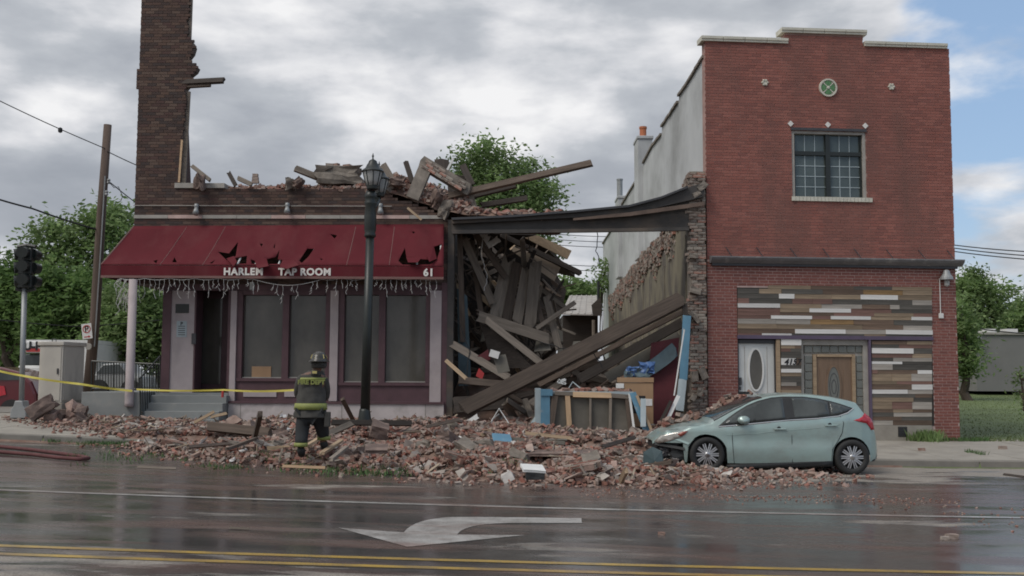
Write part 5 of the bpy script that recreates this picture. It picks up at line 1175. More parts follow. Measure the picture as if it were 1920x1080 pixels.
gplank(392,800,508,812,16,.2,'wood_old',.45,.4, name='timber_log', label='thick dark timber lying in rubble in front of the plinth', cat='timber', segs=6)
gplank(488,776,477,822,11,.08,'wood_old',.9,.35, label='short plank standing upright left of the firefighter', group=GS)
gplank(642,748,664,792,8,.05,'wood_old',.95,.4, label='board leaning on the pale plinth behind the street lamp', group=GS)
gplank(622,792,772,794,9,.12,'wood_dark',.5,.5, label='long dark joist lying along the foot of the plinth', group=GS)
gplank(606,818,664,792,11,.06,'wood_grey',.4,.5, label='grey board beside the foot of the street lamp', group=GS)
gplank(572,838,606,818,10,.05,'wood_tan',.35,.4, label='tan board between the firefighter and the lamp post', group=GS)
gplank(604,850,640,826,9,.05,'wood_tan',.3,.4, label='tan board at the right foot of the firefighter', group=GS)
gplank(620,862,650,838,8,.05,'wood_grey',.3,.4, label='pale board end in front of the lamp post', group=GS)
gplank(530,874,610,877,5,.04,'wood_new',.12,.12, label='flat orange-brown board at the front edge of the rubble', group=GS)
gplank(425,842,480,822,8,.05,'wood_old',.35,.4, label='brown stick lying left of the upright plank', group=GS)
gplank(352,838,430,832,6,.04,'wood_old',.3,.3, label='thin brown stick lying across the rubble left of the timber log', group=GS)
gplank(365,792,402,772,5,.04,'wood_tan',.5,.7, label='pale lath by the porch steps', group=GS)
gplank(395,782,425,775,5,.04,'wood_tan',.6,.6, label='pale splinter on the thick dark timber', group=GS)
gplank(935,822,1060,831,7,.05,'panel_grey',.5,.45, label='grey edge board lying in front of the counter', group=GS)
gplank(985,812,1072,822,6,.04,'wood_tan',.5,.45, label='tan batten lying against the counter foot', group=GS)
gplank(1130,838,1190,820,7,.05,'wood_dark',.4,.5, label='dark board at the right foot of the counter', group=GS)
gplank(1164,902,1174,882,10,.05,'wood_tan',.1,.35, label='tan block standing near the loose bumper piece', group=GS)
gplank(800,800,862,786,6,.04,'wood_old',.55,.6, label='thin brown stick at the corner of the plinth', group=GS)
for k in range(46):
    x, y = random.uniform(-5.6, 4.0), random.uniform(18.8, 26.6)
    if mound(x, y) < .1: continue
    a = random.uniform(0, 6.3); l_ = random.uniform(.25,.8); d = Vector((math.cos(a), math.sin(a), random.uniform(-.25,.25)))*l_/2; c = Vector((x, y, mz(x, y)+.06))
    plank(c-d, c+d, random.uniform(.03,.09), .025, random.choice(('wood_grey','wood_old','wood_tan','wood_old')), name='splinter', label='splintered stick of wood lying in the street rubble', group='splintered sticks in the street rubble')
# pieces of wall still bonded together
for k, (x, y, nb, nc, rt_, lb_) in enumerate(((640,842,3,3,(.5,.25,.4),'bonded piece of brick wall lying right of the firefighter'),(760,820,3,4,(.35,-.3,1.0),'bonded piece of brick wall right of the lamp post'),(860,868,2,3,(.2,.3,.2),'small bonded brick piece at the front of the heap'),(1090,880,3,3,(.3,-.2,-.5),'bonded brick piece in front of the counter'),(430,838,2,3,(.4,.3,.9),'bonded brick piece left of the upright plank'),(1150,850,2,4,(.6,.1,.3),'bonded brick piece near the right foot of the counter'),(330,828,2,2,(.25,.2,.1),'small bonded brick piece near the porch steps'))):
    p_ = PG(x, y, .2); p_.z = mz(p_.x, p_.y)+.08
    bt_ = thing('bonded_bricks', p_, lb_, 'masonry piece', 'bonded pieces of wall in the rubble')
    R_ = Matrix.Translation(p_) @ Matrix.Rotation(rt_[2],4,'Z') @ Matrix.Rotation(rt_[1],4,'Y') @ Matrix.Rotation(rt_[0],4,'X')
    chunk(p_, (nb*.20, nc*.07, .085), 'old_mortar', 'mortar_core', None, None, seed=k, rot=(rt_[0], rt_[1], rt_[2]), parent=bt_, sub=3, rough=.06)
    for i in range(nb):
        for j in range(nc):
            if random.random() < .12: continue
            inst(ums[(i+j+k) % 8], 'brick', R_ @ Matrix.Translation(((i-(nb-1)/2)*.215+(j % 2)*.09-.045, (j-(nc-1)/2)*.075, .0)) @ Matrix.Rotation(random.uniform(-.04,.04),4,'Z') @ Matrix.Diagonal((.205,.064,.10,1)), bt_)
def flat(x0, x1, y0, y1, dz, th, m, name, label, cat='slab', rot=(0,0,0), rough=.06):
    a, b = PG(x0, (y0+y1)/2, dz), PG(x1, (y0+y1)/2, dz); c0, c1 = PG((x0+x1)/2, y1, dz), PG((x0+x1)/2, y0, dz)
    c = (a+b)/2; return chunk(c, (b.x-a.x, min(.42, max(.1, c1.y-c0.y)), th), m, name, label, cat, seed=len(name), sub=3, rough=rough, rot=rot)
flat(684,728,832,850,.42,.06,'rubble_slab','brick_slab','dark reddish masonry slab lying in front of the lamp post', rot=(.2,0,.1), rough=.05)
flat(905,1122,842,856,.36,.05,'rubble_slab','mud_slab','flat brown slab lying in front of the counter', rot=(.1,0,.03), rough=.1)
flat(978,1020,875,881,.42,.035,'white_paint','white_board','white flat board on the front of the rubble', 'panel', rot=(.12,.06,.1), rough=.02)
flat(986,1020,880,894,.26,.16,'car_dark','dark_box','dark box under the white flat board', 'box', rough=.04)
flat(924,958,814,829,.52,.03,'blue_paint','blue_sheet','crumpled light blue sheet on the rubble left of the counter', 'sheet', rot=(.3,.1,.2), rough=.1)
flat(694,728,800,812,.55,.24,'rubble_slab','masonry_block','big lump of brickwork just right of the lamp post', 'lump', rot=(.3,.3,.2), rough=.08)
flat(1000,1062,820,830,.46,.03,'panel_grey','dark_sheet','dark sheet lying at the foot of the counter', 'sheet', rough=.05)
# ------------------------------------------------------------------ upturned counter, carton and oddments
CF = Frame(P(1013,790,25.4).x, 25.4, 1.5)
ct = thing('counter', CF.w(.9, CF.px(1100,822)[1]), 'upturned bar counter with blue side and bare studs facing the street', 'counter')
def cb_(x0, x1, y0, y1, d0, d1, m, name, **kw): return fbox(CF, x0, x1, y0, y1, d0, d1).build(name, m, ct, M=CF.M, **kw)
cb_(1036,1186,748,826,-.62,-.10,'panel_grey','carcass')
cb_(1036,1074,742,824,-.10,-.08,'panel_grey','back_panel'); cb_(1074,1107,745,826,-.10,-.085,'panel_grey','back_panel'); cb_(1109,1144,745,826,-.10,-.08,'panel_grey','back_panel'); cb_(1146,1186,746,824,-.10,-.085,'panel_grey','back_panel')
def cstud(x0, y0, x1, y1, w_, m, nm='stud'):
    p, q = CF.w(*CF.px(x0, y0, 0), -.03), CF.w(*CF.px(x1, y1, 0), -.03); plank(p, q, w_/FPX*25.4, .08, m, name=nm, parent=ct, jag=.05)
cstud(1041,742,1030,822,11,'wood_old'); cstud(1064,740,1069,822,9,'wood_new'); cstud(1107,746,1107,826,4,'wood_grey'); cstud(1145,744,1144,826,5,'wood_grey'); cstud(1176,742,1184,822,8,'wood_old')
cstud(1074,740,1146,742,10,'wood_new','top_rail'); cstud(1040,738,1074,739,7,'wood_grey','top_rail'); cstud(1146,742,1186,745,8,'wood_grey','top_rail')
cb_(1014,1031,742,818,-.5,.02,'blue_paint','side_board'); cb_(1004,1014,728,812,-.45,-.05,'pale_blue','side_board'); cb_(1014,1036,730,742,-.5,.05,'blue_paint','side_board')
cb_(1030,1188,734,740,-.66,-.06,'pale_blue','counter_top')
for k, (x0,y0,x1,y1,w_,m_) in enumerate(((1180,738,1190,815,4,'white_paint'),(1186,736,1214,812,12,'blue_paint'),(1194,742,1222,808,5,'wood_tan'),(1206,748,1206,800,10,'pale_blue'))):
    pplank(x0,y0,x1,y1,25.3-k*.05,25.1-k*.05,w_,.03,m_, name='loose_lath', jag=.1, label=['thin white slat leaning at the right end of the counter','blue slat leaning between the counter and the cardboard box','tan slat leaning in front of the cardboard box','pale blue slat beside the cardboard box'][k])
BF = Frame(P(1160,760,26.3).x, 26.3, -4)
bx_ = thing('cardboard_box', BF.w(.4, BF.px(1195,795)[1]), 'tall brown cardboard box standing behind the counter', 'box')
def bb_(x0, x1, y0, y1, d0, d1, m, name): return fbox(BF, x0, x1, y0, y1, d0, d1).build(name, m, bx_, M=BF.M, bevel=.006)
bb_(1160,1225,718,800,-.6,0,'cardboard','carton'); bb_(1158,1226,708,717,-.62,.02,'cardboard','flap'); bb_(1180,1210,742,775,.0,.006,'black_paint','printed_panel'); bb_(1211,1223,748,761,.006,.012,'paper','label'); bb_(1155,1170,719,728,.0,.02,'paper','paper_tag')
for k, (x, y, s_, m_) in enumerate(((1186,697,.26,'blue_plastic'),(1203,700,.3,'teal_dark'),(1213,690,.3,'blue_plastic'),(1179,702,.18,'teal_dark'))):
    chunk(P(x, y, 26.6), (s_, .25, s_*.75), m_, 'plastic_bag', ['dark blue plastic bag on the left of the cardboard box','grey-blue plastic bag on the middle of the cardboard box','bright blue plastic bag on the right of the cardboard box','small grey-blue bag at the edge of the cardboard box'][k], 'bag', seed=k, rough=.35, sub=4)
MB().tube([P(915,800,25.8), P(936,766,25.8), P(958,800,25.7)], .018, 6).build('bent_tube', 'white_paint', label='bent white metal tube standing in rubble left of the counter', cat='tube')
MB().tube([P(918,803,25.6), P(924,786,25.7), P(936,776,25.7)], .014, 6).build('bent_tube', 'grey_metal', label='grey metal tube beside the bent white tube', cat='tube')
pplank(984,815,1011,776,25.4,25.6,7,.03,'pale_blue', label='pale blue strip leaning left of the counter', jag=.1)
pplank(866,800,896,780,25.9,25.8,9,.02,'white_paint', label='white flap of sheet metal by the fallen beam end', jag=.2)
MB().tube([P(1062,735,25.9), P(1074,716,25.9), P(1088,728,25.8)], .016, 6).build('bent_tube', 'pale_blue', label='bent pale blue tube lying on the counter', cat='tube')
for k in range(3): MB().tube([P(1042+random.uniform(0,22),722-random.uniform(0,12),26.2) for _ in range(7)], .013, 5).build('tangled_cable', 'white_paint', label='tangle of white cable on top of the counter', cat='cable', group='white cables on the counter')
for k in range(14):
    x = 1040+k*10.5; chunk(P(x, 733+random.uniform(-2,2), 25.75), (.18,.12,.08), 'brick_rubble', 'counter_brick', 'broken brick resting on top of the counter', 'brick', group='bricks on the counter', seed=k, sub=1, rough=.1, rot=(random.uniform(-.5,.5),random.uniform(-.5,.5),random.uniform(0,6)))
pplank(1250,790,1272,742,25.9,26.1,7,.04,'white_paint', label='white board leaning near the broken pier foot', jag=.1)
pplank(1236,796,1258,752,25.8,26.0,6,.05,'wood_dark', label='dark stick leaning near the broken pier foot', jag=.1)
pplank(1085,728,1120,740,25.9,25.8,7,.04,'wood_old', label='brown board lying along the counter top', jag=.2)
# ------------------------------------------------------------------ the wrecked hatchback
CX, CY = 3.66, 20.55
cz0 = g(CX); cgr = (g(CX+2.7)-g(CX))/2.7
def cw(x, y, z): return Vector((CX+x, CY+.905+y, cz0+cgr*x+z))
car = thing('hatchback_car', cw(1.2, 0, 0), 'pale teal hatchback with its front end crushed by fallen bricks', 'car')
def tab(t): xs, ys = zip(*t); return lambda x: float(np.interp(x, xs, ys))
zC = tab([(-.99,.56),(-.92,.63),(-.8,.71),(-.5,.80),(-.2,.875),(.05,.94),(.12,.985),(.5,1.185),(.9,1.37),(1.2,1.455),(1.6,1.497),(2.0,1.49),(2.4,1.45),(2.7,1.395),(2.84,1.36),(2.90,1.27),(3.0,1.14),(3.1,1.0),(3.18,.86),(3.23,.70),(3.28,.50),(3.285,.38)])
zE = tab([(-.99,.52),(-.92,.58),(-.8,.64),(-.5,.73),(-.2,.80),(.0,.86),(.12,.90),(.5,1.105),(.9,1.315),(1.2,1.405),(1.6,1.455),(2.0,1.45),(2.4,1.41),(2.7,1.35),(2.84,1.31),(2.90,1.22),(3.0,1.08),(3.1,.93),(3.18,.80),(3.23,.66),(3.28,.48),(3.285,.37)])
Wd = tab([(-.99,.60),(-.9,.70),(-.75,.79),(-.5,.85),(-.2,.885),(.3,.905),(2.2,.905),(2.6,.89),(2.9,.84),(3.1,.76),(3.2,.68),(3.26,.58),(3.285,.50)])
zBelt = tab([(-1,.80),(0,.84),(1.6,1.0),(2.5,1.08),(3.3,1.12)])
def ys(x, z):
    w_ = Wd(x); b = zBelt(x)
    y = w_*(1-.035*max(0, (.5-z)/.35)**2)
    # shoulder crease and door hollow
    y -= .012*math.exp(-((z-.62)/.10)**2)*max(0, min(1, (x-.2)/.4))*max(0, min(1, (2.6-x)/.4))
    if z > b-.10: y -= .03*min(1, (z-b+.10)/.10)**2
    if z > b: y -= .42*(z-b)
    return y
WR, ZW = .375, .325
def zlo(x):
    z = .175
    if x < -.42: z = .53
    if x > 3.0: z = .20+.12*min(1, (x-3.0)/.28)
    for xw in (0, 2.7):
        d = abs(x-xw)
        if d < WR: z = max(z, ZW+math.sqrt(WR*WR-d*d)*1.0)
    return z
xs_ = sorted(set(lin(-.99, 3.285, 120)+[-.375,.375,2.325,3.075,-.42]+lin(-.38,-.30,4)+lin(.30,.38,4)+lin(2.32,2.4,4)+lin(3.0,3.08,4)+lin(2.84,2.92,5)+lin(3.2,3.285,10)))
NS, NTp = 16, 9
rings = []
for x in xs_:
    ze, zc = zE(x), zC(x); z0 = min(zlo(x), ze-.03); half = []
    for i in range(NS):
        z = z0+(ze-z0)*i/(NS-1); half.append((ys(x, z), z))
    ye = half[-1][0]
    for i in range(1, NTp+1):
        t = i/NTp*math.pi/2; half.append((ye*math.cos(t)**.75 if i < NTp else 0., ze+(zc-ze)*math.sin(t)**.8))
    dent = .02*mnoise.noise(Vector((x*6, 1, 2))) if x < .1 else 0
    ring = [cw(x, -y, z+dent*(z > .6)+(.05*mnoise.noise(Vector((x*5, y*4, 0))) if x < -.1 and z > .6 else 0)) for y, z in half]+[cw(x, y, z+(.05*mnoise.noise(Vector((x*5, y*4, 3))) if x < -.1 and z > .6 else 0)) for y, z in half[-2::-1]]
    rings.append(ring)
m = MB(); n = len(rings[0])
m.v = [tuple(v) for r in rings for v in r]
for i in range(len(rings)-1):
    for k in range(n-1): m.f.append((i*n+k, (i+1)*n+k, (i+1)*n+k+1, i*n+k+1))
m.f.append(tuple((len(rings)-1)*n+k for k in range(n)))
body = m.build('body', 'car_paint', car, smooth=True); autosmooth(body, 40)
zc_ = lambda zx, zy: ((zx-555)/380, (655-zy)/380)
def decal(poly, off, m_, name, par=None, cuts=3, sides=(-1,), raw_=False):
    pl = poly if raw_ else [zc_(*p) for p in poly]; o = None
    for s_ in sides:
        b = bmesh.new(); vs = [b.verts.new((x, 0, z)) for x, z in pl]; f = b.faces.new(vs); bmesh.ops.triangulate(b, faces=[f]); 
        for _ in range(cuts):
            bmesh.ops.subdivide_edges(b, edges=[e for e in b.edges if e.calc_length() > .09], cuts=1); bmesh.ops.triangulate(b, faces=[f for f in b.faces if len(f.verts) > 4])
        for v in b.verts:
            x, z = v.co.x, v.co.z; v.co = cw(x, s_*(ys(x, z)+off), z)-ORG[(par or car).name]
        bmesh.ops.recalc_face_normals(b, faces=b.faces)
        me = bpy.data.meshes.new(name); b.to_mesh(me); b.free(); me.materials.append(MT[m_]); me.polygons.foreach_set('use_smooth', [True]*len(me.polygons))
        o = bpy.data.objects.new(name, me); col.objects.link(o); o.parent = par or car; ORG[o.name] = ORG[(par or car).name]
        md = o.modifiers.new('solid', 'SOLIDIFY'); md.thickness = .003; md.offset = 0
    return o
BS = (-1, 1)
decal([(632,332),(700,276),(770,228),(850,180),(930,147),(1030,121),(1110,113),(1260,111),(1360,121),(1440,137),(1520,158),(1606,187),(1572,214),(1500,240),(1345,262),(1150,277),(900,304),(760,320)], .004, 'car_dark', 'window_surround', sides=BS, cuts=4)
decal([(668,313),(710,280),(775,236),(852,190),(932,157),(1030,131),(1108,123),(1112,268),(900,294),(760,309)], .009, 'glass_car', 'door_window', sides=BS, cuts=4)
decal([(1172,121),(1260,119),(1360,129),(1425,143),(1425,243),(1345,253),(1180,265)], .009, 'glass_car', 'door_window', sides=BS, cuts=4)
decal([(1438,146),(1510,164),(1588,189),(1560,211),(1497,231),(1438,240)], .009, 'glass_car', 'quarter_window', sides=BS)
def strip_(pts, w_, off, m_, name, sides=BS):
    for s_ in sides:
        p = [cw(zc_(*q)[0], s_*(ys(*zc_(*q))+off), zc_(*q)[1]) for q in pts]
        MB().tube(p, w_, 5).build(name, m_, car)
strip_([(636,334),(760,322),(900,306),(1030,291),(1150,278),(1345,263),(1490,244),(1560,221),(1608,188)], .012, .004, 'chrome', 'chrome_trim')
strip_([(736,326),(731,400),(736,500),(745,592)], .006, .002, 'car_dark', 'door_seam'); strip_([(1152,278),(1154,400),(1156,576)], .006, .002, 'car_dark', 'door_seam')
strip_([(1502,242),(1524,290),(1512,360),(1480,420),(1440,480),(1435,560)], .006, .002, 'car_dark', 'door_seam'); strip_([(745,592),(950,585),(1156,576),(1436,562)], .005, .001, 'car_dark', 'door_seam')
strip_([(690,392),(900,378),(1040,358),(1155,348),(1340,330),(1500,300)], .005, .0, 'car_paint', 'crease')
decal([(690,600),(1440,562),(1445,600),(700,632)], .006, 'car_dark', 'sill', sides=BS)
decal([(1725,565),(1795,525),(1800,500),(1805,480),(1782,545),(1760,560)], .004, 'car_dark', 'bumper_lower', sides=BS)
decal([(1597,270),(1640,258),(1668,243),(1688,220),(1716,240),(1742,268),(1756,300),(1764,338),(1734,340),(1718,315),(1698,293),(1650,284)], .008, 'lens_red', 'tail_light', sides=BS)
hl = decal([(188,448),(232,405),(330,378),(418,369),(380,408),(300,440),(215,462)], .010, 'lens_clear', 'headlight', sides=BS)
decal([(345,392),(378,372),(420,367),(398,392),(368,408)], .014, 'lens_amber', 'indicator', sides=BS)
for s_ in BS:
    for q in ((1070,344),(1432,312)):
        x, z = zc_(*q); c = cw(x, s_*(ys(x, z)+.02), z); MB().beam(c-Vector((.115,0,-.003)), c+Vector((.115,0,.006)), .03, .032).build('door_handle', 'car_paint', car, bevel=.012)
        c2 = cw(x-.02, s_*(ys(x, z+.01)+.002), z+.02); MB().lathe([(.0,.004),(.035,.004),(.035,0)], c2, 14, 'Y').build('handle_cup', 'car_dark', car)
    x, z = zc_(805, 282); c = cw(x, s_*(ys(x, z)+.10), z)
    MB().loft([[c+Vector((dx, s_*dy*.9, dz)) for dx, dz in ((.0-.12*k,-.07+.02*k),(.0-.12*k,.06-.02*k),(-.02-.12*k,.075-.02*k),(-.02-.12*k,-.08+.02*k))] for k, dy in ((0,.08),(0,-.08))]).build('mirror_glass', 'car_dark', car)
    MB().lathe([(.0,-.115),(.06,-.10),(.09,-.03),(.092,.04),(.075,.085),(0,.09)], c+Vector((.01,0,0)), 14, 'Y', 1.25, .85).build('mirror', 'car_paint', car, smooth=True)
    MB().beam(c+Vector((0,0,-.05)), cw(x, s_*(ys(x,z)-.02), z-.06), .06, .04).build('mirror_arm', 'car_dark', car)
# windscreen and rear glass as panels laid over the body
def topglass(x0, x1, name, k0, k1):
    m = MB(); r = []
    for i in range(13):
        x = x0+(x1-x0)*i/12; ze, zc2 = zE(x), zC(x); ye = ys(x, ze); row = []
        for k in range(-8, 9):
            t = math.pi/2*(1-abs(k)/8*k0); row.append(cw(x, (1 if k > 0 else -1)*ye*math.cos(t)**.75 if k else 0, ze+(zc2-ze)*math.sin(t)**.8+.006))
        r.append(row)
    w_ = 17
    m.v = [tuple(v) for q in r for v in q]; m.f = [(i*w_+k, i*w_+k+1, (i+1)*w_+k+1, (i+1)*w_+k) for i in range(12) for k in range(w_-1)]
    m.build(name, 'glass_car', car, smooth=True)
topglass(.14, 1.08, 'windscreen', .80, 0); topglass(2.92, 3.09, 'rear_window', .78, 0)
# underbody and front structure laid bare
MB().bb(-.42, 3.05, -.74, .74, .19, .62).build('underbody', 'car_dark', car, M=Matrix.Translation(cw(0,0,0)))
ft = MB().bb(-.80, -.40, -.62, .62, .22, .60).bb(-.93, -.82, -.60, .60, .42, .52).bb(-.86, -.82, -.55, .55, .22, .41)
ft.build('radiator_frame', 'car_dark', car, M=Matrix.Translation(cw(0,0,0)))
for k, (x, y, z, s_) in enumerate(((-.6,-.68,.45,.16),(-.5,-.72,.32,.2),(-.75,-.62,.36,.14),(-.85,-.6,.5,.12))): chunk(cw(x, y, z), (s_*1.4, .12, s_), 'car_dark' if k != 2 else 'dark_metal', 'crumpled_part', None, None, seed=k, parent=car, rough=.3, sub=3)
plank(cw(-.95,-.66,.50), cw(-.42,-.86,.42), .05, .02, 'car_dark', name='torn_trim', parent=car); plank(cw(-.35,-.89,.52), cw(-.62,-.82,.62), .04, .012, 'car_paint', name='torn_trim', parent=car)
for xw in (0, 2.7):
    for s_ in BS:
        c = cw(xw, s_*.80, ZW)
        wh = MB().lathe([(.215,-.10),(.30,-.105),(.322,-.08),(.327,0),(.322,.08),(.30,.105),(.215,.10),(.21,0),(.215,-.10)], c, 40, 'Y', cap=False).build('wheel', 'rubber', car, smooth=True)
        face = s_*.085
        MB().lathe([(.245,-.09),(.25,-.09),(.25,.09),(.245,.09),(.225,.085),(.222,.03),(.222,-.03),(.225,-.085),(.245,-.09)], c, 40, 'Y', cap=False).build('rim', 'alloy', wh, smooth=True)
        MB().lathe([(0,-.02),(.222,-.02),(.222,.02),(0,.02)], c, 32, 'Y').build('brake_disc', 'car_dark', wh)
        cc = c+Vector((0, face, 0))
        MB().lathe([(0,.018),(.05,.016),(.058,-.01)] if s_ < 0 else [(0,-.018),(.05,-.016),(.058,.01)], cc, 18, 'Y').build('hub_cap', 'alloy', wh, smooth=True)
        MB().lathe([(.252,.0),(.252,.02),(.228,.02),(.226,.0)], cc+Vector((0,.01,0)), 40, 'Y', cap=False).build('rim_lip', 'alloy', wh, smooth=True)
        for k in range(20):
            a = 2*math.pi*(k//2)/10+(.30 if k % 2 else -.30)
            p0 = cc+Vector((.045*math.cos(a), 0, .045*math.sin(a))); a2 = 2*math.pi*(k//2)/10+(.09 if k % 2 else -.09); p1 = cc+Vector((.232*math.cos(a2), -face*.12, .232*math.sin(a2)))
            MB().beam(p0, p1, .02, .024).build('spoke', 'alloy', wh)
# debris on the bonnet
for i in range(12):
    x, y = random.uniform(-.6, .1), random.uniform(.25, .8)
    chunk(cw(x, y, zC(x)+.02+random.uniform(0,.12)), (.2*random.choice((1,.6,.8)),.11,.07), 'brick_rubble', 'fallen_brick', 'broken brick lying on the bonnet of the teal hatchback', 'brick', group='bricks on the bonnet', seed=i, sub=1, rough=.08, rot=(random.gauss(0,.4),random.gauss(0,.4),random.uniform(0,6)))
chunk(cw(.95,.35,1.47), (.2,.12,.05), 'car_dark', 'roof_scrap', 'dark scrap of debris on the front of the hatchback roof', 'scrap', seed=3, sub=2, rough=.15)
# torn bumper cover lying in front
bpz = [P(1206,848,19.9), P(1222,838,19.8), P(1240,846,19.75), P(1246,886,19.7), P(1238,892,19.7), P(1206,880,19.9)]
bmq = MB(); cmid = sum(bpz, Vector())/6+Vector((0,-.06,.02))
bmq.add(bpz+[cmid]+[p+Vector((.02,.05,0)) for p in bpz]+[cmid+Vector((.02,.05,0))], [(i, (i+1) % 6, 6) for i in range(6)]+[(7+(i+1) % 6, 7+i, 13) for i in range(6)]+[(i, 7+i, 7+(i+1) % 6, (i+1) % 6) for i in range(6)])
bmq.build('bumper_cover', 'bumper_teal', label='torn dark teal bumper cover lying by the hatchback front wheel', cat='bumper', fix=True)
# ------------------------------------------------------------------ other vehicles at the corner, behind the cabinet
rc = thing('red_car', P(0, 775, 33), 'dark red saloon cut off by the left edge of the picture', 'car')
def rcp(x, y, d): return P(x, y, 33+d)
side = [(-150,770),(-150,722),(-110,712),(-75,690),(0,688),(35,697),(58,715),(68,738),(70,765),(60,777)]
r0 = [rcp(x, y, 0) for x, y in side]
MB().prism([(p.x, p.z) for p in r0], 33, 34.7).build('body', 'car_red', rc, fix=True, bevel=.09)
MB().prism([(p.x, p.z) for p in [rcp(*q, 0) for q in ((-70,712),(-62,694),(0,692),(30,700),(44,712),(0,713))]], 32.97, 34.73).build('windows', 'glass_car', rc, fix=True)
MB().prism([(p.x, p.z) for p in [rcp(*q, 0) for q in ((-15,722),(9,724),(12,740),(-8,745))]], 32.965, 33.1).build('tail_light', 'lens_red', rc, fix=True)
for x in (-110, 20): MB().lathe([(.2,-.1),(.31,-.1),(.33,0),(.31,.1),(.2,.1)], rcp(x, 772, 0)+Vector((0,.05,.05)), 24, 'Y').build('wheel', 'rubber', rc)
TR = 40.
tk = thing('box_truck', P(120, 745, TR), 'white and red rental box truck parked behind the utility cabinet', 'truck')
def tb(x0, x1, y0, y1, d0, d1, m_, name, **kw):
    a, b = P(x0, y1, TR), P(x1, y0, TR); return MB().bb(a.x, b.x, TR+d0, TR+d1, a.z, b.z).build(name, m_, tk, **kw)
tb(90,183,646,732,-.2,4,'white_paint','cargo_box', bevel=.03); tb(54,100,640,662,-.3,2.0,'white_paint','cab_overhang', bevel=.05); tb(54,183,638,645,-.25,3,'white_paint','roof_cap')
tb(150,160,655,684,-.215,-.2,'red_paint','stripe'); tb(56,98,654,660,-.315,-.3,'red_paint','stripe')
text_on('lettering', 'U-HAUL', .42, 'black_paint', Matrix.Translation(P(83, 649.5, TR-.32)) @ Matrix.Rotation(math.pi/2, 4, 'X'), tk, extrude=.002, bold=.02)
tb(32,92,684,732,-.1,1.9,'white_paint','bonnet', bevel=.12); tb(44,94,664,686,-.05,1.85,'glass_car','windscreen', bevel=.05); tb(30,50,700,716,-.14,-.1,'lens_clear','headlight'); tb(32,90,722,736,-.15,0,'car_dark','bumper')
for x in (60, 160): MB().lathe([(.2,-.1),(.40,-.1),(.42,0),(.40,.1),(.2,.1)], P(x, 742, TR)+Vector((0,0,.1)), 20, 'Y').build('wheel', 'rubber', tk)
sv = thing('silver_car', P(205, 735, 36), 'silver car half hidden behind the porch railing', 'car')
vp = [(165,730),(165,705),(178,700),(192,682),(225,680),(240,700),(262,706),(266,730)]
MB().prism([(p.x, p.z) for p in [P(*q, 36) for q in vp]], 36, 37.7).build('body', 'grey_metal', sv, fix=True, bevel=.08)
MB().prism([(p.x, p.z) for p in [P(*q, 36) for q in ((181,700),(194,685),(223,683),(236,700))]], 35.97, 37.73).build('windows', 'glass_car', sv, fix=True)
for x in (185, 245): MB().lathe([(.2,-.1),(.31,-.1),(.33,0),(.31,.1),(.2,.1)], P(x, 730, 36)+Vector((0,.02,0)), 20, 'Y').build('wheel', 'rubber', sv)
# ------------------------------------------------------------------ street furniture
lampY = 23.4; lb0 = P(683, 822, lampY); lx = lb0.x; lz = ground(lx, lampY); topz_ = P(690, 352, lampY).z
sl = thing('street_lamp', (lx, lampY, lz), 'tall dark green street lamp with twin lanterns rising from the rubble', 'street lamp')
zz2 = lambda y: P(688, y, lampY).z
lean = .10/5
def lc(z): return (lx+.055*(z-lz)/4.5, lampY, z)
MB().lathe([(.19,0),(.19,.12),(.15,.2),(.14,.55),(.115,.7),(.105,.75)], lc(lz), 18).build('base', 'black_metal', sl, smooth=True)
MB().tube([lc(lz+.5), lc(zz2(440))], [.105,.088], 16).build('shaft', 'black_metal', sl, smooth=True)
MB().lathe([(.10,-.06),(.125,-.04),(.125,0),(.11,.04),(.128,.10),(.132,.40),(.112,.62),(.132,.66),(.132,.70),(.115,.74),(.13,.80),(.145,.84),(.11,.90),(.09,.95)], lc(zz2(440)), 18).build('capital', 'black_metal', sl, smooth=True)
lsc = lambda pr: [(r_*.86, z*.72) for r_, z in pr]
for i, (dx, dy, yb) in enumerate(((0.03,-.05,352),(.10,.5,358))):
    c = Vector(lc(P(690, yb, lampY).z))+Vector((dx, dy, 0))
    l_ = MB().lathe(lsc([(.12,-.08),(.16,-.04),(.14,0),(.16,.03),(.16,.05)]), c, 16).build('lantern', 'black_metal', sl, smooth=True)
    if i: MB().tube([Vector(lc(zz2(395))), c+Vector((-.02,-.25,-.25)), c+Vector((0,0,-.06))], .06, 8).build('arm', 'black_metal', sl)
    MB().lathe(lsc([(.15,.05),(.19,.2),(.235,.42),(.245,.5),(.2,.5)]), c, 16).build('lantern_glass', 'glass_lamp', l_, smooth=True)
    for k in range(8):
        a = k*math.pi/4+.2; MB().tube([c+Vector((r_*math.cos(a), r_*math.sin(a), z)) for r_, z in lsc(((.155,.05),(.195,.2),(.24,.42),(.25,.5)))], .010, 5).build('lantern_rib', 'black_metal', l_)
    MB().lathe(lsc([(.29,.47),(.275,.5),(.25,.53),(.19,.58),(.15,.68),(.115,.74),(.10,.80),(.05,.84),(.02,.86),(.018,.93),(.035,.95),(.018,.97),(.012,1.02),(.0,1.05)]), c, 16).build('lantern_cap', 'black_metal', l_, smooth=True)
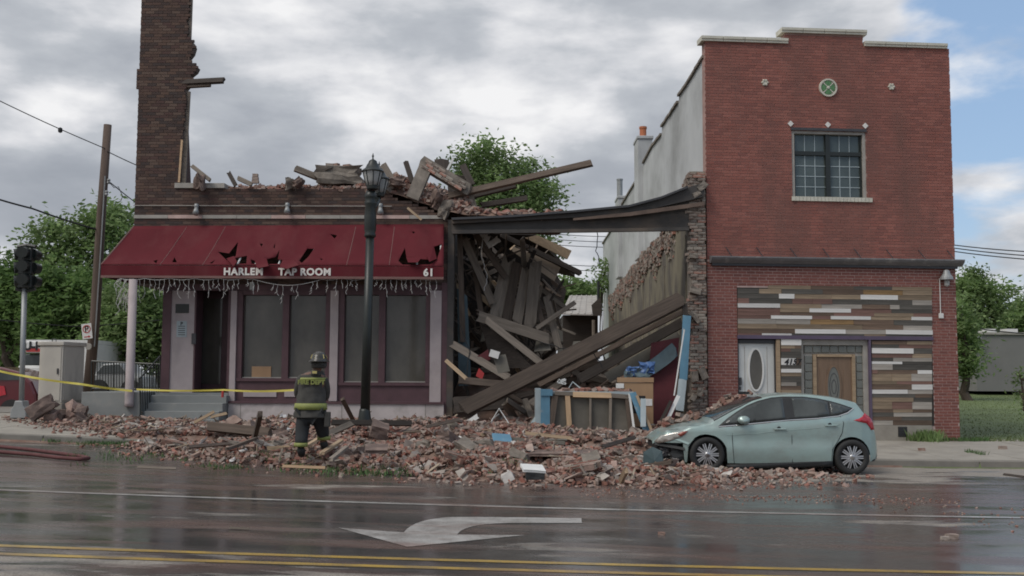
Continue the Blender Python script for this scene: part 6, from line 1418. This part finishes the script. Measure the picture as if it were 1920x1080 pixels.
# utility pole and its wires
up = thing('utility_pole', P(166, 735, 33.5), 'leaning wooden utility pole behind the awning corner', 'pole')
MB().tube([P(163,760,33.5), P(178,600,33.5), P(190,400,33.5), P(202,234,33.5)], [.17,.155,.14,.12], 12).build('post', 'pole_wood', up, smooth=True)
MB().tube([P(177,650,33.3), P(188,480,33.3), P(197,330,33.3)], .02, 5).build('ground_wire_guard', 'grey_metal', up)
for x, y in ((204,340),(200,362)): MB().lathe([(.03,-.08),(.06,-.05),(.04,0),(.06,.04),(.03,.08)], P(x, y, 33.3), 8).build('insulator', 'grey_metal', up)
MB().tube([P(203,340,33.2), P(214,352,33.2), P(222,350,33.2), P(230,368,33.2), P(226,378,33.2)], .012, 5).build('jumper', 'wire', up)
def wire(name, pts, label, r=.016): 
    q = [P(*p) for p in pts]; res = []
    for i in range(len(q)-1):
        for k in range(8):
            t = k/8; p = q[i].lerp(q[i+1], t); p.z -= .12*math.sin(math.pi*t)*min(1, (q[i+1]-q[i]).length/12); res.append(p)
    res.append(q[-1]); MB().tube(res, r, 5).build(name, 'wire', label=label, cat='wire', group='overhead wires')
wire('overhead_wire', [(-40,170,31),(198,279,33.4)], 'wire with a knob running up left of the utility pole top')
wire('overhead_wire', [(199,283,33.4),(275,318,34)], 'short wire from the pole top to the brown brick corner')
wire('overhead_wire', [(204,340,33.3),(275,395,35)], 'lower wire from the pole to the brown brick corner')
wire('overhead_wire', [(-40,362,30),(60,391,31.5),(180,430,33.4)], 'thick wire crossing the sky in front of the left trees', .028)
wire('overhead_wire', [(-40,595,31),(140,612,33.2),(300,600,36)], 'thin wire running low across the left trees')
MB().lathe([(.0,-.09),(.06,-.06),(.07,0),(.06,.06),(0,.09)], P(113, 244, 32.4), 10).build('wire_knob', 'wire', label='dark knob on the wire left of the utility pole', cat='knob')
for y0, y1, l_ in ((459,474,'uppermost of the wires right of the brick building'),(464,482,'middle wire right of the brick building'),(470,489,'lowest of the high wires right of the brick building')): wire('overhead_wire', [(1740,y0-6,45),(1960,y1,40)], l_, .022)
wire('overhead_wire', [(1770,605,60),(1960,628,50)], 'single wire low in front of the right-hand trees', .03)
for y0, l_ in ((441,'uppermost wire seen through the gap'),(451,'second wire seen through the gap'),(461,'third wire seen through the gap'),(497,'fourth wire seen through the gap'),(506,'lowest wire seen through the gap')): wire('overhead_wire', [(1040,y0-2,80),(1165,y0+3,80)], l_, .025)
# traffic signal
tp_ = thing('traffic_signal', P(40, 783, 26.5), 'black traffic signal head on a grey pole at the left corner', 'traffic signal')
MB().prism([(-.20,0),(.20,0),(.18,.22),(.12,.30),(.09,.42),(-.09,.42),(-.12,.30),(-.18,.22)], -.18, .18).build('pedestal', 'grey_metal', tp_, M=Matrix.Translation(P(39.5, 784, 26.5)), fix=True, bevel=.02)
MB().tube([P(40,765,26.5), P(46,540,26.5)], .062, 12).build('pole', 'grey_metal', tp_, smooth=True)
for k in range(3):
    c = P(50, 478+k*25, 26.5); b = MB().bb(-.17,.17,-.13,.13,-.155,.155).build('signal_section', 'black_metal', tp_, M=Matrix.Translation(c), bevel=.02)
    MB().tube([c+Vector((-.14,-.02,.02)), c+Vector((-.27,-.08,0))], [.14,.135], 14).build('visor', 'black_metal', b)
    MB().tube([c+Vector((.14,.02,.02)), c+Vector((.20,.2,0))], [.13,.125], 14).build('visor', 'black_metal', b)
    MB().tube([c+Vector((0,-.12,.05)), c+Vector((.02,-.32,.03))], [.14,.135], 14).build('visor', 'black_metal', b)
MB().tube([P(33,463,26.5), P(50,460,26.5), P(67,463,26.5)], .05, 8).build('top_bracket', 'black_metal', tp_); MB().tube([P(30,541,26.5), P(47,546,26.5), P(66,541,26.5)], .05, 8).build('bottom_bracket', 'black_metal', tp_)
# no-parking sign on the pole, utility cabinet
ns_ = thing('no_parking_sign', P(163, 637, 33), 'small tilted white no-parking sign on the utility pole', 'sign')
SM = Matrix.Translation(P(163, 621, 33.1)) @ Matrix.Rotation(-.14, 4, 'Y') @ Matrix.Rotation(math.pi/2, 4, 'X')
MB().bb(-.15,.15,-.23,.23,-.006,.006).build('plate', 'white_paint', ns_, M=SM)
text_on('letter_p', 'P', .25, 'black_paint', SM @ Matrix.Translation((0,.06,.009)), ns_, extrude=.002, bold=.006)
rg = MB(); rg.loft([[(r_*math.cos(a)*1., r_*math.sin(a)+.065, z) for r_, z in ((.098,.008),(.122,.008),(.122,.014),(.098,.014))] for a in [2*math.pi*k/28 for k in range(29)]], False).build('ring', 'red_paint', ns_, M=SM, fix=True)
MB().beam((-.07,.135,.016), (.07,-.005,.016), .022, .004, roll=math.pi/2).build('slash', 'red_paint', ns_, M=SM)
MB().prism([(-.10,-.155),(.03,-.155),(.03,-.13),(.10,-.17),(.03,-.21),(.03,-.185),(-.10,-.185)], .006, .011, lambda p, q, d: (p, q, d)).build('arrow', 'red_paint', ns_, M=SM, fix=True)
MB().lathe([(0,.02),(.09,.02),(.1,0),(.1,-.03)], P(166, 650, 33.1), 16, 'Y').build('meter_disc', 'stone', label='small round tag on the utility pole under the sign', cat='tag')
UC = Frame(P(75,770,27).x, 27., -10)
ucab = thing('utility_cabinet', UC.w(.5, UC.px(110,778)[1]), 'tall beige utility cabinet on a concrete pad by the signal', 'cabinet')
ca0, ca1 = UC.px(72,720)[0], UC.px(116,720)[0]; cv0, cv1, cv2 = UC.px(95,778)[1], UC.px(95,755)[1], UC.px(95,648)[1]; cdp = .95
MB().bb(ca0-.03, ca1+.04, -cdp-.03, .03, cv0-.1, cv1).build('pad', 'concrete', ucab, M=UC.M, bevel=.02)
MB().bb(ca0, ca1, -cdp, 0, cv1, cv2).build('body', 'beige_box', ucab, M=UC.M, bevel=.015)
MB().bb(ca0-.04, ca1+.04, -cdp-.04, .05, cv2, cv2+.10).build('lid', 'beige_box', ucab, M=UC.M, bevel=.02)
MB().bb(ca0+.04, ca1-.04, 0, .018, cv1+.05, cv2-.04).build('door', 'beige_box', ucab, M=UC.M, bevel=.006); MB().bb(ca1-.12, ca1-.09, .018, .05, (cv1+cv2)/2, (cv1+cv2)/2+.14).build('handle', 'dark_metal', ucab, M=UC.M)
MB().bb(ca1+.001, ca1+.018, -cdp+.06, -.06, cv1+.05, cv2-.05).build('side_door', 'beige_box', ucab, M=UC.M, bevel=.006)
MB().tube([UC.w((ca0+ca1)/2-.05, cv2+.10, -.1), UC.w((ca0+ca1)/2-.05, cv2+.17, -.1), UC.w((ca0+ca1)/2+.05, cv2+.17, -.1), UC.w((ca0+ca1)/2+.05, cv2+.10, -.1)], .012, 5).build('lifting_eye', 'dark_metal', ucab)
chunk(P(78, 764, 25.6), (.6,.5,.34), 'rubble_slab', 'fallen_slab', 'slab of masonry tilted against the utility cabinet pad', 'slab', seed=12, rough=.15, sub=3, rot=(0,-.6,.3))
for k, (x, y) in enumerate(((128,778),(140,768),(150,776),(136,786),(112,790),(98,784),(145,790))): chunk(P(x, y, 26.2-k*.08), (.35,.3,.24), 'brick_rubble' if k % 2 else 'rubble_slab', 'corner_lump', 'lump of broken masonry between the cabinet and the porch wall', 'lump', group='lumps by the cabinet', seed=k+31, rough=.2, sub=2, rot=(k,.4*k,k))
# caution tape and fire hose
def ribbon(pts, h, name, label, m_, lettering=None):
    q = []
    for i in range(len(pts)-1):
        for k in range(10):
            t = k/10; p = pts[i].lerp(pts[i+1], t); p.z -= .03*math.sin(math.pi*t)*min(1, (pts[i+1]-pts[i]).length/3); q.append(p)
    q.append(pts[-1]); r = []
    for i, p in enumerate(q):
        tw = .25*math.sin(i*.7); r.append([p+Vector((0,-.002+tw*.03,h/2)), p+Vector((0,.002+tw*.03,h/2)), p+Vector((0,.002-tw*.03,-h/2)), p+Vector((0,-.002-tw*.03,-h/2))])
    return MB().loft(r).build(name, m_, label=label, cat='tape', fix=True)
colY = LB.w(cu, 0, 1.2).y
ribbon([P(-30,688,27.2), P(40,704,26.4), P(150,720,26.2), P(248,733,colY)], .05, 'caution_tape', 'yellow caution tape from the signal pole to the porch post', 'tape_yellow')
ribbon([P(256,730,colY), P(420,731,25.2), P(560,731,20.2)], .04, 'caution_tape', 'yellow caution tape from the porch post to the firefighter', 'tape_yellow')
def hz_(x, y): q = PG(x, y); return (q.x, q.y)
hs = [hz_(-60,838), hz_(0,842), hz_(60,848), hz_(120,856), hz_(155,861), hz_(166,864), hz_(150,866), hz_(110,863), hz_(60,857), hz_(0,852), hz_(-60,848)]
hp = []
for i in range(len(hs)-1):
    for k in range(5): t = k/5; x = hs[i][0]*(1-t)+hs[i+1][0]*t; y = hs[i][1]*(1-t)+hs[i+1][1]*t; hp.append(Vector((x, y, g(x)+(.15 if y > KERB else 0)+.045)))
MB().tube(hp, .034, 8).build('fire_hose', 'hose_red', label='dark red fire hose looped on the road at the left edge', cat='hose', smooth=True)
MB().tube([P(417,745,26.6), P(418,730,26.6)], .03, 6).build('orange_stake', 'red_paint', label='small orange stake on the porch steps by the plinth', cat='stake')
# ------------------------------------------------------------------ firefighter
fp = P(582, 852, 19.0); fz = mz(fp.x, fp.y)-.01; fl_ = P(566, 852, 19.0).x; fr2 = P(607, 836, 19.35)
ff = thing('person', (fp.x, fp.y, fz), 'firefighter in dark turnout gear with lime bands, seen from behind in the rubble', 'person')
hipz, shz = P(585, 775, 19.1).z, P(585, 706, 19.1).z; hd = P(597, 684, 18.95)
cx_ = P(583, 740, 19.1).x
lft_a = Vector((P(565,846,19).x, 18.95, P(565,848,19).z)); rt_a = Vector((P(606,836,19.3).x, 19.35, P(606,836,19.3).z))
HC = Vector((cx_, 19.12, P(585,768,19.1).z)); CH = Vector((P(586,715,19.1).x, 19.08, P(586,715,19.1).z)); NK = Vector((P(593,698,19.05).x, 19.02, P(593,698,19.05).z)); HD = Vector((P(597,682,18.95).x, 19.0, P(597,682,18.95).z))
def skin_obj(name, verts, edges, radii, m_, parent, root=0, sub=2):
    me = bpy.data.meshes.new(name); me.from_pydata([tuple(v) for v in verts], edges, []); ob = bpy.data.objects.new(name, me); col.objects.link(ob)
    md = ob.modifiers.new('skin', 'SKIN'); 
    for i, r_ in enumerate(radii): me.skin_vertices[0].data[i].radius = r_ if isinstance(r_, tuple) else (r_, r_)
    me.skin_vertices[0].data[root].use_root = True; ob.modifiers.new('sub', 'SUBSURF').levels = sub; ob.modifiers['sub'].render_levels = sub
    dg = bpy.context.evaluated_depsgraph_get(); m2 = bpy.data.meshes.new_from_object(ob.evaluated_get(dg)); bpy.data.objects.remove(ob)
    o = ORG[parent.name]; m2.transform(Matrix.Translation(-o)); m2.materials.clear(); m2.materials.append(MT[m_]); m2.polygons.foreach_set('use_smooth', [True]*len(m2.polygons)); m2.name = name
    ob = bpy.data.objects.new(name, m2); col.objects.link(ob); ob.parent = parent; ORG[ob.name] = o; return ob
V3 = Vector
LSH, RSH = CH+V3((-.20,0,.05)), CH+V3((.21,0,.04))
LEL, REL = V3((P(559,740,19.1).x-.03, 19.22, P(559,742,19.1).z)), V3((P(611,742,19.1).x-.03, 19.25, P(611,744,19.1).z))
LWR, RWR = LEL+V3((.10,.24,-.05)), REL+V3((-.08,.25,-.04))
LHP, RHP = HC+V3((-.11,0,-.04)), HC+V3((.11,0,-.04))
LKN, RKN = LHP.lerp(lft_a, .5)+V3((-.02,.04,0)), RHP.lerp(rt_a, .5)+V3((.03,.05,0))
vs = [HC, CH, NK, HD, HD+V3((.01,.02,.10)), LSH, LEL, LWR, RSH, REL, RWR, LHP, LKN, lft_a, RHP, RKN, rt_a]
es = [(0,1),(1,2),(2,3),(3,4),(1,5),(5,6),(6,7),(1,8),(8,9),(9,10),(0,11),(11,12),(12,13),(0,14),(14,15),(15,16)]
body_ = skin_obj('body', vs, es, [.14,.16,.065,.095,.08,.075,.055,.04,.075,.055,.04,.10,.075,.05,.10,.075,.05], 'skin', ff)
# hands: palm and five fingers each
for wr, el, s_ in ((LWR, LEL, 1), (RWR, REL, -1)):
    d = (wr-el).normalized(); sd_ = d.cross(V3((0,0,1))).normalized(); v = [wr, wr+d*.07]; e = [(0,1)]; r_ = [.03,(.042,.02)]
    for k in range(4):
        b = len(v); v += [wr+d*.09+sd_*(k-1.5)*.021, wr+d*(.125+.008*(1-abs(k-1.5)))+sd_*(k-1.5)*.022+V3((0,0,-.012)), wr+d*(.14+.01*(1-abs(k-1.5)))+sd_*(k-1.5)*.021+V3((0,0,-.04))]; e += [(1,b),(b,b+1),(b+1,b+2)]; r_ += [.0105,.0095,.008]
    b = len(v); v += [wr+d*.045-sd_*s_*.045, wr+d*.085-sd_*s_*.055+V3((0,0,-.015))]; e += [(1,b),(b,b+1)]; r_ += [.012,.0095]
    skin_obj('glove', v, e, r_, 'trouser', ff, 0, 1)
def ering(c, rx, ry, n=24, tilt=0.): return [c+V3((rx*math.cos(2*math.pi*k/n), ry*math.sin(2*math.pi*k/n), tilt*math.cos(2*math.pi*k/n))) for k in range(n)]
def tors(y): # centre and radii of the coat at photo height y
    c = V3((float(np.interp(y, [695,715,740,780],[590,586.5,583.5,582])), 0, 0)); 
    return V3((P(c.x, y, 19.1).x, 19.1, P(c.x, y, 19.1).z)), float(np.interp(y, [694,699,706,716,735,758,781],[.10,.17,.225,.245,.245,.258,.285])), float(np.interp(y, [694,706,735,781],[.09,.15,.17,.19]))
rg_ = []
for y in (783,781,775,768,760,752,744,736,728,720,714,709,705,701,698,695):
    c, rx, ry = tors(y); ring = ering(c, rx, ry, 28)
    rg_.append([v+V3((0, .012*mnoise.noise(V3((v.x*9, v.z*7, 1))), .0))+(v-c).normalized()*.034*mnoise.noise(V3((v.x*8, v.y*8, v.z*11))) for v in ring])
coat = MB().loft(rg_).build('coat', 'turnout', ff, smooth=True)
skin_obj('sleeve', [LSH+V3((.06,0,.0)), LSH, LSH.lerp(LEL,.5)+V3((-.01,0,0)), LEL, LWR], [(0,1),(1,2),(2,3),(3,4)], [.09,.10,.092,.08,.068], 'turnout', ff); skin_obj('sleeve', [RSH+V3((-.06,0,0)), RSH, RSH.lerp(REL,.5)+V3((.01,0,0)), REL, RWR], [(0,1),(1,2),(2,3),(3,4)], [.09,.10,.092,.08,.068], 'turnout', ff)
MB().loft([ering(NK+V3((0,0,-.06+.05*k)), .10-.01*k, .09-.005*k, 18) for k in range(3)]).build('collar', 'turnout', ff, smooth=True)
def band(y0, y1, m_, name, grow=.012, par=ff):
    r = []
    for y in (y1, (y0+y1)/2, y0):
        c, rx, ry = tors(y); r.append(ering(c, rx+grow, ry+grow, 32))
    return MB().loft(r).build(name, m_, par, smooth=True)
band(708,713,'lime','reflective_band', par=coat, grow=.021); band(756,768,'lime','reflective_band', par=coat, grow=.021)
bk_, rx, ry = tors(717); text_on('back_lettering', 'FIRE DEPT', .105, 'lime', Matrix.Translation((bk_.x+.01, bk_.y-ry-.03, bk_.z)) @ Matrix.Rotation(math.pi/2, 4, 'X'), coat, extrude=.012, bold=.004)
tv = [HC+V3((0,0,-.02)), LHP+V3((-.0,0,-.05)), LKN, lft_a+V3((0,0,.10)), RHP+V3((.0,0,-.05)), RKN, rt_a+V3((0,0,.10))]
skin_obj('trousers', tv, [(0,1),(1,2),(2,3),(0,4),(4,5),(5,6)], [.18,.15,.128,.112,.15,.128,.112], 'trouser', ff)
for a_ in (lft_a, rt_a):
    MB().loft([ering(a_+V3((0,0,z)), .119, .119, 18) for z in (.10,.13,.165)]).build('cuff_band', 'lime', ff, smooth=True)
    skin_obj('boot', [a_+V3((0,0,.12)), a_+V3((0,0,-.0)), a_+V3((0,-.05,-.05)), a_+V3((0,.14,-.055))], [(0,1),(1,2),(1,3)], [.085,.08,.06,.06], 'rubber', ff, 0, 1)
he = MB().lathe([(.205,-.02),(.21,-.01),(.155,.03),(.148,.06),(.125,.12),(.07,.155),(0,.165)], HD+V3((.0,.0,.05)), 24, 'Z', .86, 1.15).build('helmet', 'helmet', ff, smooth=True)
for k in range(6):
    a = k*math.pi/3+.3; MB().beam(HD+V3((.135*math.cos(a)*.92, .165*math.sin(a), .085)), HD+V3((.105*math.cos(a)*.92, .135*math.sin(a), .155)), .045, .012).build('helmet_tape', 'gold', he)
MB().lathe([(.10,-.12),(.135,-.10),(.14,-.02),(.12,.0)], HD+V3((0,.0,.04)), 18).build('neck_flap', 'turnout', ff, smooth=True)
MB().bb(-.04,.04,-.004,.004,-.022,.022).build('name_patch', 'gold', ff, M=Matrix.Translation(NK+V3((.0,-.13,.0))))
MB().bb(-.05,.05,-.05,.05,-.14,.12).build('radio_pouch', 'turnout', ff, M=Matrix.Translation(V3((P(615,785,19.1).x, 19.05, P(615,785,19.1).z))), bevel=.015)
# ------------------------------------------------------------------ trees and far things
def leaves(blobs, n, size, r_, drop=0.):
    """leaf quads grouped in sprays through the crown volume; blobs: (x,y,z,rx,ry,rz)"""
    w = np.array([b[3]*b[4]*b[5] for b in blobs])**.8; w /= w.sum(); spr = max(20, n//26); B = r_.choice(len(blobs), spr, p=w); bl = np.array(blobs)[B]
    d = r_.normal(size=(spr,3)); d /= np.linalg.norm(d, axis=1)[:,None]; rad = r_.uniform(.35,1.,(spr,1))**.5
    c = bl[:,:3]+d*rad*bl[:,3:6]*(1+.22*r_.normal(size=(spr,1)))
    idx = np.repeat(np.arange(spr), 26); m_ = len(idx); sp = r_.uniform(.5,1.4,(spr,1))[idx]*size*2.8
    p = c[idx]+r_.normal(size=(m_,3))*sp*np.array([1,1,.6]); p[:,2] -= drop*np.abs(r_.normal(size=m_))
    a = r_.normal(size=(m_,3)); a[:,2] *= .5; a /= np.linalg.norm(a, axis=1)[:,None]
    b = np.cross(a, r_.normal(size=(m_,3))); b /= np.linalg.norm(b, axis=1)[:,None]
    s = (size*r_.uniform(.6,1.3,m_))[:,None]
    V = np.stack([p-a*s, p+b*s*.42, p+a*s, p-b*s*.42], 1).reshape(-1,3); return V, np.arange(m_*4).reshape(-1,4), c
def tree(name, base, blobs, n, size, m_, label, group, seed, trunk=.25, drop=0.):
    r_ = np.random.default_rng(seed); t = thing(name, base, label, 'tree', group)
    V, Fc, c = leaves(blobs, n, size, r_, drop); raw('crown', V, Fc, m_, t, kind='stuff')
    mb = MB(); base = Vector(base); top = Vector(np.mean([b[:3] for b in blobs], 0)); k = 6
    pth = [base.lerp(top, i/k)+Vector((r_.normal()*.12, r_.normal()*.12, 0)) for i in range(k+1)]; pth[0] = base
    mb.tube(pth, [trunk*(1-.6*i/k) for i in range(k+1)], 8)
    for i in range(min(len(c), 26)):
        s = pth[2+int(r_.integers(0, k-2))]; e = Vector(c[int(r_.integers(0, len(c)))]); mid = s.lerp(e, .5)+Vector((0,0,.25)); mb.tube([s, mid, e], [trunk*.35, trunk*.2, .02], 5)
    mb.build('trunk', 'bark', t); return t
def blob(px_, py_, Y, rx, ry): 
    p = P(px_, py_, Y); k = Y/FPX; return (p.x, p.y, p.z, rx*k, max(rx, ry)*k*.8, ry*k)
def gb(px_, Y): x = P(px_, 700, Y).x; return (x, Y, ground(x, Y)-.1)
GL = 'trees beyond the corner at left'
tree('tall_tree', gb(150, 50), [blob(150,450,50,60,50),blob(95,465,50,42,40),blob(200,430,50,50,48),blob(225,415,51,30,35),blob(140,560,50,80,70),blob(215,530,50,45,70),blob(90,420,50,18,16),blob(70,450,50,16,14)], 13000, .14, 'leaf_mid', 'tall airy tree rising above the awning behind the utility pole', GL, 1)
tree('dense_tree', gb(20, 46), [blob(10,560,46,60,55),blob(60,600,46,55,60),blob(-30,540,46,50,50),blob(15,500,46,24,20)], 12000, .13, 'leaf_dark', 'dense dark tree behind the traffic signal at the left edge', GL, 2)
tree('dense_tree', gb(120, 44), [blob(110,600,44,60,70),blob(160,570,44,50,60),blob(90,540,44,35,40),blob(130,660,44,70,35)], 12000, .13, 'leaf_dark', 'dense dark tree right behind the utility cabinet', GL, 3)
tree('dense_tree', gb(230, 43), [blob(225,600,43,50,70),blob(270,590,43,40,80),blob(220,660,43,50,40),blob(300,640,43,30,60)], 12000, .13, 'leaf_mid', 'green tree seen through the open corner porch', GL, 4)
tree('dense_tree', gb(300, 48), [blob(290,560,48,45,60),blob(330,620,48,45,80)], 6000, .18, 'leaf_mid', 'tree half hidden by the pale porch pier', GL, 5)
tree('low_tree', gb(40, 60), [blob(30,660,60,90,30),blob(150,670,60,90,30),blob(-50,650,60,60,40)], 7000, .2, 'leaf_dark', 'low bushy tree line end behind the box truck', GL, 6)
tree('gap_tree', gb(955, 52), [blob(930,330,52,62,62),blob(900,300,52,45,40),blob(985,350,52,55,50),blob(950,390,52,75,45),blob(920,270,52,24,18),blob(1010,370,52,42,34),blob(880,320,52,28,34),blob(1035,395,52,22,20),blob(990,460,52,55,45),blob(880,380,52,40,40)], 15000, .13, 'leaf_mid', 'leafy tree rising behind the broken wall top in the middle', None, 7, drop=.25)
tree('gap_bush', gb(1085, 62), [blob(1085,548,62,26,16),blob(1060,545,62,24,20),blob(1110,556,62,16,12)], 2600, .17, 'leaf_mid', 'bushy tree top just above the tin shed roof', None, 8)
tree('sapling', (P(1131,600,56).x, 56, 1.3), [blob(1131,525,56,6,30),blob(1133,500,56,4,14)], 500, .12, 'leaf_mid', 'thin sapling at the far end of the grey side wall', None, 9, .05)
GR = 'trees beyond the lawn at right'
tree('lawn_tree', gb(1845, 62), [blob(1835,555,62,30,36),blob(1812,545,62,20,26),blob(1866,570,62,24,24),blob(1835,605,62,34,30),blob(1825,518,62,12,12),blob(1885,545,62,12,14)], 7000, .14, 'leaf_mid', 'rounded tree beside the brick building across the lawn', GR, 10)
tree('lawn_tree', gb(1895, 66), [blob(1905,598,66,26,24),blob(1930,580,66,26,30),blob(1890,610,66,20,18)], 4500, .14, 'leaf_mid', 'tree behind the low grey building at the right edge', GR, 11)
tree('lawn_tree', gb(1815, 52), [blob(1808,650,52,14,50),blob(1800,600,52,12,40),blob(1810,690,52,16,20)], 3500, .13, 'leaf_mid', 'tree hugging the right side of the brick building', GR, 12)
tree('edge_shrub', gb(1930, 27), [blob(1930,720,27,22,22),blob(1916,700,27,16,10),blob(1908,742,27,18,12),blob(1935,770,27,16,14)], 620, .055, 'leaf_mid', 'loose shrub branch entering at the right edge over the lawn', None, 13, .06)
# low grey building across the lawn
gbu = thing('grey_building', P(1900, 712, 58), 'low plain grey building across the lawn', 'building')
a, b = P(1831, 712, 58), P(1990, 628, 58)
MB().bb(a.x, b.x, 58, 70, a.z-.6, b.z).build('wall', 'grey_block', gbu); MB().bb(a.x-.1, b.x, 57.9, 70, b.z, b.z+.12).build('parapet', 'stone', gbu)
for x in (1856, 1898): c = P(x, 620, 59); MB().bb(c.x-.3, c.x+.3, 59, 59.8, b.z+.1, c.z+.1).build('roof_vent', 'white_paint', gbu)
c = P(1831, 630, 57.9); MB().bb(c.x-.35, c.x+.1, 57.5, 57.85, c.z-.15, c.z).build('wall_lamp', 'grey_metal', gbu)
r_ = np.random.default_rng(50)
def tuft(V, F, x, y, z, n, h, spread):
    for _ in range(n):
        a = r_.uniform(0, 6.28); b = r_.uniform(0, 6.28); l_ = h*r_.uniform(.5, 1.2); w_ = l_*.10; ox, oy = x+r_.normal()*spread, y+r_.normal()*spread
        d = np.array([math.cos(a)*.5*l_, math.sin(a)*.5*l_, l_]); s = np.array([math.cos(b)*w_, math.sin(b)*w_, 0]); p = np.array([ox, oy, z]); k = len(V)
        V += [p-s, p+s, p+d*.6+s*.6, p+d*.6-s*.6]; V[-2][2] += 0; V += [p+d]; F += [(k, k+1, k+2, k+3), (k+3, k+2, k+4, k+4)]
# lawn grass
n = 26000; gxx = r_.uniform(eR.x, 26, n); gyy = 27.9+(r_.uniform(0, 1, n)**1.6)*32
zz3 = np.array([ground(x, y) for x, y in zip(gxx, gyy)]); ang = r_.uniform(0, 6.28, n); hh = r_.uniform(.02,.05,n); ww = hh*.3
s = np.stack([np.cos(ang)*ww, np.sin(ang)*ww, np.zeros(n)], 1); p = np.stack([gxx, gyy, zz3-.01], 1); lean_ = np.stack([r_.normal(size=n)*hh*.4, r_.normal(size=n)*hh*.4, hh], 1)
V = np.stack([p-s, p+s, p+s*.3+lean_, p-s*.3+lean_], 1).reshape(-1, 3); raw('lawn_grass', V, np.arange(n*4).reshape(-1,4), 'grass', kind='stuff', label='mown green lawn beside the brick building')
def weeds(name, label, spots, h, n_, m_='weed', kind=None, cat='plant'):
    V, F = [], []
    for x, y, z in spots: tuft(V, F, x, y, z, n_, h, h*.55)
    F = [f if f[2] != f[3] else f for f in F]; me = MB(); me.v = [tuple(v) for v in V]; me.f = [f[:3] if f[2] == f[3] else f for f in F]
    return me.build(name, m_, label=label, cat=None if kind else cat, kind=kind)
q = RB.w(*RB.px(1728, 824), .35)
weeds('weed_clump', 'leafy weed clump growing at the foot of the right brick pier', [(q.x+dx, q.y+dy, ground(q.x, q.y)) for dx, dy in ((-.2,0),(-.1,.08),(.08,0),(.16,.08),(0,-.1))], .27, 60, m_='leaf_mid')
weeds('weed_strip', 'grass growing along the right corner of the brick building', kind='stuff', h=.10, n_=26, spots=[(RB.w(U1, 0, .2).x+dx, RB.w(U1, 0, .2).y+r_.uniform(-.15,.1), ground(RB.w(U1,0,.2).x, 27.5)) for dx in np.linspace(-.5, .6, 14)])
for k in range(4):
    p_ = PG(1815+k*9, 848+k*1.6); weeds('crack_weed', 'small weed growing in the pavement crack at right', [(p_.x, p_.y, p_.z)], .09, 22)['group'] = 'weeds in the pavement crack'
sp = []
for cx2, cy2, rx2, ry2, k in ((205,833,48,7,60),(105,828,18,4,16),(150,860,8,3,6),(265,862,70,8,26),(430,882,60,5,18),(640,888,90,6,36),(720,893,60,6,26),(560,880,30,5,14),(1300,884,14,5,10),(960,897,60,5,10),(500,868,20,6,10)):
    for _ in range(k):
        p_ = PG(r_.normal(cx2, rx2*.6), r_.normal(cy2, ry2*.6)); sp.append((p_.x, p_.y, mz(p_.x, p_.y)+.03))
V, F = [], []
for x, y, z in sp: tuft(V, F, x, y, z, 9, .075, .09)
me = MB(); me.v = [tuple(v) for v in V]; me.f = [f[:3] if f[2] == f[3] else f for f in F]; me.build('torn_leaves', 'weed', kind='stuff', label='torn green leaves strewn over the front of the rubble')
# loose bits on the road and the pavement
for x0, y0, x1, y1, l_ in ((430,989,468,991,'splinter of wood lying alone on the wet road at left'),(1882,889,1920,894,'dark stick on the road by the kerb at far right'),(258,875,330,878,'thin pale stick on the road edge below the rubble')):
    gplank(x0, y0, x1, y1, 4, .02, 'wood_grey' if x0 < 1000 else 'wood_dark', .02, .02, name='road_stick', label=l_, cat='stick')
for k, (x, y, s_) in enumerate(((1515,892,.16),(1785,1010,.085),(1772,1012,.06),(1240,1003,.05),(1728,845,.10),(1880,842,.12),(1480,893,.12))):
    p_ = PG(x, y); chunk((p_.x, p_.y, p_.z+s_*.25), (s_*1.4, s_, s_*.7), 'brick_rubble' if k not in (0,) else 'old_mortar', 'stray_lump', ['pale stone lying by the rear of the hatchback','larger stray lump on the wet road at right','smaller stray lump beside the larger one on the wet road','tiny stray chip on the road below the bumper cover','small lump on the pavement left of the crack weeds','reddish lump on the pavement at the far right','brick lump under the rear door of the hatchback'][k], 'lump', seed=k+70, sub=1, rough=.15)
